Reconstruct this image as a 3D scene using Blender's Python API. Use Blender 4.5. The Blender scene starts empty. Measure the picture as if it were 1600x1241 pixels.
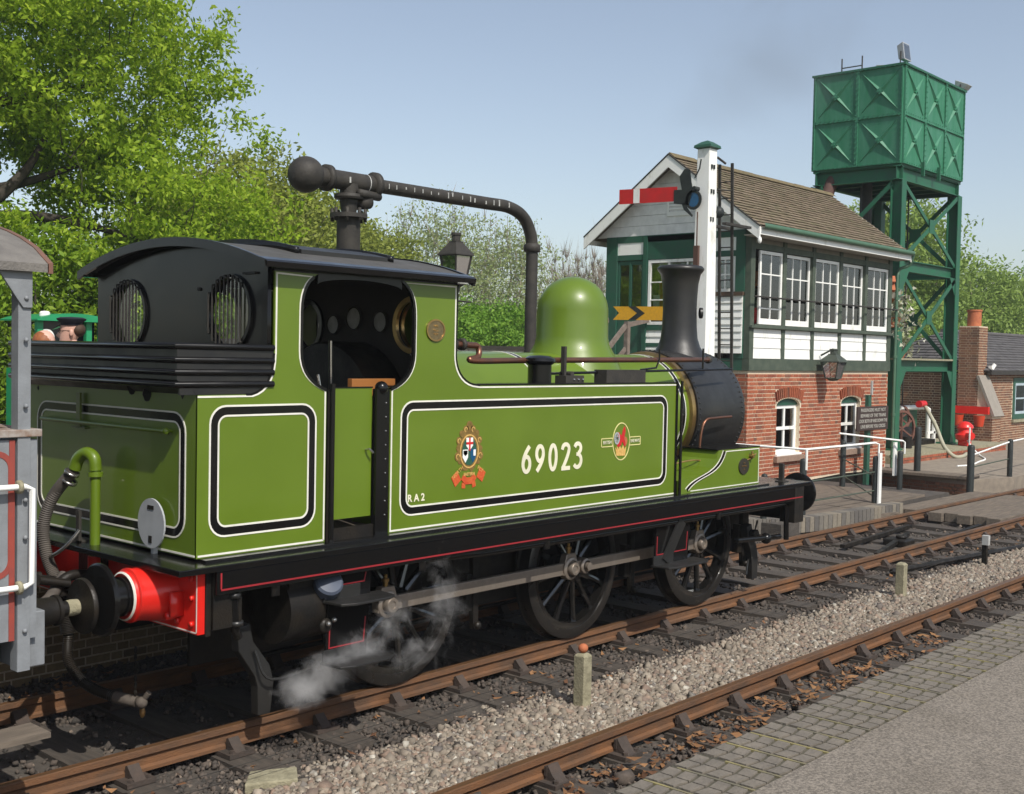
import bpy, bmesh, math, random
import numpy as np
from mathutils import Vector, Matrix
random.seed(7)
rng = np.random.default_rng(11)
scn = bpy.context.scene
C = scn.collection
R = math.radians
PI = math.pi

# ------------------------------------------------------------------ camera
CAM = Vector((-6.062, -7.328, 2.526))
yaw, pitch, roll = R(41.7), R(2.095), R(1.118)
fw = Vector((math.cos(yaw) * math.cos(pitch), math.sin(yaw) * math.cos(pitch), -math.sin(pitch)))
rt = Vector((math.sin(yaw), -math.cos(yaw), 0))
up = rt.cross(fw)
rt2 = rt * math.cos(roll) + up * math.sin(roll)
up2 = -rt * math.sin(roll) + up * math.cos(roll)
cd = bpy.data.cameras.new('camera')
cam = bpy.data.objects.new('camera', cd)
C.objects.link(cam)
cam.matrix_world = Matrix.Translation(CAM) @ Matrix((rt2, up2, -fw)).transposed().to_4x4()
cd.sensor_width = 36
cd.lens = 1839.4 / 1600 * 36
cd.clip_end = 2000
scn.camera = cam
# ------------------------------------------------------------------ light
w = bpy.data.worlds.new('World')
scn.world = w
w.use_nodes = True
nt = w.node_tree
bg = nt.nodes['Background']
sky = nt.nodes.new('ShaderNodeTexSky')
sky.sky_type = 'NISHITA'
sky.sun_disc = False
SUN = Vector((-.31 * math.cos(R(48)), -.951 * math.cos(R(48)), math.sin(R(48)))).normalized()
sky.sun_elevation = math.asin(SUN.z)
sky.sun_rotation = math.atan2(SUN.x, SUN.y)
sky.air_density = 1.0
sky.dust_density = 1.3
sky.ozone_density = 1.0
hs = nt.nodes.new('ShaderNodeHueSaturation')
hs.inputs['Saturation'].default_value = .74
hs.inputs['Value'].default_value = 1.08
nt.links.new(sky.outputs[0], hs.inputs['Color'])
nt.links.new(hs.outputs[0], bg.inputs[0])
bg.inputs[1].default_value = 0.128
sd = bpy.data.lights.new('sun', 'SUN')
sd.energy = 4.3
sd.angle = R(.5)
sd.color = (1, .95, .87)
so = bpy.data.objects.new('sun', sd)
C.objects.link(so)
so.rotation_euler = SUN.to_track_quat('Z', 'Y').to_euler()
so.location = (0, 0, 30)
scn.view_settings.view_transform = 'Standard'
scn.view_settings.look = 'None'
scn.view_settings.exposure = 0.0
scn.view_settings.gamma = 1
scn.view_settings.use_curve_mapping = False


# ------------------------------------------------------------------ materials
def ramp(t, fac, stops):
    r = t.nodes.new('ShaderNodeValToRGB')
    e = r.color_ramp.elements
    while len(e) < len(stops):
        e.new(.5)
    for i, (p, c) in enumerate(stops):
        e[i].position = p
        e[i].color = (*c, 1)
    t.links.new(fac, r.inputs[0])
    return r


def mat(name, col, rough=.5, metal=0, col2=None, scale=6, bump=0, bscale=60, coat=0, rvar=.0, stretch=None, thr=(.35, .7)):
    m = bpy.data.materials.new(name)
    m.use_nodes = True
    t = m.node_tree
    b = t.nodes['Principled BSDF']
    b.inputs['Roughness'].default_value = rough
    b.inputs['Metallic'].default_value = metal
    b.inputs['Coat Weight'].default_value = coat
    b.inputs['Coat Roughness'].default_value = .04
    if name in ('oily_black', 'black_iron', 'post_black'):
        b.inputs['Specular IOR Level'].default_value = .28
    if name == 'loco_black':
        b.inputs['Specular IOR Level'].default_value = .3
    tc = t.nodes.new('ShaderNodeTexCoord')
    mp = t.nodes.new('ShaderNodeMapping')
    oi = t.nodes.new('ShaderNodeObjectInfo')
    av = t.nodes.new('ShaderNodeVectorMath')
    t.links.new(tc.outputs['Object'], av.inputs[0])
    t.links.new(oi.outputs['Location'], av.inputs[1])
    t.links.new(av.outputs[0], mp.inputs[0])
    if stretch:
        mp.inputs['Scale'].default_value = stretch
    n = t.nodes.new('ShaderNodeTexNoise')
    n.inputs['Scale'].default_value = scale
    n.inputs['Detail'].default_value = 6
    n.inputs['Roughness'].default_value = .6
    t.links.new(mp.outputs[0], n.inputs['Vector'])
    if col2 is None:
        col2 = tuple(c * .82 for c in col)
    r = ramp(t, n.outputs['Fac'], [(thr[0], col2), (thr[1], col)])
    t.links.new(r.outputs[0], b.inputs['Base Color'])
    if rvar:
        mr = t.nodes.new('ShaderNodeMapRange')
        mr.inputs['From Min'].default_value = .3
        mr.inputs['From Max'].default_value = .7
        mr.inputs['To Min'].default_value = max(.02, rough - rvar)
        mr.inputs['To Max'].default_value = rough + rvar
        t.links.new(n.outputs['Fac'], mr.inputs[0])
        t.links.new(mr.outputs[0], b.inputs['Roughness'])
    if bump:
        n2 = t.nodes.new('ShaderNodeTexNoise')
        n2.inputs['Scale'].default_value = bscale
        n2.inputs['Detail'].default_value = 5
        t.links.new(mp.outputs[0], n2.inputs['Vector'])
        bp = t.nodes.new('ShaderNodeBump')
        bp.inputs['Strength'].default_value = bump
        bp.inputs['Distance'].default_value = .02
        t.links.new(n2.outputs['Fac'], bp.inputs['Height'])
        t.links.new(bp.outputs[0], b.inputs['Normal'])
    return m


def island(name, stops, rough=.9, bump=.3, bscale=80, noise=.35, transl=0):
    """one colour per loose piece of the mesh, with fine grain on top"""
    m = bpy.data.materials.new(name)
    m.use_nodes = True
    t = m.node_tree
    b = t.nodes['Principled BSDF']
    b.inputs['Roughness'].default_value = rough
    g = t.nodes.new('ShaderNodeNewGeometry')
    r = ramp(t, g.outputs['Random Per Island'], stops)
    tc = t.nodes.new('ShaderNodeTexCoord')
    n = t.nodes.new('ShaderNodeTexNoise')
    n.inputs['Scale'].default_value = bscale * .3
    n.inputs['Detail'].default_value = 4
    t.links.new(tc.outputs['Object'], n.inputs['Vector'])
    mx = t.nodes.new('ShaderNodeMix')
    mx.data_type = 'RGBA'
    mx.blend_type = 'MULTIPLY'
    mx.inputs[0].default_value = noise
    t.links.new(r.outputs[0], mx.inputs[6])
    r2 = ramp(t, n.outputs['Fac'], [(.3, (.25, .25, .25)), (.7, (1, 1, 1))])
    t.links.new(r2.outputs[0], mx.inputs[7])
    t.links.new(mx.outputs[2], b.inputs['Base Color'])
    if bump:
        n2 = t.nodes.new('ShaderNodeTexNoise')
        n2.inputs['Scale'].default_value = bscale
        t.links.new(tc.outputs['Object'], n2.inputs['Vector'])
        bp = t.nodes.new('ShaderNodeBump')
        bp.inputs['Strength'].default_value = bump
        bp.inputs['Distance'].default_value = .01
        t.links.new(n2.outputs['Fac'], bp.inputs['Height'])
        t.links.new(bp.outputs[0], b.inputs['Normal'])
    if transl:
        tr = t.nodes.new('ShaderNodeBsdfTranslucent')
        t.links.new(r.outputs[0], tr.inputs[0])
        ms = t.nodes.new('ShaderNodeMixShader')
        ms.inputs[0].default_value = transl
        t.links.new(b.outputs[0], ms.inputs[1])
        t.links.new(tr.outputs[0], ms.inputs[2])
        t.links.new(ms.outputs[0], t.nodes['Material Output'].inputs[0])
        b.inputs['Specular IOR Level'].default_value = .25
    return m


def glassmat(name, tint=(.9, .95, .95), refl=.12):
    m = bpy.data.materials.new(name)
    m.use_nodes = True
    t = m.node_tree
    t.nodes.remove(t.nodes['Principled BSDF'])
    tr = t.nodes.new('ShaderNodeBsdfTransparent')
    tr.inputs[0].default_value = (*tint, 1)
    gl = t.nodes.new('ShaderNodeBsdfGlossy')
    gl.inputs['Roughness'].default_value = .03
    fr = t.nodes.new('ShaderNodeFresnel')
    ad = t.nodes.new('ShaderNodeMath')
    ad.operation = 'ADD'
    ad.inputs[1].default_value = refl
    t.links.new(fr.outputs[0], ad.inputs[0])
    ms = t.nodes.new('ShaderNodeMixShader')
    t.links.new(ad.outputs[0], ms.inputs[0])
    t.links.new(tr.outputs[0], ms.inputs[1])
    t.links.new(gl.outputs[0], ms.inputs[2])
    t.links.new(ms.outputs[0], t.nodes['Material Output'].inputs[0])
    return m


GREEN = mat('loco_green', (.118, .187, .009), .4, 0, (.105, .168, .009), 2.2, coat=.3, rvar=.09, bump=.12, bscale=2.6)
LBLACK = mat('loco_black', (.006, .006, .0065), .2, 0, (.009, .0085, .008), 5, coat=.12, rvar=.06)
SATIN = mat('smokebox_black', (.013, .013, .0135), .42, 0, (.024, .023, .021), 4, bump=.05, bscale=30, rvar=.1)
DIRTY = mat('oily_black', (.006, .0058, .0055), .5, 0, (.02, .016, .012), 7, bump=.15, rvar=.15)
WHITE = mat('white_lining', (.85, .83, .74), .4)
CREAM = mat('cream_paint', (.86, .82, .62), .4)
GOLD = mat('gold_paint', (.75, .5, .16), .45, 0, (.55, .3, .08), 60)
REDL = mat('red_lining', (.33, .018, .025), .5)
RED = mat('buffer_red', (.75, .02, .012), .35, 0, (.65, .018, .012), 6, coat=.3)
STEEL = mat('rod_steel', (.24, .2, .165), .42, .6, (.32, .27, .22), 9, bump=.05, rvar=.12)
BRIGHT = mat('bright_steel', (.5, .48, .45), .25, .9)
BRASS = mat('brass', (.55, .36, .13), .3, .9, (.35, .22, .1), 7)
BRASSD = mat('dull_brass_plate', (.2, .15, .08), .4, .8, (.32, .24, .12), 30)
COPPER = mat('copper_pipe', (.28, .11, .06), .38, .8, (.19, .1, .07), 8)
HOSE = mat('hose_rubber', (.11, .095, .08), .7, 0, (.07, .06, .052), 10)
BROWNC = mat('crest_brown', (.13, .075, .018), .5, 0, (.25, .16, .04), 50)
RUST = mat('rail_rust', (.2, .088, .034), .85, 0, (.085, .05, .03), 3.2, bump=.4, stretch=(1, 3, 3), thr=(.3, .72))
RAILTOP = mat('rail_head', (.24, .12, .055), .42, .5, (.15, .085, .045), 5, stretch=(1, 12, 12))
CHAIR = mat('chair_iron', (.075, .052, .04), .8, 0, (.045, .036, .03), 8, bump=.3)
SLEEPER = mat('sleeper_wood', (.095, .078, .062), .85, 0, (.05, .042, .036), 3, bump=.5, bscale=25, stretch=(8, 1, 8))
GROUND = mat('ground_cinders', (.1, .085, .07), .95, 0, (.055, .048, .042), 7, bump=.8, bscale=40)
GRASS = mat('far_grass', (.06, .1, .02), .95, 0, (.09, .1, .04), .3, bump=.4)
TARMAC = mat('tarmac', (.29, .25, .205), .92, 0, (.13, .112, .092), 95, bump=.4, bscale=200, thr=(.4, .6))
_t = TARMAC.node_tree
_n = _t.nodes.new('ShaderNodeTexNoise')
_n.inputs['Scale'].default_value = 1.3
_n.inputs['Detail'].default_value = 7
_n.inputs['Roughness'].default_value = .7
_t.links.new(_t.nodes['Mapping'].outputs[0], _n.inputs['Vector'])
_r = ramp(_t, _n.outputs['Fac'], [(.36, (.86, .85, .83)), (.55, (1, 1, 1)), (.7, (.94, .93, .9))])
_m = _t.nodes.new('ShaderNodeMix')
_m.data_type = 'RGBA'
_m.blend_type = 'MULTIPLY'
_m.inputs[0].default_value = 1
_b = _t.nodes['Principled BSDF']
_t.links.new(_b.inputs['Base Color'].links[0].from_socket, _m.inputs[6])
_t.links.new(_r.outputs[0], _m.inputs[7])
_t.links.new(_m.outputs[2], _b.inputs['Base Color'])
PAVER = mat('blue_paver', (.2, .172, .138), .85, 0, (.14, .122, .1), 9, bump=.3)
MOSS = mat('moss_joint', (.27, .23, .1), .95, 0, (.15, .135, .095), 4, thr=(.42, .6))
PJOINT = mat('paver_groove', (.06, .056, .045), .95, 0, (.1, .092, .065), 20)
TIMBER = mat('weathered_timber', (.2, .16, .12), .85, 0, (.11, .09, .07), 3, bump=.4, bscale=30, stretch=(1, 9, 9))
CONC = mat('concrete', (.36, .33, .22), .9, 0, (.22, .2, .13), 14, bump=.5)
TERRA = mat('terracotta', (.5, .16, .06), .8, 0, (.38, .11, .05), 12, bump=.2)
BOXWHITE = mat('box_white_paint', (.86, .86, .82), .5, 0, (.66, .65, .58), 7, thr=(.3, .44), stretch=(1, 1, .4))
BOXGREEN = mat('box_green_paint', (.016, .095, .055), .5, 0, (.03, .085, .06), 7, bump=.1)
BOXGREY = mat('box_faded_green', (.085, .105, .075), .7, 0, (.05, .07, .05), 6, bump=.2)
TANKGREEN = mat('tank_green', (.02, .165, .08), .55, 0, (.05, .2, .12), 3, rvar=.1, stretch=(2, 2, .5))
LEGGREEN = mat('tower_green', (.01, .125, .055), .5, 0, (.025, .1, .06), 5, bump=.05)
IRON = mat('black_iron', (.03, .028, .026), .6, 0, (.05, .045, .038), 9, bump=.2)
SIGBLACK = mat('post_black', (.02, .024, .024), .5, 0, (.035, .04, .038), 8)
SIGRED = mat('signal_red', (.62, .015, .02), .4, 0, (.5, .02, .02), 5)
SIGYEL = mat('signal_yellow', (.78, .4, .01), .4, 0, (.65, .33, .02), 20)
GREYP = mat('van_grey', (.24, .255, .27), .6, 0, (.19, .2, .21), 9, bump=.1)
VANRED = mat('van_red_oxide', (.32, .055, .035), .6, 0, (.24, .05, .04), 10)
CANVAS = mat('roof_canvas', (.2, .185, .165), .9, 0, (.13, .12, .11), 6, bump=.4)
DARKIN = mat('interior_dark', (.05, .045, .04), .8)
INT = mat('interior_cream', (.35, .3, .2), .8)
MORTAR = mat('mortar', (.75, .64, .47), .95, 0, (.6, .48, .35), 30, bump=.3)
BARK = mat('bark', (.07, .055, .042), .95, 0, (.035, .03, .024), 6, bump=.6, stretch=(2, 2, .6))
BARKP = mat('pale_bark', (.2, .17, .13), .95, 0, (.12, .1, .08), 6, bump=.4)
SKIN = mat('skin', (.72, .42, .32), .5)
NAVY = mat('navy_cloth', (.012, .014, .025), .8)
REDHAIR = mat('red_hair', (.35, .12, .035), .6, 0, (.2, .06, .02), 40, stretch=(1, 1, .2))
BROWNHAIR = mat('brown_hair', (.06, .03, .015), .7)
DISC = mat('lamp_disc_grey', (.42, .44, .46), .45)
BLUEGREY = mat('blue_grey_cap', (.07, .085, .12), .35)
BLUEG = mat('spectacle_blue', (.01, .09, .2), .15)
OFFW = mat('aged_white', (.5, .5, .48), .7, 0, (.35, .35, .33), 12)
WOODB = mat('varnished_wood', (.36, .14, .035), .5)
GLASS = glassmat('window_glass')
LAMPG = glassmat('lamp_glass', (.8, .83, .83), .3)
SLATEM = island('clay_slate', [(0, (.19, .145, .09)), (.5, (.24, .185, .125)), (.8, (.17, .145, .08)), (1, (.28, .215, .15))], bump=.4, bscale=30, noise=.5)
SLATED = island('grey_slate', [(0, (.085, .08, .08)), (1, (.12, .112, .11))], bump=.3, bscale=20)
BRICKM = island('red_brick', [(0, (.36, .095, .045)), (.35, (.44, .125, .058)), (.6, (.28, .08, .045)), (.85, (.48, .17, .085)), (1, (.16, .075, .055))], bump=.4, noise=.45)
BRICKB = island('brown_brick', [(0, (.22, .1, .055)), (.5, (.3, .14, .075)), (.8, (.16, .08, .05)), (1, (.36, .2, .11))], bump=.4, noise=.5)
BUFF = island('buff_brick', [(0, (.3, .2, .11)), (.5, (.38, .27, .15)), (1, (.22, .15, .09))], bump=.4)
DBRICK = island('blue_brick', [(0, (.12, .11, .1)), (.6, (.2, .18, .15)), (1, (.28, .24, .18))], bump=.4)
STONEL = island('light_ballast', [(0, (.3, .25, .195)), (.3, (.19, .16, .125)), (.55, (.38, .325, .255)), (.75, (.27, .19, .14)), (.92, (.15, .13, .115)), (1, (.6, .56, .47))], rough=.9, noise=.3)
STONED = island('dark_ballast', [(0, (.085, .07, .058)), (.5, (.12, .095, .078)), (.8, (.05, .045, .04)), (1, (.21, .165, .13))], rough=.95, noise=.4)
DEAD = island('dead_leaf', [(0, (.3, .15, .07)), (.4, (.42, .23, .11)), (.7, (.2, .1, .055)), (1, (.14, .07, .04))], bump=0, transl=.2)


def leafm(name, cs, tr=.35):
    n = len(cs) - 1
    return island(name, [(i / n, c) for i, c in enumerate(cs)], rough=.6, bump=0, noise=.15, bscale=3, transl=tr)


OAKL = leafm('oak_leaves', [(.26, .4, .02), (.36, .52, .035), (.44, .56, .05), (.26, .4, .025), (.17, .28, .015)], .5)
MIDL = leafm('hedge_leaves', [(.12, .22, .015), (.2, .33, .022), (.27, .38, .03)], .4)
YELL = leafm('willow_leaves', [(.24, .29, .045), (.3, .34, .06), (.19, .24, .04)])
PALEL = leafm('pale_leaves', [(.28, .35, .13), (.36, .42, .18), (.24, .3, .1)])
BRIL = leafm('bright_leaves', [(.14, .29, .03), (.2, .38, .045), (.24, .4, .05)])
TWIG = leafm('bare_twigs', [(.2, .16, .12), (.28, .23, .18)], .05)
OLIVEL = leafm('olive_leaves', [(.19, .29, .06), (.28, .39, .085), (.24, .34, .07)])
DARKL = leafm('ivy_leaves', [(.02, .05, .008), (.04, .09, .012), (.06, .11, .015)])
WFLOW = leafm('white_flowers', [(.7, .68, .6), (.3, .35, .15), (.75, .72, .62)], .2)


# ------------------------------------------------------------------ mesh helpers
class MB:
    def __init__(s):
        s.v, s.f = [], []

    def add(s, vs, fs):
        o = len(s.v)
        s.v.extend([tuple(p) for p in vs])
        s.f.extend([tuple(i + o for i in f) for f in fs])
        return s

    def box(s, x0, x1, y0, y1, z0, z1):
        return s.add([(x0, y0, z0), (x1, y0, z0), (x1, y1, z0), (x0, y1, z0), (x0, y0, z1), (x1, y0, z1), (x1, y1, z1), (x0, y1, z1)],
                     [(0, 3, 2, 1), (4, 5, 6, 7), (0, 1, 5, 4), (1, 2, 6, 5), (2, 3, 7, 6), (3, 0, 4, 7)])

    def beam(s, p0, p1, w, h, upv=(0, 0, 1)):
        p0, p1 = Vector(p0), Vector(p1)
        d = (p1 - p0).normalized()
        a = d.cross(Vector(upv))
        if a.length < 1e-4:
            a = d.cross(Vector((0, 1, 0)))
        a.normalize()
        b = a.cross(d)
        a, b = a * w / 2, b * h / 2
        vs = [p0 - a - b, p0 + a - b, p0 + a + b, p0 - a + b, p1 - a - b, p1 + a - b, p1 + a + b, p1 - a + b]
        return s.add(vs, [(0, 1, 2, 3), (7, 6, 5, 4), (0, 4, 5, 1), (1, 5, 6, 2), (2, 6, 7, 3), (3, 7, 4, 0)])

    def tube(s, pts, r, n=8, cap=True):
        pts = [Vector(p) for p in pts]
        m = len(pts)
        rs = r if isinstance(r, (list, tuple)) else [r] * m
        t = (pts[1] - pts[0]).normalized()
        a = t.cross(Vector((0, 0, 1)))
        if a.length < .05:
            a = t.cross(Vector((0, 1, 0)))
        a.normalize()
        vs, fs = [], []
        for i, p in enumerate(pts):
            d = (pts[min(i + 1, m - 1)] - pts[max(i - 1, 0)]).normalized()
            a = (a - d * a.dot(d)).normalized()
            b = d.cross(a)
            for k in range(n):
                th = 2 * PI * k / n
                vs.append(p + (a * math.cos(th) + b * math.sin(th)) * rs[i])
        for i in range(m - 1):
            for k in range(n):
                k2 = (k + 1) % n
                fs.append((i * n + k, i * n + k2, (i + 1) * n + k2, (i + 1) * n + k))
        if cap:
            fs.append(tuple(range(n - 1, -1, -1)))
            fs.append(tuple((m - 1) * n + k for k in range(n)))
        return s.add(vs, fs)

    def cyl(s, p0, p1, r0, r1=None, n=20):
        return s.tube([p0, p1], [r0, r0 if r1 is None else r1], n)

    def lathe(s, prof, o, ax=(0, 0, 1), n=28, a0=0, a1=2 * PI, cap=False):
        """prof: (radius, distance along the axis)"""
        o, ax = Vector(o), Vector(ax).normalized()
        a = ax.cross(Vector((1, 0, 0)))
        if a.length < .1:
            a = ax.cross(Vector((0, 1, 0)))
        a.normalize()
        b = ax.cross(a)
        full = abs(a1 - a0 - 2 * PI) < 1e-6
        k = n if full else n + 1
        vs, fs = [], []
        for r, h in prof:
            for i in range(k):
                th = a0 + (a1 - a0) * i / n
                vs.append(o + ax * h + (a * math.cos(th) + b * math.sin(th)) * max(r, 1e-4))
        for j in range(len(prof) - 1):
            for i in range(n):
                i2 = (i + 1) % k
                fs.append((j * k + i, j * k + i2, (j + 1) * k + i2, (j + 1) * k + i))
        if cap:
            fs.append(tuple(range(k - 1, -1, -1)))
            fs.append(tuple((len(prof) - 1) * k + i for i in range(k)))
        return s.add(vs, fs)

    def sphere(s, c, r, n=16, m=10, sc=(1, 1, 1)):
        c = Vector(c)
        vs, fs = [], []
        for j in range(m + 1):
            ph = PI * j / m
            for i in range(n):
                th = 2 * PI * i / n
                vs.append((c.x + r * sc[0] * math.sin(ph) * math.cos(th), c.y + r * sc[1] * math.sin(ph) * math.sin(th), c.z + r * sc[2] * math.cos(ph)))
        for j in range(m):
            for i in range(n):
                i2 = (i + 1) % n
                fs.append((j * n + i, (j + 1) * n + i, (j + 1) * n + i2, j * n + i2))
        return s.add(vs, fs)

    def prism(s, poly, P, t0, t1):
        n = len(poly)
        vs = [P(a, b, t0) for a, b in poly] + [P(a, b, t1) for a, b in poly]
        fs = [tuple(range(n)), tuple(range(2 * n - 1, n - 1, -1))]
        for i in range(n):
            j = (i + 1) % n
            fs.append((i, i + n, j + n, j))
        return s.add(vs, fs)

    def ribbon(s, path, wd, P, t0, t1, closed=False):
        """flat strip of width wd along a 2-D path"""
        n = len(path)
        L, Rr = [], []
        ws = wd if isinstance(wd, (list, tuple)) else [wd] * n
        for i in range(n):
            p = Vector(path[i])
            if closed:
                q0, q1 = Vector(path[i - 1]), Vector(path[(i + 1) % n])
            else:
                q0, q1 = Vector(path[max(i - 1, 0)]), Vector(path[min(i + 1, n - 1)])
            d0 = (p - q0)
            d1 = (q1 - p)
            d0 = d0.normalized() if d0.length > 1e-7 else d1.normalized()
            d1 = d1.normalized() if d1.length > 1e-7 else d0
            d = (d0 + d1).normalized()
            nn = Vector((-d.y, d.x))
            k = ws[i] / 2 / max(.5, nn.dot(Vector((-d1.y, d1.x))))
            L.append(p + nn * k)
            Rr.append(p - nn * k)
        m = n if closed else n - 1
        vs = [P(q.x, q.y, t) for t in (t0, t1) for q in L + Rr]
        fs = []
        for i in range(m):
            j = (i + 1) % n
            fs += [(i, j, n + j, n + i), (2 * n + i, 3 * n + i, 3 * n + j, 2 * n + j), (i, 2 * n + i, 2 * n + j, j), (n + i, n + j, 3 * n + j, 3 * n + i)]
        if not closed:
            for i in (0, n - 1):
                fs.append((i, n + i, 3 * n + i, 2 * n + i))
        return s.add(vs, fs)

    def mirror_y(s):
        n = len(s.v)
        s.v += [(x, -y, z) for x, y, z in s.v[:n]]
        s.f += [tuple(reversed([i + n for i in f])) for f in s.f]
        return s

    def mesh(s, name, m, smooth=None):
        me = bpy.data.meshes.new(name)
        me.from_pydata(s.v, [], s.f)
        bm = bmesh.new()
        bm.from_mesh(me)
        bmesh.ops.recalc_face_normals(bm, faces=bm.faces)
        bm.to_mesh(me)
        bm.free()
        if m:
            me.materials.append(m)
        if smooth:
            me.polygons.foreach_set('use_smooth', [True] * len(me.polygons))
            me.set_sharp_from_angle(angle=R(smooth))
        return me

    def build(s, name, m, parent=None, smooth=None, bev=0):
        o = bpy.data.objects.new(name, s.mesh(name, m, smooth))
        C.objects.link(o)
        if bev:
            b = o.modifiers.new('bevel', 'BEVEL')
            b.width = bev
            b.segments = 2
            b.limit_method = 'ANGLE'
            b.angle_limit = R(40)
        attach(o, parent)
        return o


def attach(o, parent):
    if parent is not None:
        o.parent = parent
        if parent.type == 'EMPTY' and parent.parent is None:
            o.location = -parent.location


def tag(o, label=None, cat=None, group=None, kind=None):
    if label: o['label'] = label
    if cat: o['category'] = cat
    if group: o['group'] = group
    if kind: o['kind'] = kind
    return o


def thing(name, label, cat, loc=(0, 0, 0), group=None):
    o = bpy.data.objects.new(name, None)
    o.empty_display_size = .2
    C.objects.link(o)
    o.location = loc
    return tag(o, label, cat, group)


def inst(name, me, parent, loc=(0, 0, 0), rot=(0, 0, 0), sc=(1, 1, 1)):
    """another object on the same mesh; loc in world terms when the parent is a thing's Empty"""
    o = bpy.data.objects.new(name, me)
    C.objects.link(o)
    o.parent = parent
    off = parent.location if parent is not None and parent.type == 'EMPTY' and parent.parent is None else Vector((0, 0, 0))
    o.location = Vector(loc) - off
    o.rotation_euler = rot
    o.scale = sc
    return o


def copy_tree(o, parent=None):
    c = o.copy()
    C.objects.link(c)
    c.parent = parent
    for ch in list(o.children):
        copy_tree(ch, c)
    return c


def bez(p0, p1, p2, p3, n=10):
    out = []
    for i in range(n + 1):
        t = i / n
        u = 1 - t
        out.append(tuple(u ** 3 * a + 3 * u * u * t * b + 3 * u * t * t * c + t ** 3 * d for a, b, c, d in zip(p0, p1, p2, p3)))
    return out


def spline(pts, n=6):
    P = [Vector(p) for p in pts]
    P = [P[0] * 2 - P[1]] + P + [P[-1] * 2 - P[-2]]
    out = []
    for i in range(1, len(P) - 2):
        for k in range(n):
            t = k / n
            a, b, c, d = P[i - 1:i + 3]
            out.append(.5 * ((2 * b) + (c - a) * t + (2 * a - 5 * b + 4 * c - d) * t * t + (-a + 3 * b - 3 * c + d) * t ** 3))
    out.append(P[-2])
    return out


def rrect(x0, x1, z0, z1, r, n=6):
    out = []
    for cx, cz, a in ((x1 - r, z0 + r, -PI / 2), (x1 - r, z1 - r, 0), (x0 + r, z1 - r, PI / 2), (x0 + r, z0 + r, PI)):
        for i in range(n + 1):
            t = a + PI / 2 * i / n
            out.append((cx + r * math.cos(t), cz + r * math.sin(t)))
    return out


def ell(cx, cz, rx, rz, n=28, a0=0, a1=2 * PI):
    full = abs(a1 - a0) > 6.28
    return [(cx + rx * math.cos(a0 + (a1 - a0) * i / n), cz + rz * math.sin(a0 + (a1 - a0) * i / n)) for i in range(n if full else n + 1)]


SX = lambda a, b, t: (a, t, b)      # drawing plane X-Z, depth in Y
SY = lambda a, b, t: (t, a, b)      # drawing plane Y-Z, depth in X


def text(s, size, loc, rot, m, name, parent, bold=0, depth=.001, sx=1, align='CENTER'):
    cu = bpy.data.curves.new(name, 'FONT')
    cu.body = s
    cu.size = size
    cu.offset = bold
    cu.extrude = depth
    cu.align_x = align
    cu.align_y = 'CENTER'
    cu.resolution_u = 4
    ob = bpy.data.objects.new('tmp', cu)
    C.objects.link(ob)
    dg = bpy.context.evaluated_depsgraph_get()
    me = bpy.data.meshes.new_from_object(ob.evaluated_get(dg))
    bpy.data.objects.remove(ob)
    M = Matrix.Translation(loc) @ rot.to_4x4() @ Matrix.Diagonal((sx, 1, 1, 1))
    me.transform(M)
    me.materials.clear()
    me.materials.append(m)
    o = bpy.data.objects.new(name, me)
    C.objects.link(o)
    attach(o, parent)
    return o


FACE_Y = Matrix.Rotation(PI / 2, 3, 'X')                       # reads from -Y
FACE_X = Matrix.Rotation(-PI / 2, 3, 'Z') @ Matrix.Rotation(PI / 2, 3, 'X')   # reads from -X


def npmesh(name, V, F, m):
    """V (n,3), F (k,j) arrays -> mesh, fast"""
    me = bpy.data.meshes.new(name)
    n, k, j = len(V), len(F), F.shape[1]
    me.vertices.add(n)
    me.vertices.foreach_set('co', V.astype(np.float32).ravel())
    me.loops.add(k * j)
    me.loops.foreach_set('vertex_index', F.astype(np.int32).ravel())
    me.polygons.add(k)
    me.polygons.foreach_set('loop_start', np.arange(0, k * j, j, dtype=np.int32))
    me.polygons.foreach_set('loop_total', np.full(k, j, dtype=np.int32))
    me.update(calc_edges=True)
    me.materials.append(m)
    return me


def npobj(name, V, F, m, parent=None):
    o = bpy.data.objects.new(name, npmesh(name, V, F, m))
    C.objects.link(o)
    attach(o, parent)
    return o

# ================================================================== SETTING
def struct(o):
    o['kind'] = 'structure'
    return o


g = MB()
g.add([(-400, -400, -.31), (900, -400, -.31), (900, 900, -.31), (-400, 900, -.31)], [(0, 1, 2, 3)])
struct(g.build('ground', GRASS))
# railway bed: a gently uneven sheet
nx, ny = 260, 60
xs = np.linspace(-14, 90, nx)
ys = np.linspace(-4.9, 6.2, ny)
X, Y = np.meshgrid(xs, ys, indexing='ij')
Z = -.215 + .012 * np.sin(X * 3.1 + Y * 5) + .01 * np.sin(X * 7.3 - Y * 4.1) + rng.normal(0, .006, X.shape)
Z += np.where((Y < -1.5) & (Y > -2.35), .045, 0) * np.clip((X + 3) / 2, 0, 1)
V = np.stack([X.ravel(), Y.ravel(), Z.ravel()], 1)
idx = np.arange(nx * ny).reshape(nx, ny)
F = np.stack([idx[:-1, :-1].ravel(), idx[1:, :-1].ravel(), idx[1:, 1:].ravel(), idx[:-1, 1:].ravel()], 1)
struct(npobj('track_bed', V, F, GROUND))

# ---- rails, chairs, sleepers
RAILPROF = [(-.034, 0), (.034, 0), (.035, -.035), (.012, -.05), (.012, -.105), (.032, -.118), (.032, -.14), (-.032, -.14), (-.032, -.118), (-.012, -.105), (-.012, -.05), (-.035, -.035)]


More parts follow.
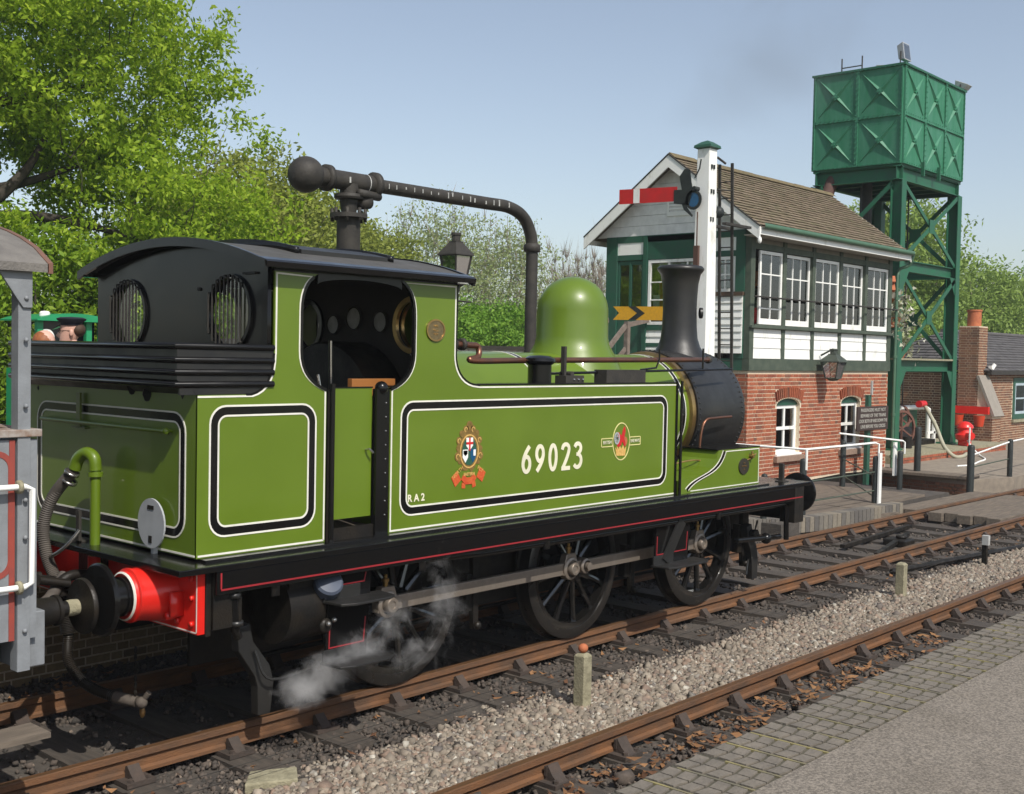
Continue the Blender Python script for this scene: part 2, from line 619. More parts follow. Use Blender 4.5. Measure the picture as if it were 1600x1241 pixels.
def chair_mesh():
    m = MB()
    m.box(-.1, .1, -.17, .17, -.168, -.14)
    m.prism([(.04, -.14), (.15, -.14), (.1, -.1), (.062, -.045), (.04, -.06)], SY, -.05, .05)
    m.prism([(-.04, -.14), (-.15, -.14), (-.1, -.1), (-.062, -.06), (-.04, -.07)], SY, -.04, .04)
    m.box(-.055, .055, .038, .06, -.115, -.055)
    for a in (-.06, .06):
        for b in (-.14, .14):
            m.cyl((a, b, -.14), (a, b, -.12), .018, n=6)
    return m.mesh('rail_chair', CHAIR)


CH = chair_mesh()
sl = MB()
for k in range(8):
    a, b = -1.3 + k * .325, -1.3 + (k + 1) * .325
    sl.box(-.125, .125, a, b - .0001, -.3, -.168)
SLM = [MB().box(-.125, .125, -1.3, 1.3, -.3, -.168).mesh('sleeper', SLEEPER) for _ in range(1)][0]


def track(y0, x_first, step, x_end, label, rails=(-.7515, .7515)):
    t = thing('railway_track', label, 'track', (0, y0, 0))
    t['kind'] = 'structure'
    for ry in rails:
        m = MB()
        m.prism(RAILPROF, lambda a, b, q: (q, y0 + ry + a, b), -14, 90)
        r = m.build('rail', RUST, t, 30)
        h = MB()
        h.prism([(-.026, .0), (.026, .0), (.024, .003), (-.024, .003)], lambda a, b, q: (q, y0 + ry + a, b), -14, 90)
        h.build('rail_head', RAILTOP, r)
        r['label'] = 'rusty bullhead running rail'
    n = int((x_end - x_first) / step)
    for i in range(n):
        x = x_first + i * step + random.uniform(-.02, .02)
        inst('sleeper', SLM, t, (x, y0 + random.uniform(-.03, .03), random.uniform(-.006, 0)), (0, 0, random.uniform(-.015, .015)))
        for ry in rails:
            inst('rail_chair', CH, t, (x, y0 + ry, 0), (0, 0, 0 if ry < 0 else PI))
    return t


track(0, -3.64, .722, 36, 'track under the green locomotive with rusty rails on timber sleepers')
track(-3.37, -3.33, .735, 30, 'nearest track beside the platform edge with orange rusty rail')
struct(MB().box(28, 90, -1.3, 1.3, -.3, -.19).build('far_track_bed', GROUND))


# ---- loose stone
def stones(name, n, region, zf, size, m, label):
    V0 = np.array([(-1, -1, -1), (1, -1, -1), (1, 1, -1), (-1, 1, -1), (-1, -1, 1), (1, -1, 1), (1, 1, 1), (-1, 1, 1)], float) * .5
    F0 = np.array([(0, 3, 2, 1), (4, 5, 6, 7), (0, 1, 5, 4), (1, 2, 6, 5), (2, 3, 7, 6), (3, 0, 4, 7)])
    x, y = region(n)
    n = len(x)
    s = rng.lognormal(math.log(size), .32, n)
    a = rng.normal(size=(n, 4))
    a /= np.linalg.norm(a, axis=1)[:, None]
    w_, i, j, k = a.T
    Rm = np.stack([1 - 2 * (j * j + k * k), 2 * (i * j - k * w_), 2 * (i * k + j * w_), 2 * (i * j + k * w_), 1 - 2 * (i * i + k * k), 2 * (j * k - i * w_), 2 * (i * k - j * w_), 2 * (j * k + i * w_), 1 - 2 * (i * i + j * j)], 1).reshape(n, 3, 3)
    Vs = V0[None] * (1 + rng.uniform(-.45, .25, (n, 8, 3)))
    Vs *= s[:, None, None] * rng.uniform(.6, 1.2, (n, 1, 3))
    Vs = np.einsum('nij,nvj->nvi', Rm, Vs)
    Vs += np.stack([x, y, zf(x, y) + rng.uniform(-.3, .35, n) * s], 1)[:, None, :]
    F = (F0[None] + (np.arange(n) * 8)[:, None, None]).reshape(-1, 4)
    o = npobj(name, Vs.reshape(-1, 3), F, m)
    tag(o, label, 'ballast', kind='stuff')
    return o


def bedz(x, y):
    return -.205 + np.where((y < -1.5) & (y > -2.35), .045, 0) * np.clip((x + 3) / 2, 0, 1)


def reg_light(n):
    x = -3.2 + 28 * rng.random(n) ** 1.7
    y = rng.normal(-1.95, .27, n)
    k = (y > -2.52) & (y < -1.28 + .1 * np.sin(x * 3))
    return x[k], y[k]


def reg_dark(n):
    x = -4.0 + 30 * rng.random(n) ** 1.7
    y = rng.uniform(-4.3, 1.9, n)
    k = ~((y < -1.55) & (y > -2.4) & (rng.random(n) < .9)) & ((y > -3.5) | (x > 4))
    k &= ~((y > -.6) & (y < .6) & (rng.random(n) < .75))
    return x[k], y[k]


stones('light_ballast', 95000, reg_light, bedz, .0265, STONEL, 'pale grey and pink stone ballast heaped between the two tracks')
stones('dark_ballast', 80000, reg_dark, bedz, .025, STONED, 'dark oily stone ballast round the sleepers')


def reg_right(n):
    x = rng.uniform(5, 16, n)
    y = rng.uniform(.9, 2.3, n)
    k = y < 1.2 + np.clip((9.5 - x) * .3, 0, 2)
    return x[k], y[k]


stones('pale_shingle', 9000, reg_right, bedz, .03, STONEL, 'pale stones between the far rail and the brick edged walkway')


def leaves_flat(n, fx, m, name, label, size=.04):
    x, y, z = fx(n)
    n = len(x)
    a = rng.uniform(0, 2 * PI, n)
    s = rng.uniform(.6, 1.3, n) * size
    V = np.zeros((n, 4, 3))
    for i, (u, v, h) in enumerate([(-1, 0, .25), (0, -.45, 0), (1, 0, .3), (0, .45, .05)]):
        V[:, i, 0] = x + s * (u * np.cos(a) - v * np.sin(a))
        V[:, i, 1] = y + s * (u * np.sin(a) + v * np.cos(a))
        V[:, i, 2] = z + s * (h + rng.uniform(-.2, .5, n))
    F = np.arange(n * 4).reshape(n, 4)
    return tag(npobj(name, V.reshape(-1, 3), F, m), label, 'leaves', kind='stuff')


def fallen(n):
    q = n // 4
    x = np.concatenate([-3 + 22 * rng.random(q) ** 1.5, -1.5 + 7 * rng.random(2 * q), rng.uniform(-3.2, -1, n - 3 * q)])
    y = np.concatenate([rng.normal(-1.0, .25, q), rng.normal(-2.85, .12, 2 * q), rng.normal(1.25, .25, n - 3 * q)])
    # bunch them between the sleepers
    x += .1 * np.sin(2 * PI * (x + .4) / .735)
    k = (y > -3.2)
    return x[k], y[k], np.full(k.sum(), -.175)


leaves_flat(800, fallen, DEAD, 'fallen_leaves', 'dry orange leaves caught between the sleepers', .035)
leaves_flat(140, lambda n: ((lambda k: (-1.6 + k * .735 + .36 + rng.normal(0, .1, n), rng.normal(-2.95, .07, n), rng.uniform(-.18, -.12, n)))(rng.integers(0, 7, n))), DEAD, 'leaf_drift',
            'orange leaf clumps along the platform side of the near rail', .045)

# ---- near platform
p = thing('near_platform', 'tarmac station platform with chevron paver edge in the foreground', 'platform', (0, -4.7, 0))
p['kind'] = 'structure'
MB().box(-16, 60, -14, -5.12, -.6, .9).build('tarmac_surface', TARMAC, p)
MB().box(-16, 60, -5.12, -4.72, -.6, .862).build('platform_wall', BRICKB, p)
MB().box(-16, 60, -5.12, -4.735, .862, .887).build('paver_bedding', PJOINT, p)
m = MB()
for i in range(61):
    x = -3.05 + i * .2 - .1
    a_ = random.uniform(0, .03)
    m.box(x - .006, x + .006, -5.115, -4.74 - (a_ if i % 3 else .12), .887, .8945 + (i % 4) * .0008)
m.build('moss_joint', MOSS, p)['kind'] = 'stuff'


def paver():
    m = MB()
    L, W = .184, .385
    m.box(-L / 2, L / 2, -W / 2, W / 2, -.03, .002)
    for i in range(2):
        for j in range(5):
            x0 = -L / 2 + .008 + i * (L - .01) / 2
            x1 = x0 + (L - .02) / 2
            y0 = -W / 2 + .008 + j * (W - .012) / 5
            y1 = y0 + (W - .012) / 5 - .006
            s = .028
            b = [(x0 + s, y0), (x1, y0), (x1 - s * .0, y1), (x0, y1)]
            b = [(x0, y0), (x1 - s * 0, y0), (x1, y1), (x0, y1)]
            # slanted pads
            k = .012 if i == 0 else -.012
            b = [(x0 + .002, y0 + max(0, k)), (x1 - .002, y0 + max(0, -k)), (x1 - .002, y1 + max(0, -k) - .012), (x0 + .002, y1 + max(0, k) - .012)]
            m.prism(b, lambda a, c, t: (a, c, t), .003, .011)
    me = m.mesh('paver', PAVER)
    me.materials.append(PJOINT)
    for f in me.polygons[:6]:
        f.material_index = 1
    return me


PV = paver()
for i in range(60):
    x = -3.05 + i * .2
    inst('paver', PV, p, (x, -4.92 + random.uniform(-.002, .002), .886 + random.uniform(-.0015, .0015)), (0, 0, random.uniform(-.006, .006)))
MB().box(8.85, 60, -5.12, -4.725, .886, .898).build('far_pavers', PAVER, p)
MB().box(-16, -3.16, -5.12, -4.725, .886, .898).build('pavers_behind', PAVER, p)


# ---- brickwork
def bricks(mb, u0, u1, z0, z1, P, thick=.007, holes=(), bw=.225, bh=.075, mo=.016, header=True):
    """P(u, z, depth) places a point; brick faces stand proud of the mortar"""
    rows = int((z1 - z0) / bh)
    for r in range(rows):
        za = z0 + r * bh
        zb = za + bh - mo
        u = u0 - (0 if r % 2 == 0 else bw * .25)
        k = r % 2
        while u < u1 - .02:
            wd = bw if (k % 2 == 0 or not header) else bw / 2
            k += 1
            a, b = max(u, u0), min(u + wd - mo, u1)
            u += wd
            if b - a < .03:
                continue
            segs = [(a, b)]
            for h in holes:
                ha, hb = h(za, zb) if callable(h) else ((h[0], h[1]) if (zb > h[2] and za < h[3]) else (0, 0))
                ns = []
                for (p_, q_) in segs:
                    if hb <= p_ or ha >= q_ or hb <= ha:
                        ns.append((p_, q_))
                    else:
                        if ha - p_ > .03: ns.append((p_, ha))
                        if q_ - hb > .03: ns.append((hb, q_))
                segs = ns
            d = thick + random.uniform(-.002, .002)
            for (p_, q_) in segs:
                mb.add([P(p_, za, 0), P(q_, za, 0), P(q_, zb, 0), P(p_, zb, 0), P(p_, za, d), P(q_, za, d), P(q_, zb, d), P(p_, zb, d)],
                       [(4, 5, 6, 7), (0, 1, 5, 4), (1, 2, 6, 5), (2, 3, 7, 6), (3, 0, 4, 7)])
    return mb


# ---- far platform, carried on a buff brick wall
fp = thing('far_platform', 'station platform beyond the locomotive on a buff brick wall', 'platform', (0, 1.8, 0))
fp['kind'] = 'structure'
MB().box(-16, 6.6, 1.83, 11, -.6, .82).build('platform_core', MORTAR, fp)
MB().box(-16, 6.65, 1.74, 11, .82, .9).build('platform_surface', TARMAC, fp)
o = bricks(MB(), -4.2, 6.6, -.3, .8, lambda u, z, d: (u, 1.83 - d, z), bw=.23).build('brick', BUFF, fp)
o['kind'] = 'stuff'

# ---- walkway of boards with a blue brick edge, beside the signal box
wk = thing('boarded_walkway', 'timber walkway with brick edge in front of the signal box', 'walkway', (11, 2, 0))
wk['kind'] = 'structure'
k = 0
y = 1.36
while y < 3.9:
    x0 = 9.6 + max(0, (1.9 - y)) * .9
    m = MB()
    for a, b in ((x0, 12.2), (12.21, 15.2)):
        m.box(a + random.uniform(0, .04), b, y, y + .215, .04, .085 + random.uniform(-.003, .003))
    m.build('plank', TIMBER, wk)
    y += .228
MB().box(9.8, 16.3, 1.34, 3.98, -.3, .038).build('walkway_base', GROUND, wk)
edge = [(9.0, 2.35), (9.7, 1.75), (10.5, 1.3), (12.0, 1.14), (13.6, 1.08)]
ep = spline([(a, b, 0) for a, b in edge], 12)
mb = MB()
acc = 0
for i in range(len(ep) - 1):
    d = ep[i + 1] - ep[i]
    nn = max(1, int(d.length / .11))
    for q in range(nn):
        a = ep[i] + d * (q / nn)
        b = ep[i] + d * ((q + .9) / nn)
        s = Vector((-d.y, d.x, 0)).normalized() * .225
        mb.add([(a.x, a.y, -.14), (b.x, b.y, -.14), (b.x + s.x, b.y + s.y, -.14), (a.x + s.x, a.y + s.y, -.14), (a.x, a.y, .088), (b.x, b.y, .088), (b.x + s.x, b.y + s.y, .088), (a.x + s.x, a.y + s.y, .088)],
               [(0, 3, 2, 1), (4, 5, 6, 7), (0, 1, 5, 4), (1, 2, 6, 5), (2, 3, 7, 6), (3, 0, 4, 7)])
tag(mb.build('edge_brick', DBRICK, wk), kind='stuff')
tag(MB().beam((9.0, 2.3, -.1), (13.2, 1.0, -.1), .06, .14).build('timber_beam', TIMBER), 'old timber beam lying along the ballast by the walkway', 'beam')

# ---- foot crossing across the far track
cr = thing('foot_crossing', 'board crossing laid over the far end of the track', 'crossing', (15, 0, 0))
for a, b in ((.86, 1.06), (1.075, 1.28)):
    MB().box(13.6, 17.4, a, b, -.16, -.012).build('plank', TIMBER, cr, bev=.006)
for i in range(5):
    yy = -.6 + i * .243
    MB().box(13.5 + .1 * (i % 2), 17.3, yy, yy + .23, -.16, -.01).build('plank', TIMBER, cr, bev=.006)

# ---- low brick platform carrying the tower
bp_ = thing('brick_platform', 'low brick walled paved area under the green water tower', 'platform', (18.3, 1.8, 0))
bp_['kind'] = 'structure'
poly = [(18.2, 1.7), (19.6, 1.25), (24, 1.6), (60, 2.2), (60, 5.8), (28.4, 5.8), (28.4, 14), (19.9, 14), (19.6, 3.98), (18.6, 3.98)]
MB().prism(poly, lambda a, b, t: (a, b, t), -.6, .12).build('paving', mat('pale_paving', (.3, .25, .19), .9, 0, (.2, .165, .13), 5, bump=.3), bp_)
o = bricks(MB(), 1.7, 3.95, -.42, .06, lambda u, z, d: (18.2 + (u - 1.7) * .17 - d - .01, u, z), header=True).build('wall_brick', BRICKB, bp_)
o['kind'] = 'stuff'
MB().box(18.15, 18.75, 1.66, 3.96, .12, .19).build('coping', TIMBER, bp_, bev=.01)
mb = bricks(MB(), 20.4, 27.6, .12, .3, lambda u, z, d: (u, 4.18 - d, z))
tag(mb.build('step_brick', BRICKM, bp_), kind='stuff')
MB().box(20.4, 27.6, 4.19, 8, .12, .32).build('tower_plinth', CONC, bp_)

# ================================================================== LOCOMOTIVE
L = thing('steam_locomotive', 'polished green tank locomotive numbered 69023 standing on the middle track', 'locomotive', (1.8, 0, 0))
YT = 1.085
# ---- frames, footplate, valance
MB().box(-2.2, 5.64, -1.285, 1.285, 1.165, 1.205).build('footplate', LBLACK, L, bev=.006)
for s in (-1, 1):
    o = MB().box(-1.93, 5.5, s * 1.262 - .012, s * 1.262 + .012, 1.02, 1.163).build('valance', LBLACK, L, bev=.004)
    m = MB()
    P = lambda a, b, t: (a, s * t, b)
    m.ribbon([(-1.9, 1.05), (5.47, 1.05)], .011, P, 1.273, 1.2765)
    m.ribbon([(-1.9, 1.155), (-1.9, 1.056)], .011, P, 1.273, 1.2765)
    m.build('lining', REDL, o)
    MB().box(-1.94, 3.34, s * 1.13 - .04, s * 1.13 + .04, 1.206, 1.222).build('tank_angle', LBLACK, L)
    MB().box(-1.7, 5.45, s * .62 - .014, s * .62 + .014, .42, 1.165).build('frame_plate', DIRTY, L)
# rear and front beams
m = MB().box(-2.02, -1.97, -1.205, 1.205, .78, 1.163)
bb = m.build('buffer_beam', RED, L)
m = MB()
P = lambda a, b, t: (t, a, b)
m.ribbon(rrect(-1.195, 1.195, .79, 1.153, .01, 2), .008, P, -2.0225, -2.02, True)
m.build('lining', WHITE, bb)
m = MB()
for y in (-1.15, -1.0, -.55, .55, 1.0, 1.15):
    for z in (.84, 1.0, 1.12):
        if abs(abs(y) - 1.15) < .01 or z < .9:
            m.cyl((-2.02, y, z), (-2.04, y, z), .019, n=6)
m.box(-2.11, -2.02, -1.06, -1.035, .88, 1.03)
m.cyl((-2.02, -.98, .87), (-2.1, -.98, .87), .025, n=8)
m.cyl((-2.02, -1.02, .885), (-2.075, -1.02, .885), .02, n=8)
m.build('bolt', RED, bb, 40)
MB().box(-1.968, -1.93, -1.215, 1.215, .76, 1.163).build('beam_stiffener', DIRTY, L, bev=.004)
MB().box(-1.928, -1.72, -1.235, -1.15, .8, 1.16).build('beam_bracket', DIRTY, L)
MB().box(5.5, 5.56, -1.215, 1.215, .78, 1.16).build('front_beam', LBLACK, L, bev=.004)
MB().box(5.3, 5.498, -1.275, -1.1, .78, 1.163).build('front_beam_bracket', DIRTY, L, bev=.004)


def buffer(x, sgn, y, m1, m2, par, z=1.0):
    h = MB().lathe([(.0, 0), (.19, 0), (.185, .05), (.165, .16), (.16, .22), (.168, .225), (.168, .245), (.15, .25), (.145, .27), (0, .27)], (x, y, z), (sgn, 0, 0), 32).build('buffer_housing', m1, par, 35)
    q = MB().lathe([(.122, .26), (.122, .30), (.11, .3), (.11, .36), (.06, .37), (.06, .40), (.21, .41), (.222, .418), (.222, .432), (.21, .445), (0, .46)], (x, y, z), (sgn, 0, 0), 36).build('buffer_head', m2, par, 35)
    return h, q


for y in (-.82, .82):
    h, q = buffer(-2.02, -1, y, RED, LBLACK, L)
    MB().lathe([(.149, .27), (.151, .275), (.14, .283)], (-2.02, y, 1.0), (-1, 0, 0), 32).build('white_ring', WHITE, h)
    buffer(5.56, 1, y * 1.15, LBLACK, LBLACK, L, 1.03)

# ---- side sheets
back = [(-1.6, 2.235)] + bez((-1.56, 2.235), (-1.44, 2.26), (-1.385, 2.36), (-1.385, 2.5), 8)
Ltop = [(-1.385, 3.035), (-1.03, 3.035)]
openL = bez((-1.03, 3.035), (-1.12, 2.99), (-1.165, 2.92), (-1.165, 2.78), 7)[1:] + bez((-1.165, 2.52), (-1.165, 2.38), (-1.08, 2.3), (-.945, 2.255), 8)
left_poly = [(-1.956, 1.222), (-.945, 1.222)] + openL[::-1] + Ltop[::-1] + back[::-1] + [(-1.956, 2.235)]
openR = bez((-.27, 3.035), (-.18, 2.99), (-.135, 2.92), (-.135, 2.78), 7) + bez((-.135, 2.52), (-.135, 2.38), (-.22, 2.3), (-.36, 2.255), 8)
front = bez((.3, 2.52), (.3, 2.4), (.38, 2.285), (.56, 2.278), 9)
right_poly = [(-.36, 1.222), (3.28, 1.222), (3.28, 2.278)] + front[::-1] + [(.3, 3.035)] + openR
for s in (-1, 1):
    P = lambda a, b, t: (a, s * t, b)
    pl = MB().prism(left_poly, P, YT - .014, YT).build('bunker_side', GREEN, L)
    pr = MB().prism(right_poly, P, YT - .014, YT).build('tank_side', GREEN, L)
    # top band over the cab opening
    op = [(-1.03, 3.036)] + ell(-.65, 2.96, .39, .055, 16, PI * .95, PI * .05) + [(-.27, 3.036)]
    MB().prism([(-1.39, 3.036)] + op + [(.3, 3.036), (.3, 3.09), (-1.39, 3.09)], P, YT - .02, YT + .001).build('cab_cantrail', LBLACK, L)
    # white edging
    m = MB()
    w_ = .012
    e1 = [(-1.37, 3.022), (-1.045, 3.022)]
    m.ribbon([(a + (0 if i else 0), b) for i, (a, b) in enumerate([(-1.945, 1.236), (-.957, 1.236)])], w_, P, YT, YT + .003)
    m.ribbon([(-.957, 1.236), (-.957, 2.245)] + [(a - .014, b) for a, b in openL[::-1]] + [(-1.37, 3.022)] + [(-1.371, 2.5)] + [(a + .012, b - .01) for a, b in back[::-1]] + [(-1.956, 2.224)], w_, P, YT, YT + .003)
    m.build('white_edging', WHITE, pl)
    m = MB()
    m.ribbon([(-.346, 2.25), (-.346, 1.236), (3.27, 1.236)], w_, P, YT, YT + .003)
    m.ribbon([(3.27, 2.264), (.57, 2.264)] + [(a - .014, b - .012) for a, b in front[::-1]] + [(.286, 3.022), (-.255, 3.022)] + [(a + .014, b - .004) for a, b in openR[1:]], w_, P, YT, YT + .003)
    m.build('white_edging', WHITE, pr)
    # black beading round the opening and on the top edges
    m = MB()
    m.ribbon(openL[::-1][0:], .02, P, YT - .02, YT + .006)
    m.ribbon(back, .014, P, YT - .02, YT + .004)
    m.build('beading', LBLACK, pl)
    m = MB()
    m.ribbon(openR, .02, P, YT - .02, YT + .006)
    m.ribbon([(3.285, 2.284), (.56, 2.284)] + front[::-1] + [(.306, 3.04)], .012, P, YT - .02, YT + .004)
    m.build('beading', LBLACK, pr)
    # lined panels
    for par, (x0, x1, z0, z1) in ((pl, (-1.865, -1.035, 1.345, 2.165)), (pr, (-.255, 3.135, 1.335, 2.165))):
        m = MB()
        m.ribbon(rrect(x0 + .03, x1 - .03, z0 + .03, z1 - .03, .09), .062, P, YT, YT + .0022, True)
        m.build('black_band', LBLACK, par)
        m = MB()
        m.ribbon(rrect(x0, x1, z0, z1, .115), .012, P, YT, YT + .0035, True)
        m.ribbon(rrect(x0 + .062, x1 - .062, z0 + .062, z1 - .062, .06), .012, P, YT, YT + .0035, True)
        m.build('white_line', WHITE, par)
# rivets on door post
# tank and bunker bodies behind the sheets
MB().box(-.3, 3.27, .62, YT - .016, 1.215, 2.268).box(-.3, 3.27, -YT + .016, -.62, 1.215, 2.268).build('side_tank', GREEN, L)
MB().box(-.3, 3.272, .6, YT - .003, 2.268, 2.28).box(-.3, 3.272, -YT + .003, -.6, 2.268, 2.28).build('tank_top', LBLACK, L)
MB().box(-1.94, -1.4, -YT + .016, YT - .016, 1.215, 2.23).build('bunker_body', DIRTY, L)
MB().box(3.272, 3.3, -YT - .01, -YT + .03, 1.2, 2.29).build('tank_corner_strip', LBLACK, L)
# coal on the bunker
m = MB()
for i in range(260):
    m.sphere((random.uniform(-1.95, -1.5), random.uniform(-1, 1), random.uniform(2.2, 2.4)), random.uniform(.03, .07), 6, 4)
tag(m.build('coal', SATIN, L), kind='stuff')
# rear sheet of the bunker
rs = MB().box(-1.956, -1.942, -YT + .001, YT - .001, 1.222, 2.235).build('bunker_rear', GREEN, L)
P = lambda a, b, t: (t, a, b)
m = MB().ribbon(rrect(-.93, .93, 1.36, 2.09, .1), .062, P, -1.9585, -1.956, True)
m.build('black_band', LBLACK, rs)
m = MB()
m.ribbon(rrect(-.96, .96, 1.33, 2.12, .13), .011, P, -1.96, -1.956, True)
m.ribbon(rrect(-.9, .9, 1.39, 2.06, .07), .011, P, -1.96, -1.956, True)
m.ribbon([(-1.07, 1.236), (1.07, 1.236)], .012, P, -1.96, -1.956)
m.build('white_line', WHITE, rs)
# flared coping of four rails
m = MB()
cop = [(-1.956, 2.235), (-1.99, 2.27), (-2.06, 2.3), (-2.1, 2.33), (-2.1, 2.54), (-2.08, 2.54), (-2.08, 2.34), (-1.94, 2.26)]
m.prism(cop, lambda a, b, t: (a, t, b), -1.085, 1.085)
for s in (-1, 1):
    m.box(-2.08, -1.385, s * 1.075 - .008, s * 1.075 + .008, 2.237, 2.54)
co = m.build('bunker_coping', SATIN, L)
for z in (2.3, 2.375, 2.45, 2.535):
    MB().tube([(-1.39, -1.085, z), (-2.1, -1.085, z), (-2.1, 1.085, z), (-1.39, 1.085, z)], .021, 8).build('coping_rail', LBLACK, co, 60)

# ---- cab
roofR = (1.19 ** 2 + .2 ** 2) / (2 * .2)


def roofz(y, z0=3.078, sag=.2):
    return z0 + sag - (roofR - math.sqrt(roofR ** 2 - y * y))


ys_ = [-1.185 + 2.37 * i / 24 for i in range(25)]
prof = [(y, roofz(y)) for y in ys_] + [(y, roofz(y) - .022) for y in reversed(ys_)]
rf = MB().prism(prof, SY, -1.52, .37).build('cab_roof', mat('cab_roof_grey', (.055, .054, .05), .7, 0, (.08, .076, .07), 5, bump=.1, rvar=.1), L, 30)
for x in (-1.54, .37):
    MB().prism([(y, roofz(y) + .012) for y in ys_] + [(y, roofz(y) - .05) for y in reversed(ys_)], SY, x, x + .022).build('roof_edge', LBLACK, rf, 30)
for s in (-1, 1):
    MB().prism([(1.1, 3.05), (1.19, 3.05), (1.2, 3.085), (1.17, 3.1), (1.1, 3.12)], lambda a, b, t: (t, s * a, b), -1.53, .39).build('gutter', LBLACK, rf)
m = MB()
ys2 = [-.8 + 1.6 * i / 14 for i in range(15)]
m.prism([(y, roofz(y) + .03) for y in ys2] + [(y, roofz(y) - .001) for y in reversed(ys2)], SY, -.95, -.15)
m.build('roof_vent', SATIN, rf, 30)
m = MB()
for x in (-1.0, -.12):
    m.prism([(y, roofz(y) + .045) for y in ys2] + [(y, roofz(y) - .001) for y in reversed(ys2)], SY, x, x + .03)
m.build('roof_rib', LBLACK, rf, 30)


def plate_with_holes(name, x0, x1, zbot, holes, mt, par, ymax=1.07):
    """cross plate under the roof with round holes (y, z, r): built as a fan of quads"""
    bm = bmesh.new()
    outer = [(-ymax, zbot)] + [(ymax, zbot)] + [(y, roofz(y) - .02) for y in [ymax - 2 * ymax * i / 16 for i in range(17)]]
    cu = bpy.data.curves.new('tmp', 'CURVE')
    cu.dimensions = '2D'
    cu.fill_mode = 'BOTH'
    cu.extrude = (x1 - x0) / 2
    for loop in [outer] + [ell(y, z, r, r, 32) for y, z, r in holes]:
        sp = cu.splines.new('POLY')
        sp.points.add(len(loop) - 1)
        for q, (a, b) in zip(sp.points, loop):
            q.co = (a, b, 0, 1)
        sp.use_cyclic_u = True
    ob = bpy.data.objects.new('tmp', cu)
    C.objects.link(ob)
    dg = bpy.context.evaluated_depsgraph_get()
    me = bpy.data.meshes.new_from_object(ob.evaluated_get(dg))
    bpy.data.objects.remove(ob)
    bm.free()
    me.transform(Matrix(((0, 0, 1, (x0 + x1) / 2), (1, 0, 0, 0), (0, 1, 0, 0), (0, 0, 0, 1))))
    me.materials.clear()
    me.materials.append(mt)
    o = bpy.data.objects.new(name, me)
    C.objects.link(o)
    attach(o, par)
    return o


cr_ = plate_with_holes('cab_rear_plate', -1.43, -1.4, 2.2, [(-.66, 2.765, .235), (.62, 2.765, .235)], LBLACK, L)
cf = plate_with_holes('cab_front_plate', .27, .3, 1.9, [(-.66, 2.735, .2), (.66, 2.735, .2)], DARKIN, L)
for y in (-.66, .62):
    m = MB()
    m.lathe([(.235, 0), (.262, 0), (.262, .022), (.235, .022), (.235, 0)], (-1.43, y, 2.765), (-1, 0, 0), 36)
    ring = m.build('window_ring', LBLACK, L, 40)
    m = MB()
    for i in range(9):
        q = y + .2 * (1 - i / 4.6) * 1.05
        hz = math.sqrt(max(.0, .25 ** 2 - (q - y) ** 2))
        m.cyl((-1.462, q, 2.765 - hz), (-1.462, q, 2.765 + hz), .0065, n=6)
        m.cyl((-1.43, q, 2.765 + hz), (-1.462, q, 2.765 + hz), .0065, n=6)
        m.cyl((-1.43, q, 2.765 - hz), (-1.462, q, 2.765 - hz), .0065, n=6)
    m.build('window_bar', IRON, ring)
    MB().lathe([(0, 0), (.235, 0)], (-1.41, y, 2.765), (1, 0, 0), 28).build('window_glass', GLASS, ring)
m = MB()
m.box(-1.45, -1.43, -.96, -.82, 3.015, 3.03)
m.cyl((-1.43, -.3, 2.93), (-1.445, -.3, 2.93), .012)
m.build('bracket', IRON, cr_)
for y in (-.66, .66):
    ring = MB().lathe([(.185, 0), (.225, 0), (.225, -.03), (.185, -.03), (.185, 0)], (.27, y, 2.735), (1, 0, 0), 32).build('spectacle_ring', BRASS if y < 0 else LBLACK, L, 40)
    MB().lathe([(0, 0), (.2, 0)], (.285, y, 2.735), (1, 0, 0), 28).build('spectacle_glass', GLASS, ring)
MB().box(-1.39, .27, -1.06, 1.06, 1.208, 1.25).build('cab_floor', TIMBER, L)
# backhead, gauges, handles
bh = MB().lathe([(0, 0), (.6, 0), (.62, -.04), (.62, -.36)], (-.1, 0, 1.98), (-1, 0, 0), 32).build('backhead', DIRTY, L, 40)
for y, z, r in ((.3, 2.74, .085), (.04, 2.79, .1), (-.28, 2.76, .09)):
    q = MB().lathe([(0, .012), (r * .86, .012), (r * .9, .03), (r, .03), (r, 0)], (.265, y, z), (-1, 0, 0), 24).build('gauge', IRON, bh, 40)
    MB().lathe([(0, .014), (r * .85, .014)], (.265, y, z), (-1, 0, 0), 24).build('gauge_face', OFFW, q)
MB().beam((.0, .5, 2.45), (.0, .05, 2.5), .03, .05).build('red_handle', RED, bh)
m = MB()
m.cyl((-.25, -.3, 1.6), (-.27, -.3, 2.6), .016, n=8)
m.tube([(.2, -.95, 2.52), (.05, -.93, 2.52), (0, -.9, 2.5)], .014, 6)
m.build('regulator_rod', BRIGHT, bh)
MB().tube([(-.9, -.98, 2.2), (-.93, -.97, 2.36)], .01, 6).build('lever', BRIGHT, bh)
MB().box(-.52, -.1, -.85, -.8, 2.2, 2.325).build('wooden_locker', WOODB, L, bev=.004)
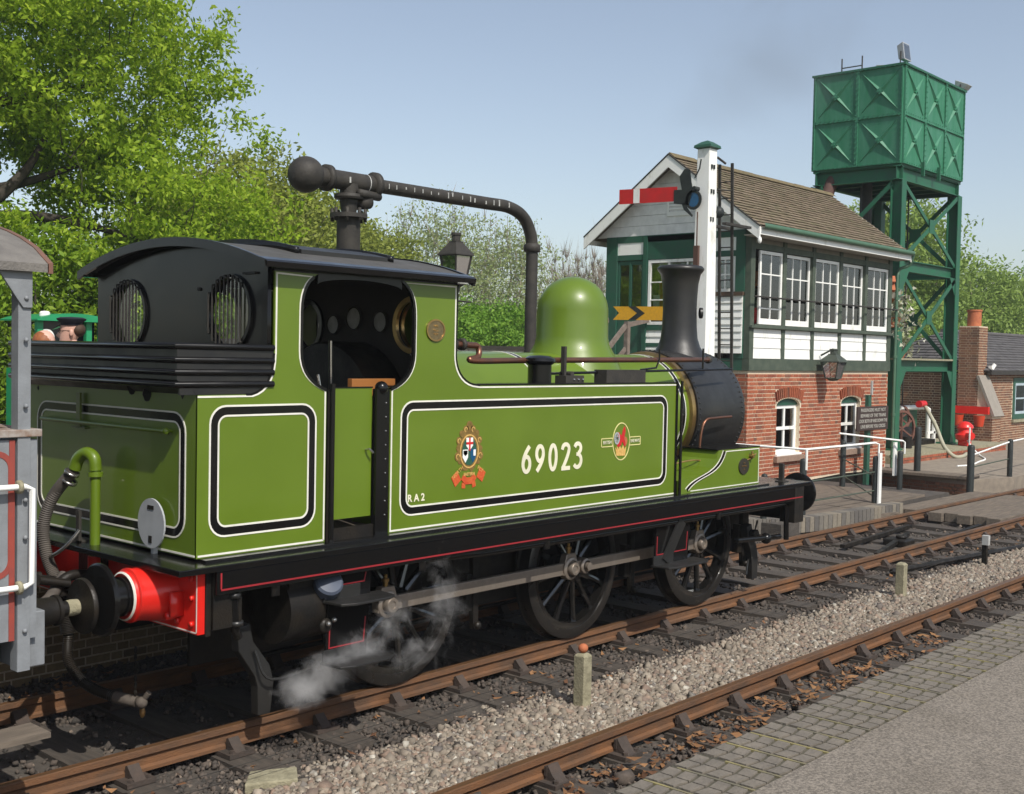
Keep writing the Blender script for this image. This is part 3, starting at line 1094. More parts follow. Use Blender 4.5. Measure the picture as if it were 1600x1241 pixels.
# doorway: panel, posts, sill
dr = MB().box(-.855, -.505, -YT + .035, -YT + .055, 1.36, 2.268).build('cab_door', GREEN, L)
MB().box(-.86, -.5, -YT + .03, -YT + .06, 2.268, 2.276).build('door_top', LBLACK, dr)
MB().tube([(-.56, -YT + .03, 1.83), (-.56, -YT - .01, 1.84), (-.53, -YT - .015, 1.81)], .008, 6).build('door_catch', BRIGHT, dr)
MB().box(-.945, -.36, -YT + .02, -YT + .05, 1.206, 1.3).build('door_sill', DIRTY, L)
m = MB().box(-.49, -.37, -YT - .002, -YT + .045, 1.21, 2.26)
m.sphere((-.43, -YT + .02, 2.265), .05, 14, 8)
dp = m.build('door_post', LBLACK, L, 40)
m = MB()
for i in range(9):
    m.sphere((-.405, -YT - .003, 1.36 + i * .1), .007, 8, 6)
m.build('rivet', BRIGHT, dp)
MB().cyl((-.9, -YT - .012, 1.22), (-.9, -YT - .012, 2.3), .018, n=12).build('handrail', LBLACK, L, 40)
m = MB()
m.box(-.93, -.91, -YT + .0, -YT + .03, 1.22, 2.25)
m.build('door_pillar', DIRTY, L)
MB().cyl((3.33, -YT - .03, 1.22), (3.33, -YT - .03, 2.3), .014, n=12).build('handrail', LBLACK, L, 40)
# works plate on the cab
m = MB().prism(ell(.075, 2.69, .095, .082, 28), SX, -YT - .008, -YT)
pt = m.build('works_plate', BRASSD, L)
MB().ribbon(ell(.075, 2.69, .09, .077, 28), .012, SX, -YT - .012, -YT - .008, True).build('plate_rim', BRASS, pt)
for i, q in enumerate((2.72, 2.69, 2.66)):
    text(['NER', 'No 2', '1951'][i], .024, (.075, -YT - .009, q), FACE_Y, BRASS, 'plate_lettering', pt)

# ---- numbers and crests on the near tank
ym, yn = -YT - .0035, -YT
NUM = MB()
H, Wd, st = .235, .118, .034


def digit(ch, x, z):
    h = H / 2
    o = lambda pts: [(x + a, z + b) for a, b in pts]
    if ch == '0':
        NUM.ribbon(o(ell(Wd / 2, h, Wd / 2 - st / 2, h - st / 2, 30)), st, SX, ym, yn, True)
    if ch in '69':
        lo = ell(Wd / 2, .078, Wd / 2 - st / 2, .078 - st / 2, 26)
        tail = bez((st / 2, .085), (.022, .14), (.055, .18), (.095, H - .012), 10)
        if ch == '9':
            lo = [(Wd - a, H - b) for a, b in lo]
            tail = [(Wd - a, H - b) for a, b in tail]
        NUM.ribbon(o(lo), st, SX, ym, yn, True)
        NUM.ribbon(o(tail), st * 1.02, SX, ym - .0004, yn, False)
    if ch == '2':
        NUM.ribbon(o([(.012, .175)] + ell(.058, .178, .044, .041, 14, PI * .85, -.1) + bez((.1, .165), (.09, .12), (.05, .06), (.022, .018), 8)), st, SX, ym, yn)
        NUM.ribbon(o([(.004, st / 2), (.118, st / 2)]), st, SX, ym - .0004, yn)
    if ch == '3':
        NUM.ribbon(o([(.012, .19)] + ell(.052, .178, .042, .041, 12, PI * .75, -PI * .45)), st, SX, ym, yn)
        NUM.ribbon(o(ell(.048, .073, .052, .056, 14, PI * .45, -PI * .8)), st, SX, ym - .0004, yn)
        NUM.ribbon(o([(.035, .129), (.066, .129)]), st * .9, SX, ym - .0008, yn)


for i, ch in enumerate('69023'):
    digit(ch, 1.075 + i * .168, 1.555)
pr_near = [o for o in L.children if o.name.startswith('tank_side')][0]
NUM.build('number', CREAM, pr_near)
text('R A 2', .075, (-.095, ym, 1.455), FACE_Y, CREAM, 'route_lettering', pr_near, bold=.002)

cx, cz = 2.42, 1.765
m = MB()
m.ribbon(ell(cx, cz, .125, .165, 36), .009, SX, ym, yn, True)
for s in (-1, 1):
    a, b = (cx - .29, cx - .128) if s < 0 else (cx + .128, cx + .29)
    m.ribbon(rrect(a, b, cz - .038, cz + .034, .008, 2), .008, SX, ym, yn, True)
em = m.build('lion_emblem', mat('emblem_cream', (.75, .68, .3), .5), pr_near)
MB().prism([(cx - .07, cz - .125), (cx + .06, cz - .13), (cx + .075, cz - .05), (cx + .05, cz - .075), (cx + .03, cz - .035), (cx + .005, cz - .07), (cx - .02, cz - .03), (cx - .04, cz - .07), (cx - .062, cz - .038), (cx - .068, cz - .075), (cx - .09, cz - .045)], SX, ym, yn).build('crown', GOLD, em)
lion = [(-.062, -.035), (-.05, -.012), (-.03, .0), (-.04, .03), (-.055, .06), (-.05, .085), (-.03, .08), (-.01, .055), (.008, .06), (.02, .1), (.045, .135), (.06, .115), (.058, .08), (.05, .05), (.045, .02), (.06, -.005), (.065, -.04), (.05, -.05), (.03, -.02), (.012, .0), (.0, -.03), (-.02, -.045), (-.04, -.05)]
MB().prism([(cx + a, cz + b) for a, b in lion], SX, ym, yn).build('lion', SIGRED, em)
MB().prism(ell(cx + .06, cz + .0, .03, .04, 18), SX, ym + .001, yn).build('wreath', TERRA, em)
m = MB()
m.ribbon(ell(cx - .065, cz + .03, .034, .048, 24), .013, SX, ym - .001, yn, True)
m.prism(ell(cx - .065, cz + .03, .01, .014, 12), SX, ym - .001, yn)
for i in range(10):
    t = 2 * PI * i / 10
    m.ribbon([(cx - .065, cz + .03), (cx - .065 + .03 * math.cos(t), cz + .03 + .044 * math.sin(t))], .005, SX, ym - .001, yn)
m.build('wheel_device', DISC, em)
text('BRITISH', .042, (cx - .208, ym, cz - .002), FACE_Y, CREAM, 'lettering', em, sx=.85)
text('RAILWAYS', .042, (cx + .209, ym, cz - .002), FACE_Y, CREAM, 'lettering', em, sx=.7)

# railway crest: carved brown mantling, three shields, red scroll
ax_, az_ = .46, 1.785
m = MB()
out = []
for i in range(96):
    t = 2 * PI * i / 96
    r = 1 + .09 * math.sin(9 * t + .6) + .05 * math.sin(17 * t)
    rx, rz = .118 * r, (.15 if math.sin(t) > 0 else .125) * r
    zz = math.sin(t)
    sq = 1 - .45 * max(0, zz) ** 3
    out.append((ax_ + rx * math.cos(t) * sq, az_ + rz * zz))
m.prism(out, SX, ym, yn)
for a, b, r in ((-.035, .14, .026), (.035, .14, .026), (0, .165, .03), (-.1, .07, .026), (.1, .07, .026), (-.075, .115, .022), (.075, .115, .022), (-.11, -.03, .03), (.11, -.03, .03)):
    m.prism(ell(ax_ + a, az_ + b, r, r, 14), SX, ym - .001, yn)
crest = m.build('crest_mantling', BROWNC, pr_near)
m = MB()
for a, b, r in ((-.1, .07, .014), (.1, .07, .014), (-.035, .14, .014), (.035, .14, .014), (-.11, -.03, .016), (.11, -.03, .016)):
    m.ribbon(ell(ax_ + a, az_ + b, r, r, 10, 0, 4.6), .005, SX, ym - .0022, yn)
m.ribbon(ell(ax_, az_, .088, .105, 24), .008, SX, ym - .0022, yn, True)
m.build('crest_scrollwork', GOLD, crest)
MB().prism(ell(ax_, az_, .07, .09, 24), SX, ym - .0025, yn).build('crest_field', BOXGREEN, crest)


def shield(cx_, cz_, w__, h__, mt, nm):
    MB().prism([(cx_ - w__, cz_ + h__), (cx_ + w__, cz_ + h__), (cx_ + w__, cz_ - h__ * .2), (cx_, cz_ - h__), (cx_ - w__, cz_ - h__ * .2)], SX, ym - .004, yn).build(nm, mt, crest)


shield(ax_ + .0, az_ + .045, .033, .042, BOXWHITE, 'shield')
MB().ribbon([(ax_, az_ + .087), (ax_, az_ + .004)], .015, SX, ym - .0055, yn).ribbon([(ax_ - .033, az_ + .052), (ax_ + .033, az_ + .052)], .015, SX, ym - .0058, yn).build('red_cross', SIGRED, crest)
shield(ax_ - .04, az_ - .03, .026, .042, BOXWHITE, 'shield')
shield(ax_ - .04, az_ - .012, .02, .018, SIGRED, 'shield_device')
shield(ax_ + .036, az_ - .03, .026, .045, BLUEG, 'shield')
MB().prism(rrect(ax_ + .038, ax_ + .06, az_ - .03, az_ + .01, .003, 1), SX, ym - .0052, yn).build('shield_device', BOXWHITE, crest)
m = MB()
m.ribbon([(ax_ - .135, az_ - .15), (ax_ - .085, az_ - .115)], .06, SX, ym - .001, yn)
m.ribbon([(ax_ + .135, az_ - .135), (ax_ + .085, az_ - .105)], .06, SX, ym - .001, yn)
m.ribbon([(ax_ - .055, az_ - .125), (ax_ - .025, az_ - .148), (ax_ + .025, az_ - .148), (ax_ + .055, az_ - .122)], .036, SX, ym - .003, yn)
m.ribbon([(ax_ - .06, az_ - .17), (ax_ - .03, az_ - .172)], .03, SX, ym - .001, yn)
m.ribbon([(ax_ + .03, az_ - .172), (ax_ + .06, az_ - .165)], .03, SX, ym - .001, yn)
sc_ = m.build('crest_scroll', mat('scroll_red', (.5, .03, .015), .5, 0, (.6, .14, .03), 60), crest)
text('NORTH', .034, (ax_ - .11, ym - .0012, az_ - .132), FACE_Y @ Matrix.Rotation(.6, 3, 'Z'), GOLD, 'scroll_lettering', sc_)
text('EASTERN', .026, (ax_, ym - .0032, az_ - .147), FACE_Y, GOLD, 'scroll_lettering', sc_, bold=.001)
text('RLY', .036, (ax_ + .112, ym - .0012, az_ - .12), FACE_Y @ Matrix.Rotation(-.5, 3, 'Z'), GOLD, 'scroll_lettering', sc_)

for q in [crest] + list(crest.children) + [sc_] + list(sc_.children):
    if q.get('scaled'): continue
    q['scaled'] = 1
    for v_ in q.data.vertices:
        v_.co.x = ax_ + (v_.co.x - ax_) * 1.12
        v_.co.z = az_ - .012 + (v_.co.z - az_) * 1.2
    del q['scaled']
# ---- boiler, dome, smokebox, chimney
BZ, BR = 1.937, .605
bo = MB().cyl((.28, 0, BZ), (4.3, 0, BZ), BR, n=64).build('boiler', GREEN, L, 40)
for x in (.95, 1.95, 3.0, 4.12):
    m = MB().lathe([(BR, 0), (BR + .006, 0), (BR + .006, .05), (BR, .05)], (x, 0, BZ), (1, 0, 0), 64)
    b1 = m.build('boiler_band', LBLACK, bo, 40)
    m = MB()
    for q in (-.012, .05):
        m.lathe([(BR, q), (BR + .007, q), (BR + .007, q + .011), (BR, q + .011)], (x, 0, BZ), (1, 0, 0), 64)
    m.build('white_line', WHITE, bo, 40)
MB().lathe([(BR, 0), (BR + .035, .01), (BR + .04, .05), (BR + .035, .08), (BR, .09)], (4.25, 0, BZ), (1, 0, 0), 64).build('brass_band', BRASS, bo, 40)
sb = MB().lathe([(BR - .02, 0), (BR + .05, 0), (BR + .05, .92), (BR + .045, .94), (0, .94)], (4.34, 0, BZ), (1, 0, 0), 64).build('smokebox', SATIN, L, 35)
m = MB()
for x in (4.38, 5.22):
    for i in range(72):
        t = 2 * PI * i / 72
        m.sphere((x, (BR + .05) * math.cos(t), BZ + (BR + .05) * math.sin(t)), .011, 6, 4)
m.build('rivet', SATIN, sb, 60)
m = MB().lathe([(.5, 0), (.52, .03), (.45, .08), (.3, .12), (0, .14)], (5.28, 0, BZ), (1, 0, 0), 40)
m.build('smokebox_door', SATIN, sb, 35)
MB().box(4.4, 5.25, -.42, .42, 1.2, 1.6).build('saddle', LBLACK, L)
MB().box(.3, 4.4, -.45, .45, 1.0, 1.5).build('lower_frame', DIRTY, L)
chim = [(.36, -.2), (.3, -.1), (.235, .0), (.205, .09), (.192, .22), (.186, .4), (.19, .56), (.2, .7), (.222, .8), (.25, .835), (.258, .85), (.258, .866), (.235, .89), (.2, .895), (.185, .87), (.17, .8), (.15, .5)]
ch = MB().lathe([(r, z) for r, z in chim], (4.93, 0, BZ + BR + .1), (0, 0, 1), 48).build('chimney', SATIN, L, 50)
m = MB()
m.lathe([(0, .03), (.06, .03), (.06, 0)], (5.1, -.15, 3.02), (.7, -.7, 0), 16)
m.build('chimney_cap_bolt', SATIN, ch, 40)
dome = [(.55, -.36), (.47, -.14), (.41, -.04), (.372, .03), (.356, .1), (.352, .36)] + [(.352 * math.cos(t), .36 + .34 * math.sin(t)) for t in [PI / 2 * i / 14 for i in range(1, 15)]]
dm = MB().lathe(dome, (3.04, 0, 2.6), (0, 0, 1), 56).build('steam_dome', GREEN, L, 60)
# pipes and fittings on the boiler side
py = -.8
m = MB()
m.tube(spline([(.25, -.84, 2.595), (.7, -.84, 2.59), (.8, -.84, 2.575), (.78, -.86, 2.5), (.66, -.88, 2.475), (.8, -.88, 2.465), (1.4, -.86, 2.475), (2.8, -.8, 2.49), (4.0, -.7, 2.5), (4.55, -.62, 2.505)], 8), .025, 12)
pp = m.build('ejector_pipe', COPPER, L, 60)
m = MB()
for x in (.5, .6):
    m.lathe([(.026, 0), (.048, 0), (.048, .03), (.026, .03)], (x, -.84, 2.594), (1, 0, 0), 16)
m.cyl((4.55, -.62, 2.505), (4.66, -.56, 2.505), .04, n=14)
m.build('pipe_union', IRON, pp, 40)
m = MB().lathe([(.1, 0), (.1, .16), (.112, .165), (.135, .19), (.13, .215), (.09, .235), (0, .24)], (1.46, -.93, 2.28), (0, 0, 1), 28)
m.build('water_filler', LBLACK, L, 50)
m = MB()
m.cyl((1.6, -.9, 2.365), (4.9, -.7, 2.41), .012, n=8)
m.tube([(4.3, -.72, 2.40), (4.3, -.72, 2.62)], .01, 6)
m.tube([(3.05, -.83, 2.4), (3.35, -.8, 2.42), (3.4, -.8, 2.5), (3.4, -.8, 2.6)], .01, 6)
rr = m.build('control_rod', LBLACK, L)
m = MB()
m.box(1.75, 2.0, -.98, -.86, 2.282, 2.35)
m.box(2.35, 2.95, -.96, -.82, 2.282, 2.4)
m.box(1.8, 1.83, -.92, -.88, 2.282, 2.6)
m.cyl((1.9, -.93, 2.36), (1.9, -.8, 2.36), .025)
m.build('tank_top_gear', IRON, L, bev=.006)
m = MB()
for i in range(3):
    m.sphere((1.86 + i * .06, -.982, 2.315), .012, 8, 6)
m.build('gear_bolt', BRIGHT, L)
m = MB()
m.tube(spline([(4.25, -.73, 1.5), (4.27, -.74, 1.75), (4.34, -.75, 1.88), (4.5, -.76, 1.9), (4.85, -.74, 1.905)], 6), .014, 8)
m.build('smokebox_handrail', COPPER, L, 60)
m = MB().tube(spline([(3.4, -.75, 1.42), (3.9, -.88, 1.5), (4.25, -1.0, 1.45), (4.6, -1.09, 1.48), (4.74, -1.11, 1.54)], 6), .009, 6)
m.build('drain_pipe', BRASS, L)
MB().cyl((3.55, -.6, 1.47), (3.8, -.7, 1.46), .045).build('washout_plug', IRON, L, 40)

# ---- front sandbox with lined side
sand = [(3.36, 1.206), (4.86, 1.206), (4.86, 1.605), (4.06, 1.605), (4.02, 1.52), (3.93, 1.44), (3.8, 1.39), (3.6, 1.36), (3.36, 1.345)]
for s in (-1, 1):
    P = lambda a, b, t: (a, s * t, b)
    sx_ = MB().prism(sand, P, .66, YT).build('sandbox', GREEN, L)
    m = MB()
    curve = bez((3.5, 1.25), (3.7, 1.4), (4.05, 1.33), (4.17, 1.59), 12)
    m.ribbon([(a - .028, b + .01) for a, b in curve], .009, P, YT, YT + .003)
    m.ribbon([(a + .026, b - .005) for a, b in curve[:-1]] + [(4.2, 1.588), (4.845, 1.588), (4.845, 1.235), (3.56, 1.235)], .009, P, YT, YT + .003)
    m.build('white_line', WHITE, sx_)
    MB().ribbon(curve, .045, P, YT, YT + .002).build('black_band', LBLACK, sx_)
    MB().box(4.03, 4.87, s * YT if s < 0 else .64, -.64 if s < 0 else YT, 1.606, 1.618).build('sandbox_top', LBLACK, sx_)
    MB().box(3.36, 4.95, s * 1.13 - .03, s * 1.13 + .03, 1.206, 1.22).build('angle_iron', LBLACK, sx_)
m = MB().prism(ell(4.54, 1.42, .1, .082, 24), SX, -YT - .012, -YT)
sp = m.build('shed_plate', mat('bronze_plate', (.09, .08, .06), .4, .7), L)
text('THE', .022, (4.54, -YT - .013, 1.45), FACE_Y, BRASS, 'plate_lettering', sp)
text('CARRIAGES', .022, (4.54, -YT - .013, 1.42), FACE_Y, BRASS, 'plate_lettering', sp, sx=.9)
text('69', .022, (4.54, -YT - .013, 1.385), FACE_Y, BRASS, 'plate_lettering', sp)
m = MB()
m.cyl((4.66, -YT, 1.52), (4.66, -YT - .05, 1.52), .02, n=8)
m.cyl((4.66, -YT - .03, 1.52), (4.66, -YT - .03, 1.57), .012, n=8)
m.build('plate_bracket', BRASS, L)
m = MB().box(5.3, 5.42, -1.13, -1.03, 1.205, 1.215)
m.box(5.34, 5.38, -1.1, -1.05, 1.215, 1.4)
m.build('lamp_iron', IRON, L, bev=.004)

# ---- wheels
WZ = .625


def wheel():
    t = MB()
    y = -.82
    tyre = MB().lathe([(.54, .0), (.6, .0), (.625, .012), (.625, .12), (.65, .125), (.65, .145), (.54, .145), (.54, .0)], (0, y, 0), (0, 1, 0), 64)
    sp = MB()
    sp.lathe([(.49, .015), (.545, .01), (.545, .12), (.49, .105), (.49, .015)], (0, y, 0), (0, 1, 0), 56)
    sp.lathe([(0, -.02), (.1, -.02), (.12, 0), (.12, .12), (0, .12)], (0, y, 0), (0, 1, 0), 24)
    for i in range(12):
        th = 2 * PI * i / 12 + .13
        c, s = math.cos(th), math.sin(th)
        p0, p1 = Vector((.09 * c, y + .05, .09 * s)), Vector((.5 * c, y + .065, .5 * s))
        rr_ = [.036, .03, .027, .033]
        sp.tube([p0.lerp(p1, q) for q in (0, .3, .75, 1)], rr_, 8, False)
    # crank boss
    sp.lathe([(0, -.035), (.085, -.035), (.095, -.02), (.095, .08)], (-.264, y, .054), (0, 1, 0), 20)
    sp.prism([(.0, -.11), (.0, .11), (-.264, .145), (-.264, -.035)], lambda a, b, q: (a, q, b), y - .015, y + .05)
    bal = [(.2 * math.cos(a), .2 * math.sin(a)) for a in (.55, 0, -.6)] + [(.495 * math.cos(a), .495 * math.sin(a)) for a in (-.75, -.5, -.25, 0, .25, .5, .7)]
    wg = mat('wheel_gloss_black', (.006, .006, .006), .16, 0, (.012, .011, .01), 8, coat=.7, rvar=.08)
    return tyre.mesh('tyre', mat('tyre_black', (.01, .0095, .009), .36, 0, (.024, .021, .018), 9, coat=.2, rvar=.12), 35), sp.mesh('wheel_centre', wg, 35)


TY, WC = wheel()
for i, x in enumerate((0, 2.13, 4.17)):
    for s in (1, -1):
        a = inst('wheel', WC, L, (x, 0, WZ), (0, 0, 0), (1, s, 1))
        b = bpy.data.objects.new('tyre', TY)
        C.objects.link(b)
        b.parent = a
    MB().cyl((x, -.7, WZ), (x, .7, WZ), .085, n=16).build('axle', DIRTY, L, 40)
# coupling rods
px, pz, ry = -.264, .679, -.955
for s in (-1, 1):
    P = lambda a, b, t: (a, s * t, b)
    xs_ = [px, px + 2.13, px + 4.17]
    m = MB()
    for a, b in ((xs_[0] + .06, xs_[1] + .14), (xs_[1] + .14, xs_[2] - .06)):
        m.box(a, b, s * .955 - .022, s * .955 + .022, pz - .052, pz + .052)
    for x in xs_:
        m.prism([(x - .1, pz - .055), (x + .1, pz - .055), (x + .085, pz + .06), (x + .06, pz + .13), (x - .06, pz + .13), (x - .085, pz + .06)], P, .925, .99)
        m.lathe([(.1, 0), (.1, .07), (.075, .08)], (x, s * .925, pz), (0, s, 0), 24)
    m.lathe([(.07, 0), (.07, .08), (.05, .09)], (xs_[1] + .2, s * .92, pz + .0), (0, s, 0), 20)
    rod = m.build('coupling_rod', STEEL, L, 35, bev=.005)
    for x in xs_:
        MB().lathe([(.058, 0), (.058, .045), (.05, .055), (.03, .055), (.028, .048), (0, .05)], (x, s * .99, pz), (0, s, 0), 20).build('crank_pin', STEEL, rod, 40)
        MB().lathe([(.02, 0), (.02, .03), (.028, .035), (.028, .055), (.014, .06), (.014, .085), (0, .09)], (x, s * .955, pz + .13), (0, 0, 1), 12).build('oil_cup', BRASS, rod, 40)
    MB().lathe([(.035, 0), (.035, .03), (0, .032)], (xs_[1] + .2, s * 1.01, pz), (0, s, 0), 14).build('knuckle_pin', STEEL, rod, 40)
# brake hangers and blocks
for x in (.8, 2.95, 4.98):
    m = MB()
    m.beam((x, -.83, 1.0), (x + .02, -.83, .3), .05, .06, (1, 0, 0))
    m.beam((x - .03, -.8, .75), (x - .05, -.8, .45), .08, .09, (1, 0, 0))
    m.sphere((x + .02, -.87, .33), .035, 10, 8)
    m.build('brake_hanger', DIRTY, L, bev=.006)
MB().cyl((-1.0, -.35, .3), (5.1, -.35, .3), .018, n=8).build('brake_rod', DIRTY, L)


# steps
def steps(x0, x1, zs, hang):
    m = MB()
    m.prism([(x0 + .02, 1.02), (x1 - .1, 1.02), (x1 - .14, zs[-1]), (x0, zs[-1])], SX, -1.2, -1.185)
    st_ = m.build('step_hanger', LBLACK, L)
    m = MB()
    for i, z in enumerate(zs):
        up_ = 1.0 if i == 0 else zs[i - 1] - .12
        m.ribbon([(x0 + .035, min(up_, z + .28)), (x0 + .03, z + .11), (x1 - .165, z + .11), (x1 - .15, min(up_, z + .28))], .009, SX, -1.203, -1.2)
    m.build('red_line', REDL, st_)
    for z in zs:
        m = MB()
        m.prism([(x0 - .02, -1.17), (x1, -1.17), (x1 - .02, -1.36), (x1 - .1, -1.4), (x0 + .1, -1.4), (x0, -1.36)], lambda a, b, t: (a, b, t), z, z + .018)
        m.box(x0 - .02, x0 + .3, -1.205, -1.19, z, z + .1)
        m.build('step_tread', SATIN, st_, bev=.004)


steps(-1.02, -.52, (.83, .41), 0)
steps(2.82, 3.5, (.6,), 0)
MB().beam((3.2, -1.24, 1.0), (2.98, -1.21, .64), .02, .12, (1, 0, 0)).build('step_stay', SATIN, L)
# pipe under the valance
m = MB().tube(spline([(-1.72, -1.2, .72), (-1.76, -1.22, .8), (-1.77, -1.22, 1.05), (-1.74, -1.22, 1.09), (-1.68, -1.22, 1.1)], 5) + [Vector((.5, -1.22, 1.0)), Vector((3, -1.22, .995)), Vector((5.2, -1.2, .99)), Vector((5.25, -1.2, .97)), Vector((5.27, -1.2, .6))], .028, 12)
pi_ = m.build('steam_heat_pipe', LBLACK, L, 60)
m = MB()
for x in (-1.5, -.2, 1.2, 3.8):
    m.box(x, x + .06, -1.25, -1.24, .95, 1.1)
m.lathe([(.03, 0), (.045, 0), (.045, .03), (.03, .03)], (-1.77, -1.22, .98), (0, 0, 1), 14)
m.lathe([(.03, 0), (.045, 0), (.045, .03), (.03, .03)], (-1.75, -1.22, .8), (0, 0, 1), 14)
m.build('pipe_clip', SATIN, pi_, 40)
m = MB().cyl((5.0, -1.0, .66), (5.0, -.4, .6), .05)
m.cyl((4.5, -1.05, .65), (5.3, -1.1, .62), .03)
m.sphere((5.05, -1.08, .62), .06, 12, 8)
m.build('drain_cock', LBLACK, L, 50)
# reservoir and sandbox under the cab
m = MB().cyl((-1.3, -.95, .8), (-.72, -.95, .8), .24, n=28)
m.box(-1.28, -.9, -1.14, -.9, .7, 1.0)
m.sphere((-1.02, -1.2, .68), .05, 12, 8, (1, .5, 1))
m.build('brake_cylinder', DIRTY, L, 40)
m = MB().lathe([(.1, 0), (.1, .07), (.085, .085), (0, .09)], (-.98, -1.15, .93), (-.25, -.75, .6), 24)
m.build('cylinder_cap', BLUEGREY, L, 40)
m = MB()
m.sphere((-1.03, -1.24, .7), .018, 8, 6)
m.sphere((-.98, -1.24, .72), .018, 8, 6)
m.build('cap_nut', BRIGHT, L)
# guard irons
for pts, yy in (([(-1.52, .72), (-1.5, .58), (-1.37, .4), (-1.34, .3), (-1.35, .1)], -.93), ([(4.96, .75), (5.0, .6), (5.06, .5), (5.1, .35), (5.1, .16)], -.88)):
    m = MB()
    m.ribbon(pts, [.1, .12, .13, .13, .1], lambda a, b, t: (a, t, b), yy - .05, yy + .03)
    m.build('guard_iron', SATIN, L, bev=.006)
for pts in ([(5.35, -.8, .75), (5.0, -.9, .35), (4.8, -1.0, .25)], [(-1.45, -1.0, .55), (-1.35, -1.05, .35), (-.9, -1.05, .38), (-.8, -1.0, .3)]):
    MB().tube(spline(pts, 6), .01, 6).build('sand_pipe', SATIN, L)
# ---- rear fittings
m = MB()
m.tube(spline([(-2.08, -.09, 1.12), (-2.08, -.09, 1.6), (-2.08, -.09, 1.74)], 3), .034, 14)
vp = m.build('vacuum_standpipe', GREEN, L, 60)
m = MB().tube(spline([(-2.08, -.09, 1.7), (-2.085, -.08, 1.78), (-2.1, -.01, 1.81), (-2.12, .06, 1.77), (-2.13, .09, 1.7)], 6), .042, 14)
m.lathe([(.034, 0), (.05, 0), (.05, .03), (.034, .03)], (-2.08, -.09, 1.66), (0, 0, 1), 18)
m.build('elbow', GREEN, vp, 60)
MB().cyl((-2.08, -.09, 1.0), (-2.08, -.09, 1.13), .045).build('pipe_foot', RED, vp, 40)
MB().tube(spline([(-2.08, -.1, 1.03), (-2.09, -.14, .9), (-2.06, -.16, .8)], 5), .04, 12).build('red_elbow', RED, vp, 60)


def hose(pts, r, name, par, m_=HOSE):
    s = spline(pts, 14)
    q = []
    rs = []
    for i in range(len(s) - 1):
        for k_ in range(2):
            q.append(s[i].lerp(s[i + 1], k_ / 2))
            rs.append(r * (1.0 if k_ else .88))
    return MB().tube(q, rs, 14).build(name, m_, par, 60)


hose([(-2.13, .1, 1.69), (-2.2, .25, 1.5), (-2.24, .3, 1.3), (-2.24, .25, 1.1), (-2.22, .16, .95), (-2.2, .12, .85)], .042, 'vacuum_hose', L)
m = MB()
for z, y in ((1.68, .1), (1.62, .13)):
    m.lathe([(.038, 0), (.052, 0), (.052, .02), (.038, .02)], (-2.14, y, z), (-.2, .5, -1), 16)
m.build('hose_clip', BRIGHT, L, 40)
hose([(-2.2, .12, .9), (-2.2, .07, .75), (-2.19, .05, .6)], .05, 'steam_hose', L, DIRTY)
hose([(-2.19, .05, .6), (-2.2, .02, .42), (-2.14, -.1, .28), (-2.05, -.28, .22), (-1.98, -.42, .21)], .036, 'hanging_hose', L, DIRTY)
m = MB()
m.tube([(-2.05, -.3, .22), (-1.97, -.44, .2)], .038, 12)
m.sphere((-1.96, -.48, .2), .04, 10, 8)
m.tube([(-1.95, -.47, .2), (-1.93, -.52, .27)], .02, 8)
m.build('hose_coupling', mat('grubby_grey', (.12, .1, .08), .8, 0, (.07, .055, .045), 20), L, 50)
m = MB()
for i in range(7):
    m.sphere((-1.98 - .005 * i, -.44 - .008 * i, .26 + .05 * i), .012, 6, 5, (1, 1, 2))
m.build('chain', DIRTY, L)
MB().sphere((-1.94, -.46, .13), .02, 8, 6, (1, 1, 2)).build('brass_tag', BRASS, L)
# draw gear
m = MB()
m.box(-2.06, -2.02, -.16, .16, .86, 1.12)
m.tube(spline([(-2.05, 0, .99), (-2.2, 0, 1.0), (-2.28, 0, .95), (-2.26, 0, .88)], 5), .035, 10)
m.tube([(-2.24, .06, .96), (-2.5, .09, 1.02)], .028, 8)
m.tube([(-2.24, -.06, .96), (-2.5, -.02, 1.02)], .028, 8)
m.cyl((-2.5, -.1, 1.02), (-2.5, .16, 1.02), .045)
m.cyl((-2.62, .02, 1.02), (-2.4, .02, 1.02), .03)
m.build('screw_coupling', DIRTY, L, 50)
# grab rail, lamp irons, disc
m = MB().cyl((-2.01, -.8, 2.0), (-2.01, .8, 2.0), .014, n=10)
for y in (-.8, 0, .8):
    m.cyl((-2.01, y, 2.0), (-1.955, y, 2.0), .012, n=8)
m.sphere((-2.01, -.82, 2.0), .024, 10, 8)
m.build('grab_rail', GREEN, L, 50)
m = MB()
m.box(-1.99, -1.975, .29, .34, 1.96, 2.2)
m.box(-1.99, -1.956, .22, .41, 1.955, 1.965)
m.build('lamp_iron', mat('iron_pale_green', (.12, .16, .03), .4), L, bev=.003)
m = MB()
for y in (.05, .72):
    m.box(-2.12, -2.1, y, y + .04, 1.2, 1.42)
    m.box(-2.12, -2.0, y, y + .14, 1.205, 1.215)
m.build('lamp_iron', IRON, L)
m = MB().prism(ell(-.64, 1.4, .155, .16, 32), SY, -2.0, -1.988)
m.box(-1.988, -1.957, -.655, -.625, 1.2, 1.5)
dc = m.build('headcode_disc', DISC, L)
m = MB().box(-2.004, -2.0005, -.675, -.605, 1.49, 1.515)
m.box(-2.004, -2.0005, -.655, -.62, 1.275, 1.32)
m.build('disc_slot', DIRTY, dc)
tag(dc, 'oval grey disc on the bunker lamp iron')
MB().tube(spline([(-2.2, .3, 1.1), (-2.25, .15, 1.12), (-2.22, .02, 1.2), (-2.15, -.02, 1.3)], 5), .013, 8).build('hose_shackle', BRIGHT, L, 50)

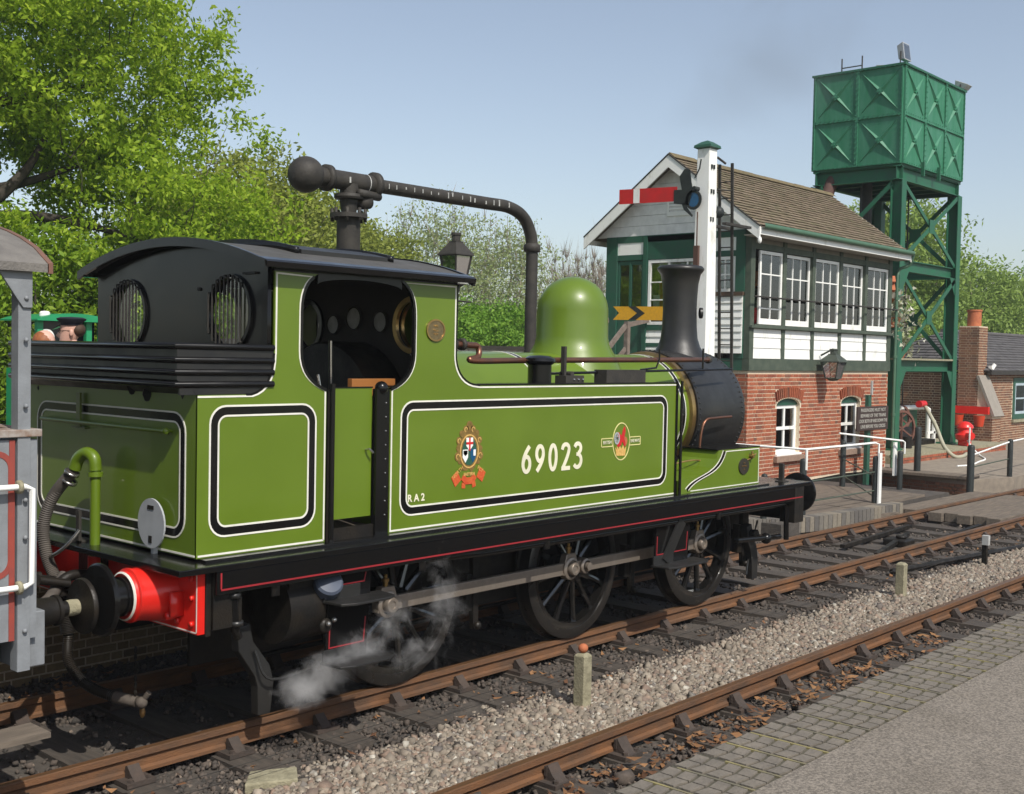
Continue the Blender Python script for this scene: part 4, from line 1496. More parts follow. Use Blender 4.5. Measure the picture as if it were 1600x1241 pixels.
# ================================================================== BRAKE VAN (left edge)
V_ = thing('brake_van', 'grey goods brake van end with curved canvas roof, coupled behind the locomotive', 'wagon', (-5.6, 0, 0))
vr = []
for i in range(17):
    t = -1.3 + 2.6 * i / 16
    vr.append((t, 2.955 + .3 * (1 - (t / 1.3) ** 2) ** .8 if abs(t) < 1.2999 else 2.955))
MB().prism(vr + [(a, b - .045) for a, b in reversed(vr)], SY, -8.5, -3.02).build('roof', CANVAS, V_, 30)
MB().prism([(a, b + .006) for a, b in vr] + [(a, b - .05) for a, b in reversed(vr)], SY, -3.025, -2.995).build('roof_edge', mat('rusty_edge', (.2, .09, .06), .8, 0, (.13, .08, .06), 15), V_, 30)
for y in (-1.21, 1.21):
    m = MB().box(-3.16, -3.09, y - .04, y + .04, .78, 2.96)
    m.prism([(-3.16, .78), (-3.09, .78), (-3.09, .95), (-3.13, 1.2), (-3.16, 1.2)], SX, y - .045, y - .04)
    po = m.build('corner_post', GREYP, V_, bev=.005)
    s = 1 if y > 0 else -1
    MB().prism([(-3.3, 2.95), (-3.09, 2.95), (-3.09, 2.72), (-3.14, 2.72), (-3.17, 2.76)], SX, y + s * .04, y + s * .055).build('bracket', GREYP, po, bev=.003)
    m = MB()
    for z in (2.77, 2.2, 1.7, 1.5, 1.0, 2.55):
        m.sphere((-3.125, y + s * .057, z), .013, 8, 6)
    m.build('bolt', GREYP, po, 60)
MB().box(-3.09, -3.05, -1.24, 1.24, .95, 2.02).box(-8.4, -3.17, -1.235, -1.2, .95, 2.02).box(-8.4, -3.17, 1.2, 1.235, .95, 2.02).box(-8.4, -3.4, -1.2, 1.2, .8, .95).build('body_panel', GREYP, V_)
MB().box(-8.4, -4.4, -1.2, 1.2, .96, 2.96).build('cabin', GREYP, V_)
m = MB()
P = lambda a, b, t: (a, t, b)
m.ribbon(rrect(-3.9, -3.19, 1.3, 1.95, .08), .03, P, -1.239, -1.235, True)
m.box(-3.2, -3.17, -1.24, -1.235, .95, 2.02)
m.build('red_lining', VANRED, V_)
MB().box(-8.4, -3.03, -1.26, -1.1, 2.035, 2.075).box(-3.12, -3.03, -1.1, 1.29, 2.035, 2.075).build('capping', mat('worn_capping', (.36, .33, .3), .8, 0, (.2, .12, .08), 18), V_, bev=.004)
m = MB()
m.tube([(-4.4, -1.29, 1.775), (-3.14, -1.29, 1.775), (-3.1, -1.29, 1.76), (-3.1, -1.29, 1.26), (-3.14, -1.29, 1.24), (-4.4, -1.29, 1.24)], .0165, 10)
hr = m.build('handrail', BOXWHITE, V_, 60)
m = MB()
for z in (1.775, 1.24):
    m.lathe([(.018, 0), (.036, 0), (.036, .02), (.018, .02)], (-3.18, -1.29, z), (1, 0, 0), 14)
    m.cyl((-3.13, -1.29, z), (-3.13, -1.24, z), .014, n=8)
m.build('handrail_flange', CONC, hr, 40)
MB().box(-3.13, -2.98, -1.2, 1.2, .78, 1.08).build('headstock', GREYP, V_, bev=.006)
MB().box(-8.3, -3.15, -1.02, -.9, .62, .95).box(-8.3, -3.15, .9, 1.02, .62, .95).build('solebar', DIRTY, V_)
for y in (-.78, .78):
    m = MB().lathe([(.1, 0), (.1, .1), (.085, .12), (.08, .26), (.09, .265), (.09, .285), (.06, .29), (.045, .3), (.045, .41), (.08, .425), (.162, .43), (.168, .44), (.168, .455), (.155, .465), (0, .48)], (-2.98, y, .97), (1, 0, 0), 32)
    m.build('buffer', DIRTY, V_, 35)
MB().lathe([(.046, .0), (.05, .03), (.046, .08)], (-2.64, -.78, .97), (1, 0, 0), 20).build('worn_shank', CONC, V_, 40)
MB().tube(spline([(-3.0, -.3, 1.0), (-2.75, -.2, .88), (-2.45, -.1, .86), (-2.3, .0, .93), (-2.22, .05, 1.0)], 8), .04, 12).build('pipe_hose', HOSE, V_, 60)
MB().tube(spline([(-2.99, .2, 1.02), (-2.8, .22, 1.05), (-2.62, .1, 1.03)], 5), .035, 10).build('coupling_hook', DIRTY, V_, 60)
m = MB()
m.box(-4.0, -3.02, -1.35, -1.12, .42, .45)
m.box(-3.3, -3.25, -1.14, -1.12, .45, .8)
m.build('footboard', TIMBER, V_)
m = MB()
m.cyl((-2.9, -.4, .95), (-2.9, -.4, .72), .014, n=8)
m.sphere((-2.9, -.4, .7), .035, 10, 8)
m.build('coupling_pole', DIRTY, V_, 50)
for x in (-4.3, -7.0):
    for s in (-1, 1):
        inst('wheel', WC, V_, (x, 0, .5), (0, 0, 0), (.8, s, .8))

# ================================================================== SIGNAL BOX
B = thing('signal_box', 'signal box with red brick base, white boarding and slate gable roof', 'building', (13.25, 4, 0))
X0, X1, Y0, Y1 = 13.25, 19.35, 4.0, 7.3
ZB, ZS, ZW0, ZW1, ZE = 2.3, 3.15, 3.18, 4.58, 4.93
# brick base: near wall with two arched windows
wins = [(14.36, 15.3), (17.1, 18.0)]
wz0, wz1 = .68, 1.62


def arch(c, hw):
    return lambda za, zb: ((c - hw, c + hw) if (zb > wz0 and za < wz1) else ((c - hw * math.sqrt(max(0, 1 - ((za - wz1) / .16) ** 2)), c + hw * math.sqrt(max(0, 1 - ((za - wz1) / .16) ** 2))) if wz1 <= za < wz1 + .15 else (0, 0)))


def archring(c, hw):
    return lambda za, zb: (c - hw - .05, c + hw + .05) if (zb > wz1 and za < wz1 + .3) else (0, 0)


# backing wall built from pieces that leave the window openings free
pieces = [(X0, 14.36), (15.3, 17.1), (18.0, X1)]
m = MB()
for a, b in pieces:
    m.box(a, b, Y0 + .002, Y0 + .24, -.5, ZB)
for a, b in wins:
    m.box(a, b, Y0 + .002, Y0 + .24, -.5, wz0 - .02)
    cxx, hw = (a + b) / 2, (b - a) / 2
    top = [(a, ZB), (a, wz1)] + [(cxx - hw * math.cos(t), wz1 + .14 * math.sin(t)) for t in [PI * i / 12 for i in range(13)]] + [(b, wz1), (b, ZB)]
    m.prism(top, SX, Y0 + .002, Y0 + .24)
m.box(X0, X0 + .24, Y0 + .24, Y1, -.5, ZB).box(X1 - .24, X1, Y0 + .24, Y1, -.5, ZB).box(X0 + .24, X1 - .24, Y1 - .24, Y1, -.5, ZB)
bw_ = m.build('brick_wall', MORTAR, B)
hl = []
for a, b in wins:
    hl += [arch((a + b) / 2, (b - a) / 2), archring((a + b) / 2, (b - a) / 2)]
hl.append((15.7, 18.9, -.5, .14))
mb = bricks(MB(), X0, X1, -.3, ZB - .01, lambda u, z, d: (u, Y0 + .002 - d, z), holes=hl)
bricks(mb, Y0, Y1, -.3, ZB - .01, lambda u, z, d: (X0 - d, u, z))
tag(mb.build('brick', BRICKM, B), kind='stuff')
# soldier arches over the windows, flat dark plate painted as the shade in the rodding opening
m = MB()
for a, b in wins:
    c = (a + b) / 2
    for i in range(15):
        t = -1 + 2 * (i + .5) / 15
        x = c + t * .52
        z = wz1 + .03 + .13 * math.sqrt(1 - (t * .97) ** 2)
        an = t * .3
        d = Vector((math.sin(an), 0, math.cos(an)))
        m.beam(Vector((x, Y0 - .012, z)), Vector((x, Y0 - .012, z)) + d * .2, .03, .058, (0, 1, 0))
tag(m.build('arch_brick', BRICKM, B), kind='stuff')
MB().prism([(15.7, -.3), (15.72, .0), (15.9, .09), (17.3, .13), (18.7, .09), (18.88, 0), (18.9, -.3)], SX, Y0 - .02, Y0 - .001).build('rodding_shade_plate', DIRTY, B)
for a, b in wins:
    c, hw = (a + b) / 2, (b - a) / 2
    wf = MB().ribbon([(a + .04, wz0 + .03), (a + .04, wz1 - .02), (b - .04, wz1 - .02), (b - .04, wz0 + .03)], .085, SX, Y0 + .08, Y0 + .14, True)
    wf = wf.build('ground_floor_window', BOXWHITE, B)
    MB().box(c - .028, c + .028, Y0 + .085, Y0 + .13, wz0 + .07, wz1 - .06).build('mullion', BOXWHITE, wf)
    MB().box(a + .08, b - .08, Y0 + .07, Y0 + .135, 1.14, 1.2).build('transom', BOXWHITE, wf)
    for xa, xb in ((a + .08, c - .028), (c + .028, b - .08)):
        for za, zb in ((wz0 + .07, 1.14), (1.2, wz1 - .06)):
            MB().box(xa, xb, Y0 + .105, Y0 + .11, za, zb).build('pane', GLASS, wf)
    MB().box(a - .08, b + .08, Y0 - .09, Y0 + .1, wz0 - .16, wz0 - .04).build('stone_sill', TERRA if 0 else mat('sill_stone', (.33, .22, .16), .9, 0, (.22, .15, .11), 14), B, bev=.008)
    MB().box(a - .03, b + .03, Y0 - .05, Y0 + .1, wz0 - .038, wz0 + .0).build('timber_sill', BOXWHITE, wf)
    MB().prism([(a, wz1 + .0)] + [(c - hw * math.cos(t), wz1 + .005 + .13 * math.sin(t)) for t in [PI * i / 12 for i in range(13)]], SX, Y0 + .06, Y0 + .1).build('arch_infill', BOXGREEN, wf)
MB().box(X0 + .25, X1 - .25, Y0 + .9, Y0 + .95, 0, 2.2).build('ground_floor_partition', DARKIN, B)
# upper storey: floor, frame, boarding
MB().box(X0 + .02, X1 - .02, Y0 + .02, Y1 - .02, ZB, ZB + .06).build('floor', TIMBER, B)
MB().box(X0 - .03, X1 + .03, Y0 - .04, Y0 + .12, ZB + .0, ZB + .22).build('floor_beam', BOXGREY, B, bev=.005)
MB().box(X0 - .035, X0 + .1, Y0 + .122, Y1 + .03, ZB + .0, ZB + .22).build('floor_beam', BOXGREEN, B)
nb = 5
bwid = (X1 - X0 - .14) / nb
bays = [(X0 + .12 + i * bwid, X0 + .12 + (i + 1) * bwid) for i in range(nb)]
for i in range(nb + 1):
    x = X0 + .06 + i * bwid
    MB().box(x - .06 if i else X0 - .03, x + .06 if i < nb else X1 + .03, Y0 - .03, Y0 + .1, ZB + .222, ZE + .0).build('window_post', BOXGREY if i not in (0,) else BOXGREY, B, bev=.004)
for z0, z1 in ((ZS - .06, ZS + .02), (ZW1, ZW1 + .11)):
    for a, b in bays:
        MB().box(a + .002, b - .122, Y0 - .045 if z0 < 4 else Y0 - .025, Y0 + .1, z0, z1).build('rail', BOXGREY, B)
MB().box(X0 - .05, X1 + .05, Y0 - .09, Y0 - .047, ZS - .05, ZS + .0).build('sill_board', BOXGREY, B, bev=.004)
for a, b in bays:
    # three horizontal white boards per panel
    for k in range(3):
        za = ZB + .23 + k * .2
        MB().add([(a + .002, Y0 - .012, za), (b - .122, Y0 - .012, za), (b - .122, Y0 - .0, za + .197), (a + .002, Y0 - .0, za + .197), (a + .002, Y0 + .05, za), (b - .122, Y0 + .05, za), (b - .122, Y0 + .05, za + .197), (a + .002, Y0 + .05, za + .197)],
                 [(0, 1, 2, 3), (4, 7, 6, 5), (0, 4, 5, 1), (3, 2, 6, 7), (0, 3, 7, 4), (1, 5, 6, 2)]).build('panel_board', BOXWHITE, B)
    MB().box(a + .002, b - .122, Y0 + .0, Y0 + .04, ZW1 + .112, ZE - .002).build('frieze_board', mat('frieze_grey', (.25, .23, .19), .8), B)
# ground-level guard rail across the windows
MB().cyl((X0 - .1, Y0 - .16, 3.68), (X1 + .1, Y0 - .16, 3.68), .016, n=8).build('window_guard_rail', IRON, B)
for i, (a, b) in enumerate(bays):
    b -= .12
    if i == 0:
        a += .22
    yy = Y0 + .0 if i % 2 == 0 else Y0 + .04
    z0, z1 = ZW0, ZW1 - .02
    fr = MB().ribbon([(a + .03, z0 + .03), (a + .03, z1 - .025), (b - .03, z1 - .025), (b - .03, z0 + .03)], .06, SX, yy, yy + .035, True)
    fr.box(a + .06, b - .06, yy, yy + .034, z0 + .061, z0 + .11)
    fr = fr.build('sash_window', BOXWHITE, B)
    nc = 2 if i == 0 else 3
    cw = (b - a - .12) / nc
    rows = [(z0 + .11, z0 + .5), (z0 + .5, z0 + .92), (z0 + .92, z1 - .055)]
    if i == 0:
        rows = [(z0 + .11, z0 + .3), (z0 + .3, z0 + .52), (z0 + .52, z0 + .95), (z0 + .95, z1 - .055)]
    for k in range(1, nc):
        MB().box(a + .06 + k * cw - .012, a + .06 + k * cw + .012, yy + .002, yy + .03, z0 + .111, z1 - .056).build('glazing_bar', BOXWHITE, fr)
    for q, (za, zb) in enumerate(rows):
        if q and not (i > 0 and q == 1):
            MB().box(a + .062, b - .062, yy + .004, yy + .028, za - .012, za + .012).build('glazing_bar', BOXWHITE, fr)
        for k in range(nc):
            MB().box(a + .06 + k * cw + .013, a + .06 + (k + 1) * cw - .013, yy + .014, yy + .018, za + .013, zb - .013).build('pane', GLASS, fr)
# gable end facing the camera's left
gx = X0


def gp(name, y0, y1, z0, z1, mt, d0=-.0, d1=.06, par=B, bev=0):
    return MB().box(gx + d0, gx + d1, y0, y1, z0, z1).build(name, mt, par, bev=bev)


for y0, y1, z0, z1 in ((Y0 + .1, Y0 + .3, ZB + .22, ZE), (4.78, 4.9, ZB + .22, ZE), (6.32, 6.42, ZB + .22, ZE), (7.06, Y1 + .03, ZB + .0, ZE), (5.55, 5.65, ZB + .22, 3.2)):
    gp('gable_post', y0, y1, z0, z1, BOXGREEN, -.045, .08, bev=.004)
for y0, y1, z0, z1 in ((4.9, 6.32, 4.45, ZE - .02), (Y0 + .3, 4.78, 4.45, 4.55), (6.42, 7.06, 4.45, 4.56), (Y0 + .3, 7.06, 4.8, ZE), (4.9, 6.32, 3.05, 3.15), (5.65, 6.32, 2.72, 2.8)):
    gp('gable_rail', y0, y1, z0, z1, BOXGREEN, -.03, .07)
gp('white_panel', 6.42, 7.06, 4.56, 4.8, BOXWHITE, -.02, .05)
gp('white_panel', 4.3, 4.78, 4.55, 4.8, BOXWHITE, -.02, .05)
gp('panel_capping', Y0 + .1, 4.9, 3.7, 3.77, mat('brown_capping', (.09, .055, .035), .7), -.1, .08)


def boards(y0, y1, z0, z1, n, par, mt=BOXWHITE, x=None, nm='weatherboard'):
    h = (z1 - z0) / n
    x = gx if x is None else x
    for k in range(n):
        a = z0 + k * h
        MB().add([(x - .028, y0, a), (x - .028, y1, a), (x - .006, y1, a + h), (x - .006, y0, a + h), (x + .03, y0, a), (x + .03, y1, a), (x + .03, y1, a + h), (x + .03, y0, a + h)],
                 [(0, 1, 2, 3), (4, 7, 6, 5), (0, 4, 5, 1), (3, 2, 6, 7), (0, 3, 7, 4), (1, 5, 6, 2)]).build(nm, mt, par)


boards(Y0 + .12, 4.78, 2.62, 3.7, 8, B, x=gx - .05)
boards(4.9, 6.32, 2.54, 3.05, 4, B)


def xwin(y0, y1, z0, z1, nc, rows, name='gable_window'):
    P = lambda a, b, t: (t, a, b)
    fr = MB().ribbon([(y0 + .03, z0 + .03), (y0 + .03, z1 - .03), (y1 - .03, z1 - .03), (y1 - .03, z0 + .03)], .06, P, gx - .02, gx + .03, True).build(name, BOXWHITE, B)
    cw = (y1 - y0 - .12) / nc
    for k in range(1, nc):
        MB().box(gx - .016, gx + .026, y0 + .06 + k * cw - .013, y0 + .06 + k * cw + .013, z0 + .06, z1 - .06).build('glazing_bar', BOXWHITE, fr)
    rr_ = [z0 + .06] + rows + [z1 - .06]
    for q in range(len(rr_) - 1):
        if q:
            MB().box(gx - .014, gx + .024, y0 + .061, y1 - .061, rr_[q] - .012, rr_[q] + .012).build('glazing_bar', BOXWHITE, fr)
        for k in range(nc):
            MB().box(gx + .003, gx + .007, y0 + .06 + k * cw + .014, y0 + .06 + (k + 1) * cw - .014, rr_[q] + .013, rr_[q + 1] - .013).build('pane', GLASS, fr)
    return fr


xwin(4.9, 6.3, 3.16, 4.44, 3, [3.65, 4.0])
xwin(4.3, 4.78, 3.78, 4.44, 2, [4.1])
gp('notice', 6.05, 6.2, 3.4, 3.75, OFFW, .03, .034)
# door: lower panel, two glazed lights
dd = gp('door', 6.42, 7.06, 2.36, 3.42, BOXGREEN, -.005, .04)
for a, b in ((6.42, 6.47), (6.72, 6.77), (7.01, 7.06)):
    gp('door_stile', a, b, 3.42, 4.44, BOXGREEN, -.012, .045, dd)
gp('door_head', 6.47, 7.01, 4.36, 4.44, BOXGREEN, -.004, .04, dd)
for a, b in ((6.47, 6.72), (6.77, 7.01)):
    gp('door_pane', a, b, 3.42, 4.36, GLASS, .012, .016, dd)
# gable boards under the roof
ZR = 6.32


def gw(z):
    return (1 - (z - ZE) / (ZR - ZE)) * 1.92


z = ZE
k = 0
while z < ZR - .06:
    h = .2
    z2 = min(z + h - .006, ZR)
    yc = 5.66
    MB().prism([(yc - gw(z), z), (yc + gw(z), z), (yc + gw(z2), z2), (yc - gw(z2), z2)], SY, gx - .02 + .0, gx + .03).build('gable_board', mat('gable_white', (.86, .86, .84), .5) if k == 0 else bpy.data.materials['gable_white'], B)
    z += h
    k += 1
v = MB().ribbon([(5.35, 5.3), (5.35, 5.62), (5.85, 5.62), (5.85, 5.3)], .05, SY, gx - .045, gx - .02, True)
v = v.build('gable_vent', BOXWHITE, B)
for k in range(4):
    MB().beam((gx - .035, 5.375, 5.34 + k * .07), (gx - .035, 5.825, 5.34 + k * .07), .025, .03).build('vent_slat', BOXWHITE, v)
# other walls and interior
m = MB().box(X0 + .1, X1 - .1, Y1 - .1, Y1, ZB + .06, ZE).box(X1 - .1, X1, Y0 + .13, Y1 - .101, ZB + .06, ZE)
m.build('rear_wall', INT, B)
MB().box(X0 + .06, X1 - .02, Y0 + .12, Y1 - .12, ZE - .02, ZE + .02).build('ceiling', INT, B)
MB().box(X0 + .061, X0 + .1, 4.9, Y1 - .1, ZB + .06, 3.1).build('dado', INT, B)
# lever frame, stove, chair, yellow and red things seen through the glass
for i in range(14):
    x = 14.4 + i * .2
    q = MB().beam((x, 4.75, ZB + .06), (x, 4.85 + (.25 if i % 4 == 0 else 0), 3.5), .03, .05).build('lever', [SIGRED, BLUEG, BOXWHITE, IRON, SIGYEL][i % 5], B)
    MB().beam((x, 4.85 + (.25 if i % 4 == 0 else 0), 3.5), (x, 4.87 + (.25 if i % 4 == 0 else 0), 3.7), .022, .022).build('lever_handle', BRIGHT, q)
MB().box(14.3, 17.3, 4.6, 5.2, ZB + .06, ZB + .3).build('lever_frame', DARKIN, B)
MB().box(14.2, 17.4, 4.5, 4.85, 3.95, 4.0).build('block_shelf', WOODB, B)
for i in range(5):
    MB().box(14.4 + i * .6, 14.65 + i * .6, 4.55, 4.75, 4.0, 4.25).build('block_instrument', WOODB, B, bev=.02)
MB().box(13.75, 13.95, 4.25, 4.4, 3.2, 3.5).build('red_book', SIGRED, B)
MB().box(14.95, 15.15, 4.2, 4.35, 3.2, 3.48).build('yellow_carton', SIGYEL, B)
MB().box(15.3, 15.5, 4.25, 4.45, 3.2, 3.42).build('cardboard_carton', CONC, B)
MB().box(17.9, 18.2, 4.2, 4.3, 3.2, 3.7).build('white_card', OFFW, B)
MB().box(14.6, 18.8, 7.08, 7.16, 3.0, 4.4).build('wall_map', mat('dark_green_wall', (.04, .1, .06), .8), B)
m = MB().lathe([(.16, 0), (.2, .5), (.19, .9), (.1, 1.05), (0, 1.1)], (13.8, 6.2, 3.1), (0, 0, 1), 14)
m.build('hanging_red_coat', SIGRED, B, 60)
# roof: slates in overlapping rows, near slope and far slope
YC = 5.66
RX0, RX1 = 12.93, 19.55
EY0, EY1, EZ = 3.66, 7.66, 4.95
def slates(side):
    V, F = [], []
    ye = EY0 if side < 0 else EY1
    n = 21
    L_ = math.hypot(YC - ye, ZR + .08 - EZ)
    dy, dz = (YC - ye) / L_, (ZR + .08 - EZ) / L_
    ny_, nz_ = -dz * (1 if dy > 0 else -1), abs(dy)
    for r in range(n):
        s0 = L_ * r / n
        s1 = s0 + L_ / n + .015
        x = RX0 - (0 if r % 2 else .08)
        while x < RX1:
            wd = .165
            a, b = max(x, RX0), min(x + wd - .008, RX1)
            x += wd
            if b - a < .02: continue
            l0 = .03 + random.uniform(-.004, .004)
            l1 = .006
            s00 = s0 + random.uniform(-.006, .006)
            pts = []
            for xx in (a, b):
                for s_, l_ in ((s00, l0), (s1, l1), (s00, l0 - .012), (s1, l1 - .006)):
                    pts.append((xx, ye + dy * s_ + ny_ * l_, EZ + dz * s_ + nz_ * l_))
            o = len(V)
            V += pts
            F += [tuple(o + i for i in f) for f in ((0, 4, 5, 1), (2, 6, 4, 0), (0, 1, 3, 2), (4, 6, 7, 5))]
    m = MB()
    m.v, m.f = V, F
    return m


for s in (-1, 1):
    tag(slates(s).build('roof_slate', SLATEM, B), kind='stuff')
MB().prism([(EY0, EZ), (YC, ZR + .08), (EY1, EZ), (EY1, EZ - .06), (YC, ZR + .0), (EY0, EZ - .06)], SY, RX0 + .02, RX1 - .02).build('roof_deck', TIMBER, B)
i = 0
x = RX0
while x < RX1 - .1:
    m = MB().prism([(YC - .13, ZR + .04), (YC, ZR + .14 + random.uniform(-.008, .008)), (YC + .13, ZR + .04), (YC, ZR + .1)], SY, x, x + .44)
    m.build('ridge_tile', mat('ridge_clay', (.2, .15, .08), .95, 0, (.12, .1, .05), 12, bump=.6) if i == 0 else bpy.data.materials['ridge_clay'], B)
    x += .45
    i += 1
# barge boards, fascia, gutter
P = lambda a, b, t: (t, a, b)
for sgn, ye in ((-1, EY0 - .03), (1, EY1 + .03)):
    MB().prism([(ye, EZ - .02), (YC, ZR + .09), (YC, ZR - .14), (ye, EZ - .26)], SY, RX0 - .03, RX0 + .0).build('barge_board', BOXWHITE, B)
    MB().prism([(ye - sgn * 0, EZ + .0), (YC, ZR + .12), (YC, ZR + .095), (ye, EZ - .022)], SY, RX0 - .045, RX0 + .0).build('barge_capping', IRON, B)
    MB().prism([(ye, EZ - .02), (YC, ZR + .09), (YC, ZR - .1), (ye, EZ - .2)], SY, RX1, RX1 + .03).build('barge_board', BOXWHITE, B)
MB().box(RX0, RX1, EY0 - .03, EY0 - .005, EZ - .16, EZ - .03).build('fascia_board', BOXWHITE, B)
MB().box(RX0, RX1, EY1 + .005, EY1 + .03, EZ - .16, EZ - .03).build('fascia_board', BOXWHITE, B)
MB().box(RX0, RX1, EY0 - .004, Y0 - .03, EZ - .17, EZ - .15).build('soffit', mat('soffit_wood', (.4, .36, .3), .8), B)
m = MB().lathe([(.055, 0), (.055, RX1 - RX0)], (RX0, EY0 - .075, EZ - .01), (1, 0, 0), 10, PI * .0, PI)
m.tube(spline([(19.6, EY0 - .06, EZ - .05), (19.62, EY0 + .02, EZ - .25), (19.5, Y0 - .15, EZ - .35), (19.43, Y0 - .12, EZ - .5)], 6) + [Vector((19.43, Y0 - .12, .1))], .035, 8)
for z in (3.9, 2.6, 1.3, .6, .35):
    m.cyl((19.43, Y0 - .12, z), (19.43, Y0 - .12, z + .06), .048, n=10)
m.build('downpipe', mat('pipe_green', (.07, .15, .09), .5), B, 50)
MB().sphere((RX0 - .02, EY0 - .03, EZ - .27), .04, 8, 6, (1, 1, 1.6)).build('eaves_lamp', BOXWHITE, B)

# steps up to the door
S = thing('wooden_staircase', 'grey weathered wooden stairs climbing to the signal box door', 'stairs', (11.2, 6.8, 0))
for y in (6.25, 7.25):
    MB().beam((9.9, y, .1), (12.55, y, 2.3), .05, .24).build('stringer', TIMBER, S)
    q = MB().beam((9.9, y, 1.0), (12.45, y, 3.12), .05, .09)
    q.beam((12.45, y, 3.12), (13.2, y, 3.25), .05, .09)
    q.build('handrail', mat('grey_rail', (.22, .18, .15), .8, 0, (.14, .11, .09), 9) if y < 7 else bpy.data.materials['grey_rail'], S)
    MB().beam((9.9, y, .55), (12.45, y, 2.67), .04, .08).build('mid_rail', bpy.data.materials['grey_rail'], S)
    for x, za, zb in ((9.9, -.2, 1.05), (11.2, .6, 2.1), (12.5, -.3, 3.2)):
        MB().box(x - .045, x + .045, y - .045, y + .045, za, zb).build('newel_post', bpy.data.materials['grey_rail'], S)
for i in range(11):
    x = 9.95 + i * .24
    MB().box(x, x + .26, 6.28, 7.22, .12 + i * .2, .16 + i * .2).build('tread', TIMBER, S)
MB().box(12.5, 13.2, 6.2, 7.3, 2.28, 2.34).build('landing', TIMBER, S)

# lamp on the box wall
Lp = thing('wall_lantern', 'tapered square lantern hung on the signal box wall above the brickwork', 'lamp', (16.05, 3.7, 2.3))


def lantern(root, c, r0, r1, h, mt, post=True, glass=LAMPG):
    x, y, z = c
    q = MB()
    for k in range(4):
        t = PI / 4 + k * PI / 2
        q.beam((x + r0 * math.cos(t), y + r0 * math.sin(t), z), (x + r1 * math.cos(t), y + r1 * math.sin(t), z + h), .02, .02, (1, 0, 0))
    for rr_, zz in ((r0, z), (r1, z + h)):
        for k in range(4):
            t, t2 = PI / 4 + k * PI / 2, PI / 4 + (k + 1) * PI / 2
            q.beam((x + rr_ * math.cos(t), y + rr_ * math.sin(t), zz), (x + rr_ * math.cos(t2), y + rr_ * math.sin(t2), zz), .022, .022)
    q.build('lantern_frame', mt, root)
    for k in range(4):
        t, t2 = PI / 4 + k * PI / 2, PI / 4 + (k + 1) * PI / 2
        a, b = r0 * .97, r1 * .97
        MB().add([(x + a * math.cos(t), y + a * math.sin(t), z), (x + a * math.cos(t2), y + a * math.sin(t2), z), (x + b * math.cos(t2), y + b * math.sin(t2), z + h), (x + b * math.cos(t), y + b * math.sin(t), z + h)], [(0, 1, 2, 3)]).build('lantern_glass', glass, root)
    q = MB()
    rr_ = [(r1 * 1.18, z + h), (r1 * 1.15, z + h + .02), (r1 * .45, z + h + .45 * h), (r1 * .45, z + h + .5 * h)]
    q.lathe([(r, zz - z) for r, zz in rr_], (x, y, z), (0, 0, 1), 4, PI / 4, PI / 4 + 2 * PI)
    q.lathe([(r1 * .28, h * 1.48), (r1 * .28, h * 1.7), (r1 * .34, h * 1.72), (r1 * .34, h * 1.8), (0, h * 1.82)], (x, y, z), (0, 0, 1), 12)
    q.build('lantern_roof', mt, root)
    MB().lathe([(r0, 0), (r0 * .5, -.05), (0, -.06)], (x, y, z), (0, 0, 1), 4, PI / 4, PI / 4 + 2 * PI).build('lantern_base', mt, root)


LGREY = mat('lamp_green_grey', (.07, .085, .065), .6, 0, (.04, .05, .04), 9)
lantern(Lp, (16.05, 3.68, 2.16), .16, .26, .33, LGREY)
MB().tube([(16.05, 3.96, 2.62), (16.05, 3.7, 2.75), (16.05, 3.68, 2.6)], .02, 8).build('bracket', LGREY, Lp)

# ================================================================== SEMAPHORE SIGNAL
G = thing('semaphore_signal', 'white wooden signal post with red arm and yellow fishtail arm before the signal box', 'signal', (10.5, 3.27, 0))
sx, sy = 10.5, 3.25
m = MB()
b0, b1 = .17, .115
m.add([(sx - b0, sy - b0, -.3), (sx + b0, sy - b0, -.3), (sx + b0, sy + b0, -.3), (sx - b0, sy + b0, -.3), (sx - b1, sy - b1, 5.93), (sx + b1, sy - b1, 5.93), (sx + b1, sy + b1, 5.93), (sx - b1, sy + b1, 5.93)],
      [(0, 3, 2, 1), (4, 5, 6, 7), (0, 1, 5, 4), (1, 2, 6, 5), (2, 3, 7, 6), (3, 0, 4, 7)])
m.build('post', BOXWHITE, G, bev=.006)
MB().lathe([(.17, 0), (.23, .02), (.22, .06), (.1, .12), (0, .15)], (sx, sy, 5.93), (0, 0, 1), 4, PI / 4, PI / 4 + 2 * PI).build('post_cap', BOXGREEN, G)
ar = MB().add([(sx - .19, sy + .45, 5.1), (sx - .19, 4.88, 5.13), (sx - .19, 4.88, 5.38), (sx - .19, sy + .45, 5.34), (sx - .18, sy + .45, 5.1), (sx - .18, 4.88, 5.13), (sx - .18, 4.88, 5.38), (sx - .18, sy + .45, 5.34)],
              [(0, 1, 2, 3), (7, 6, 5, 4), (0, 4, 5, 1), (1, 5, 6, 2), (2, 6, 7, 3), (3, 7, 4, 0)]).build('signal_arm', SIGRED, G)
ar['label'] = 'red arm with a white stripe'
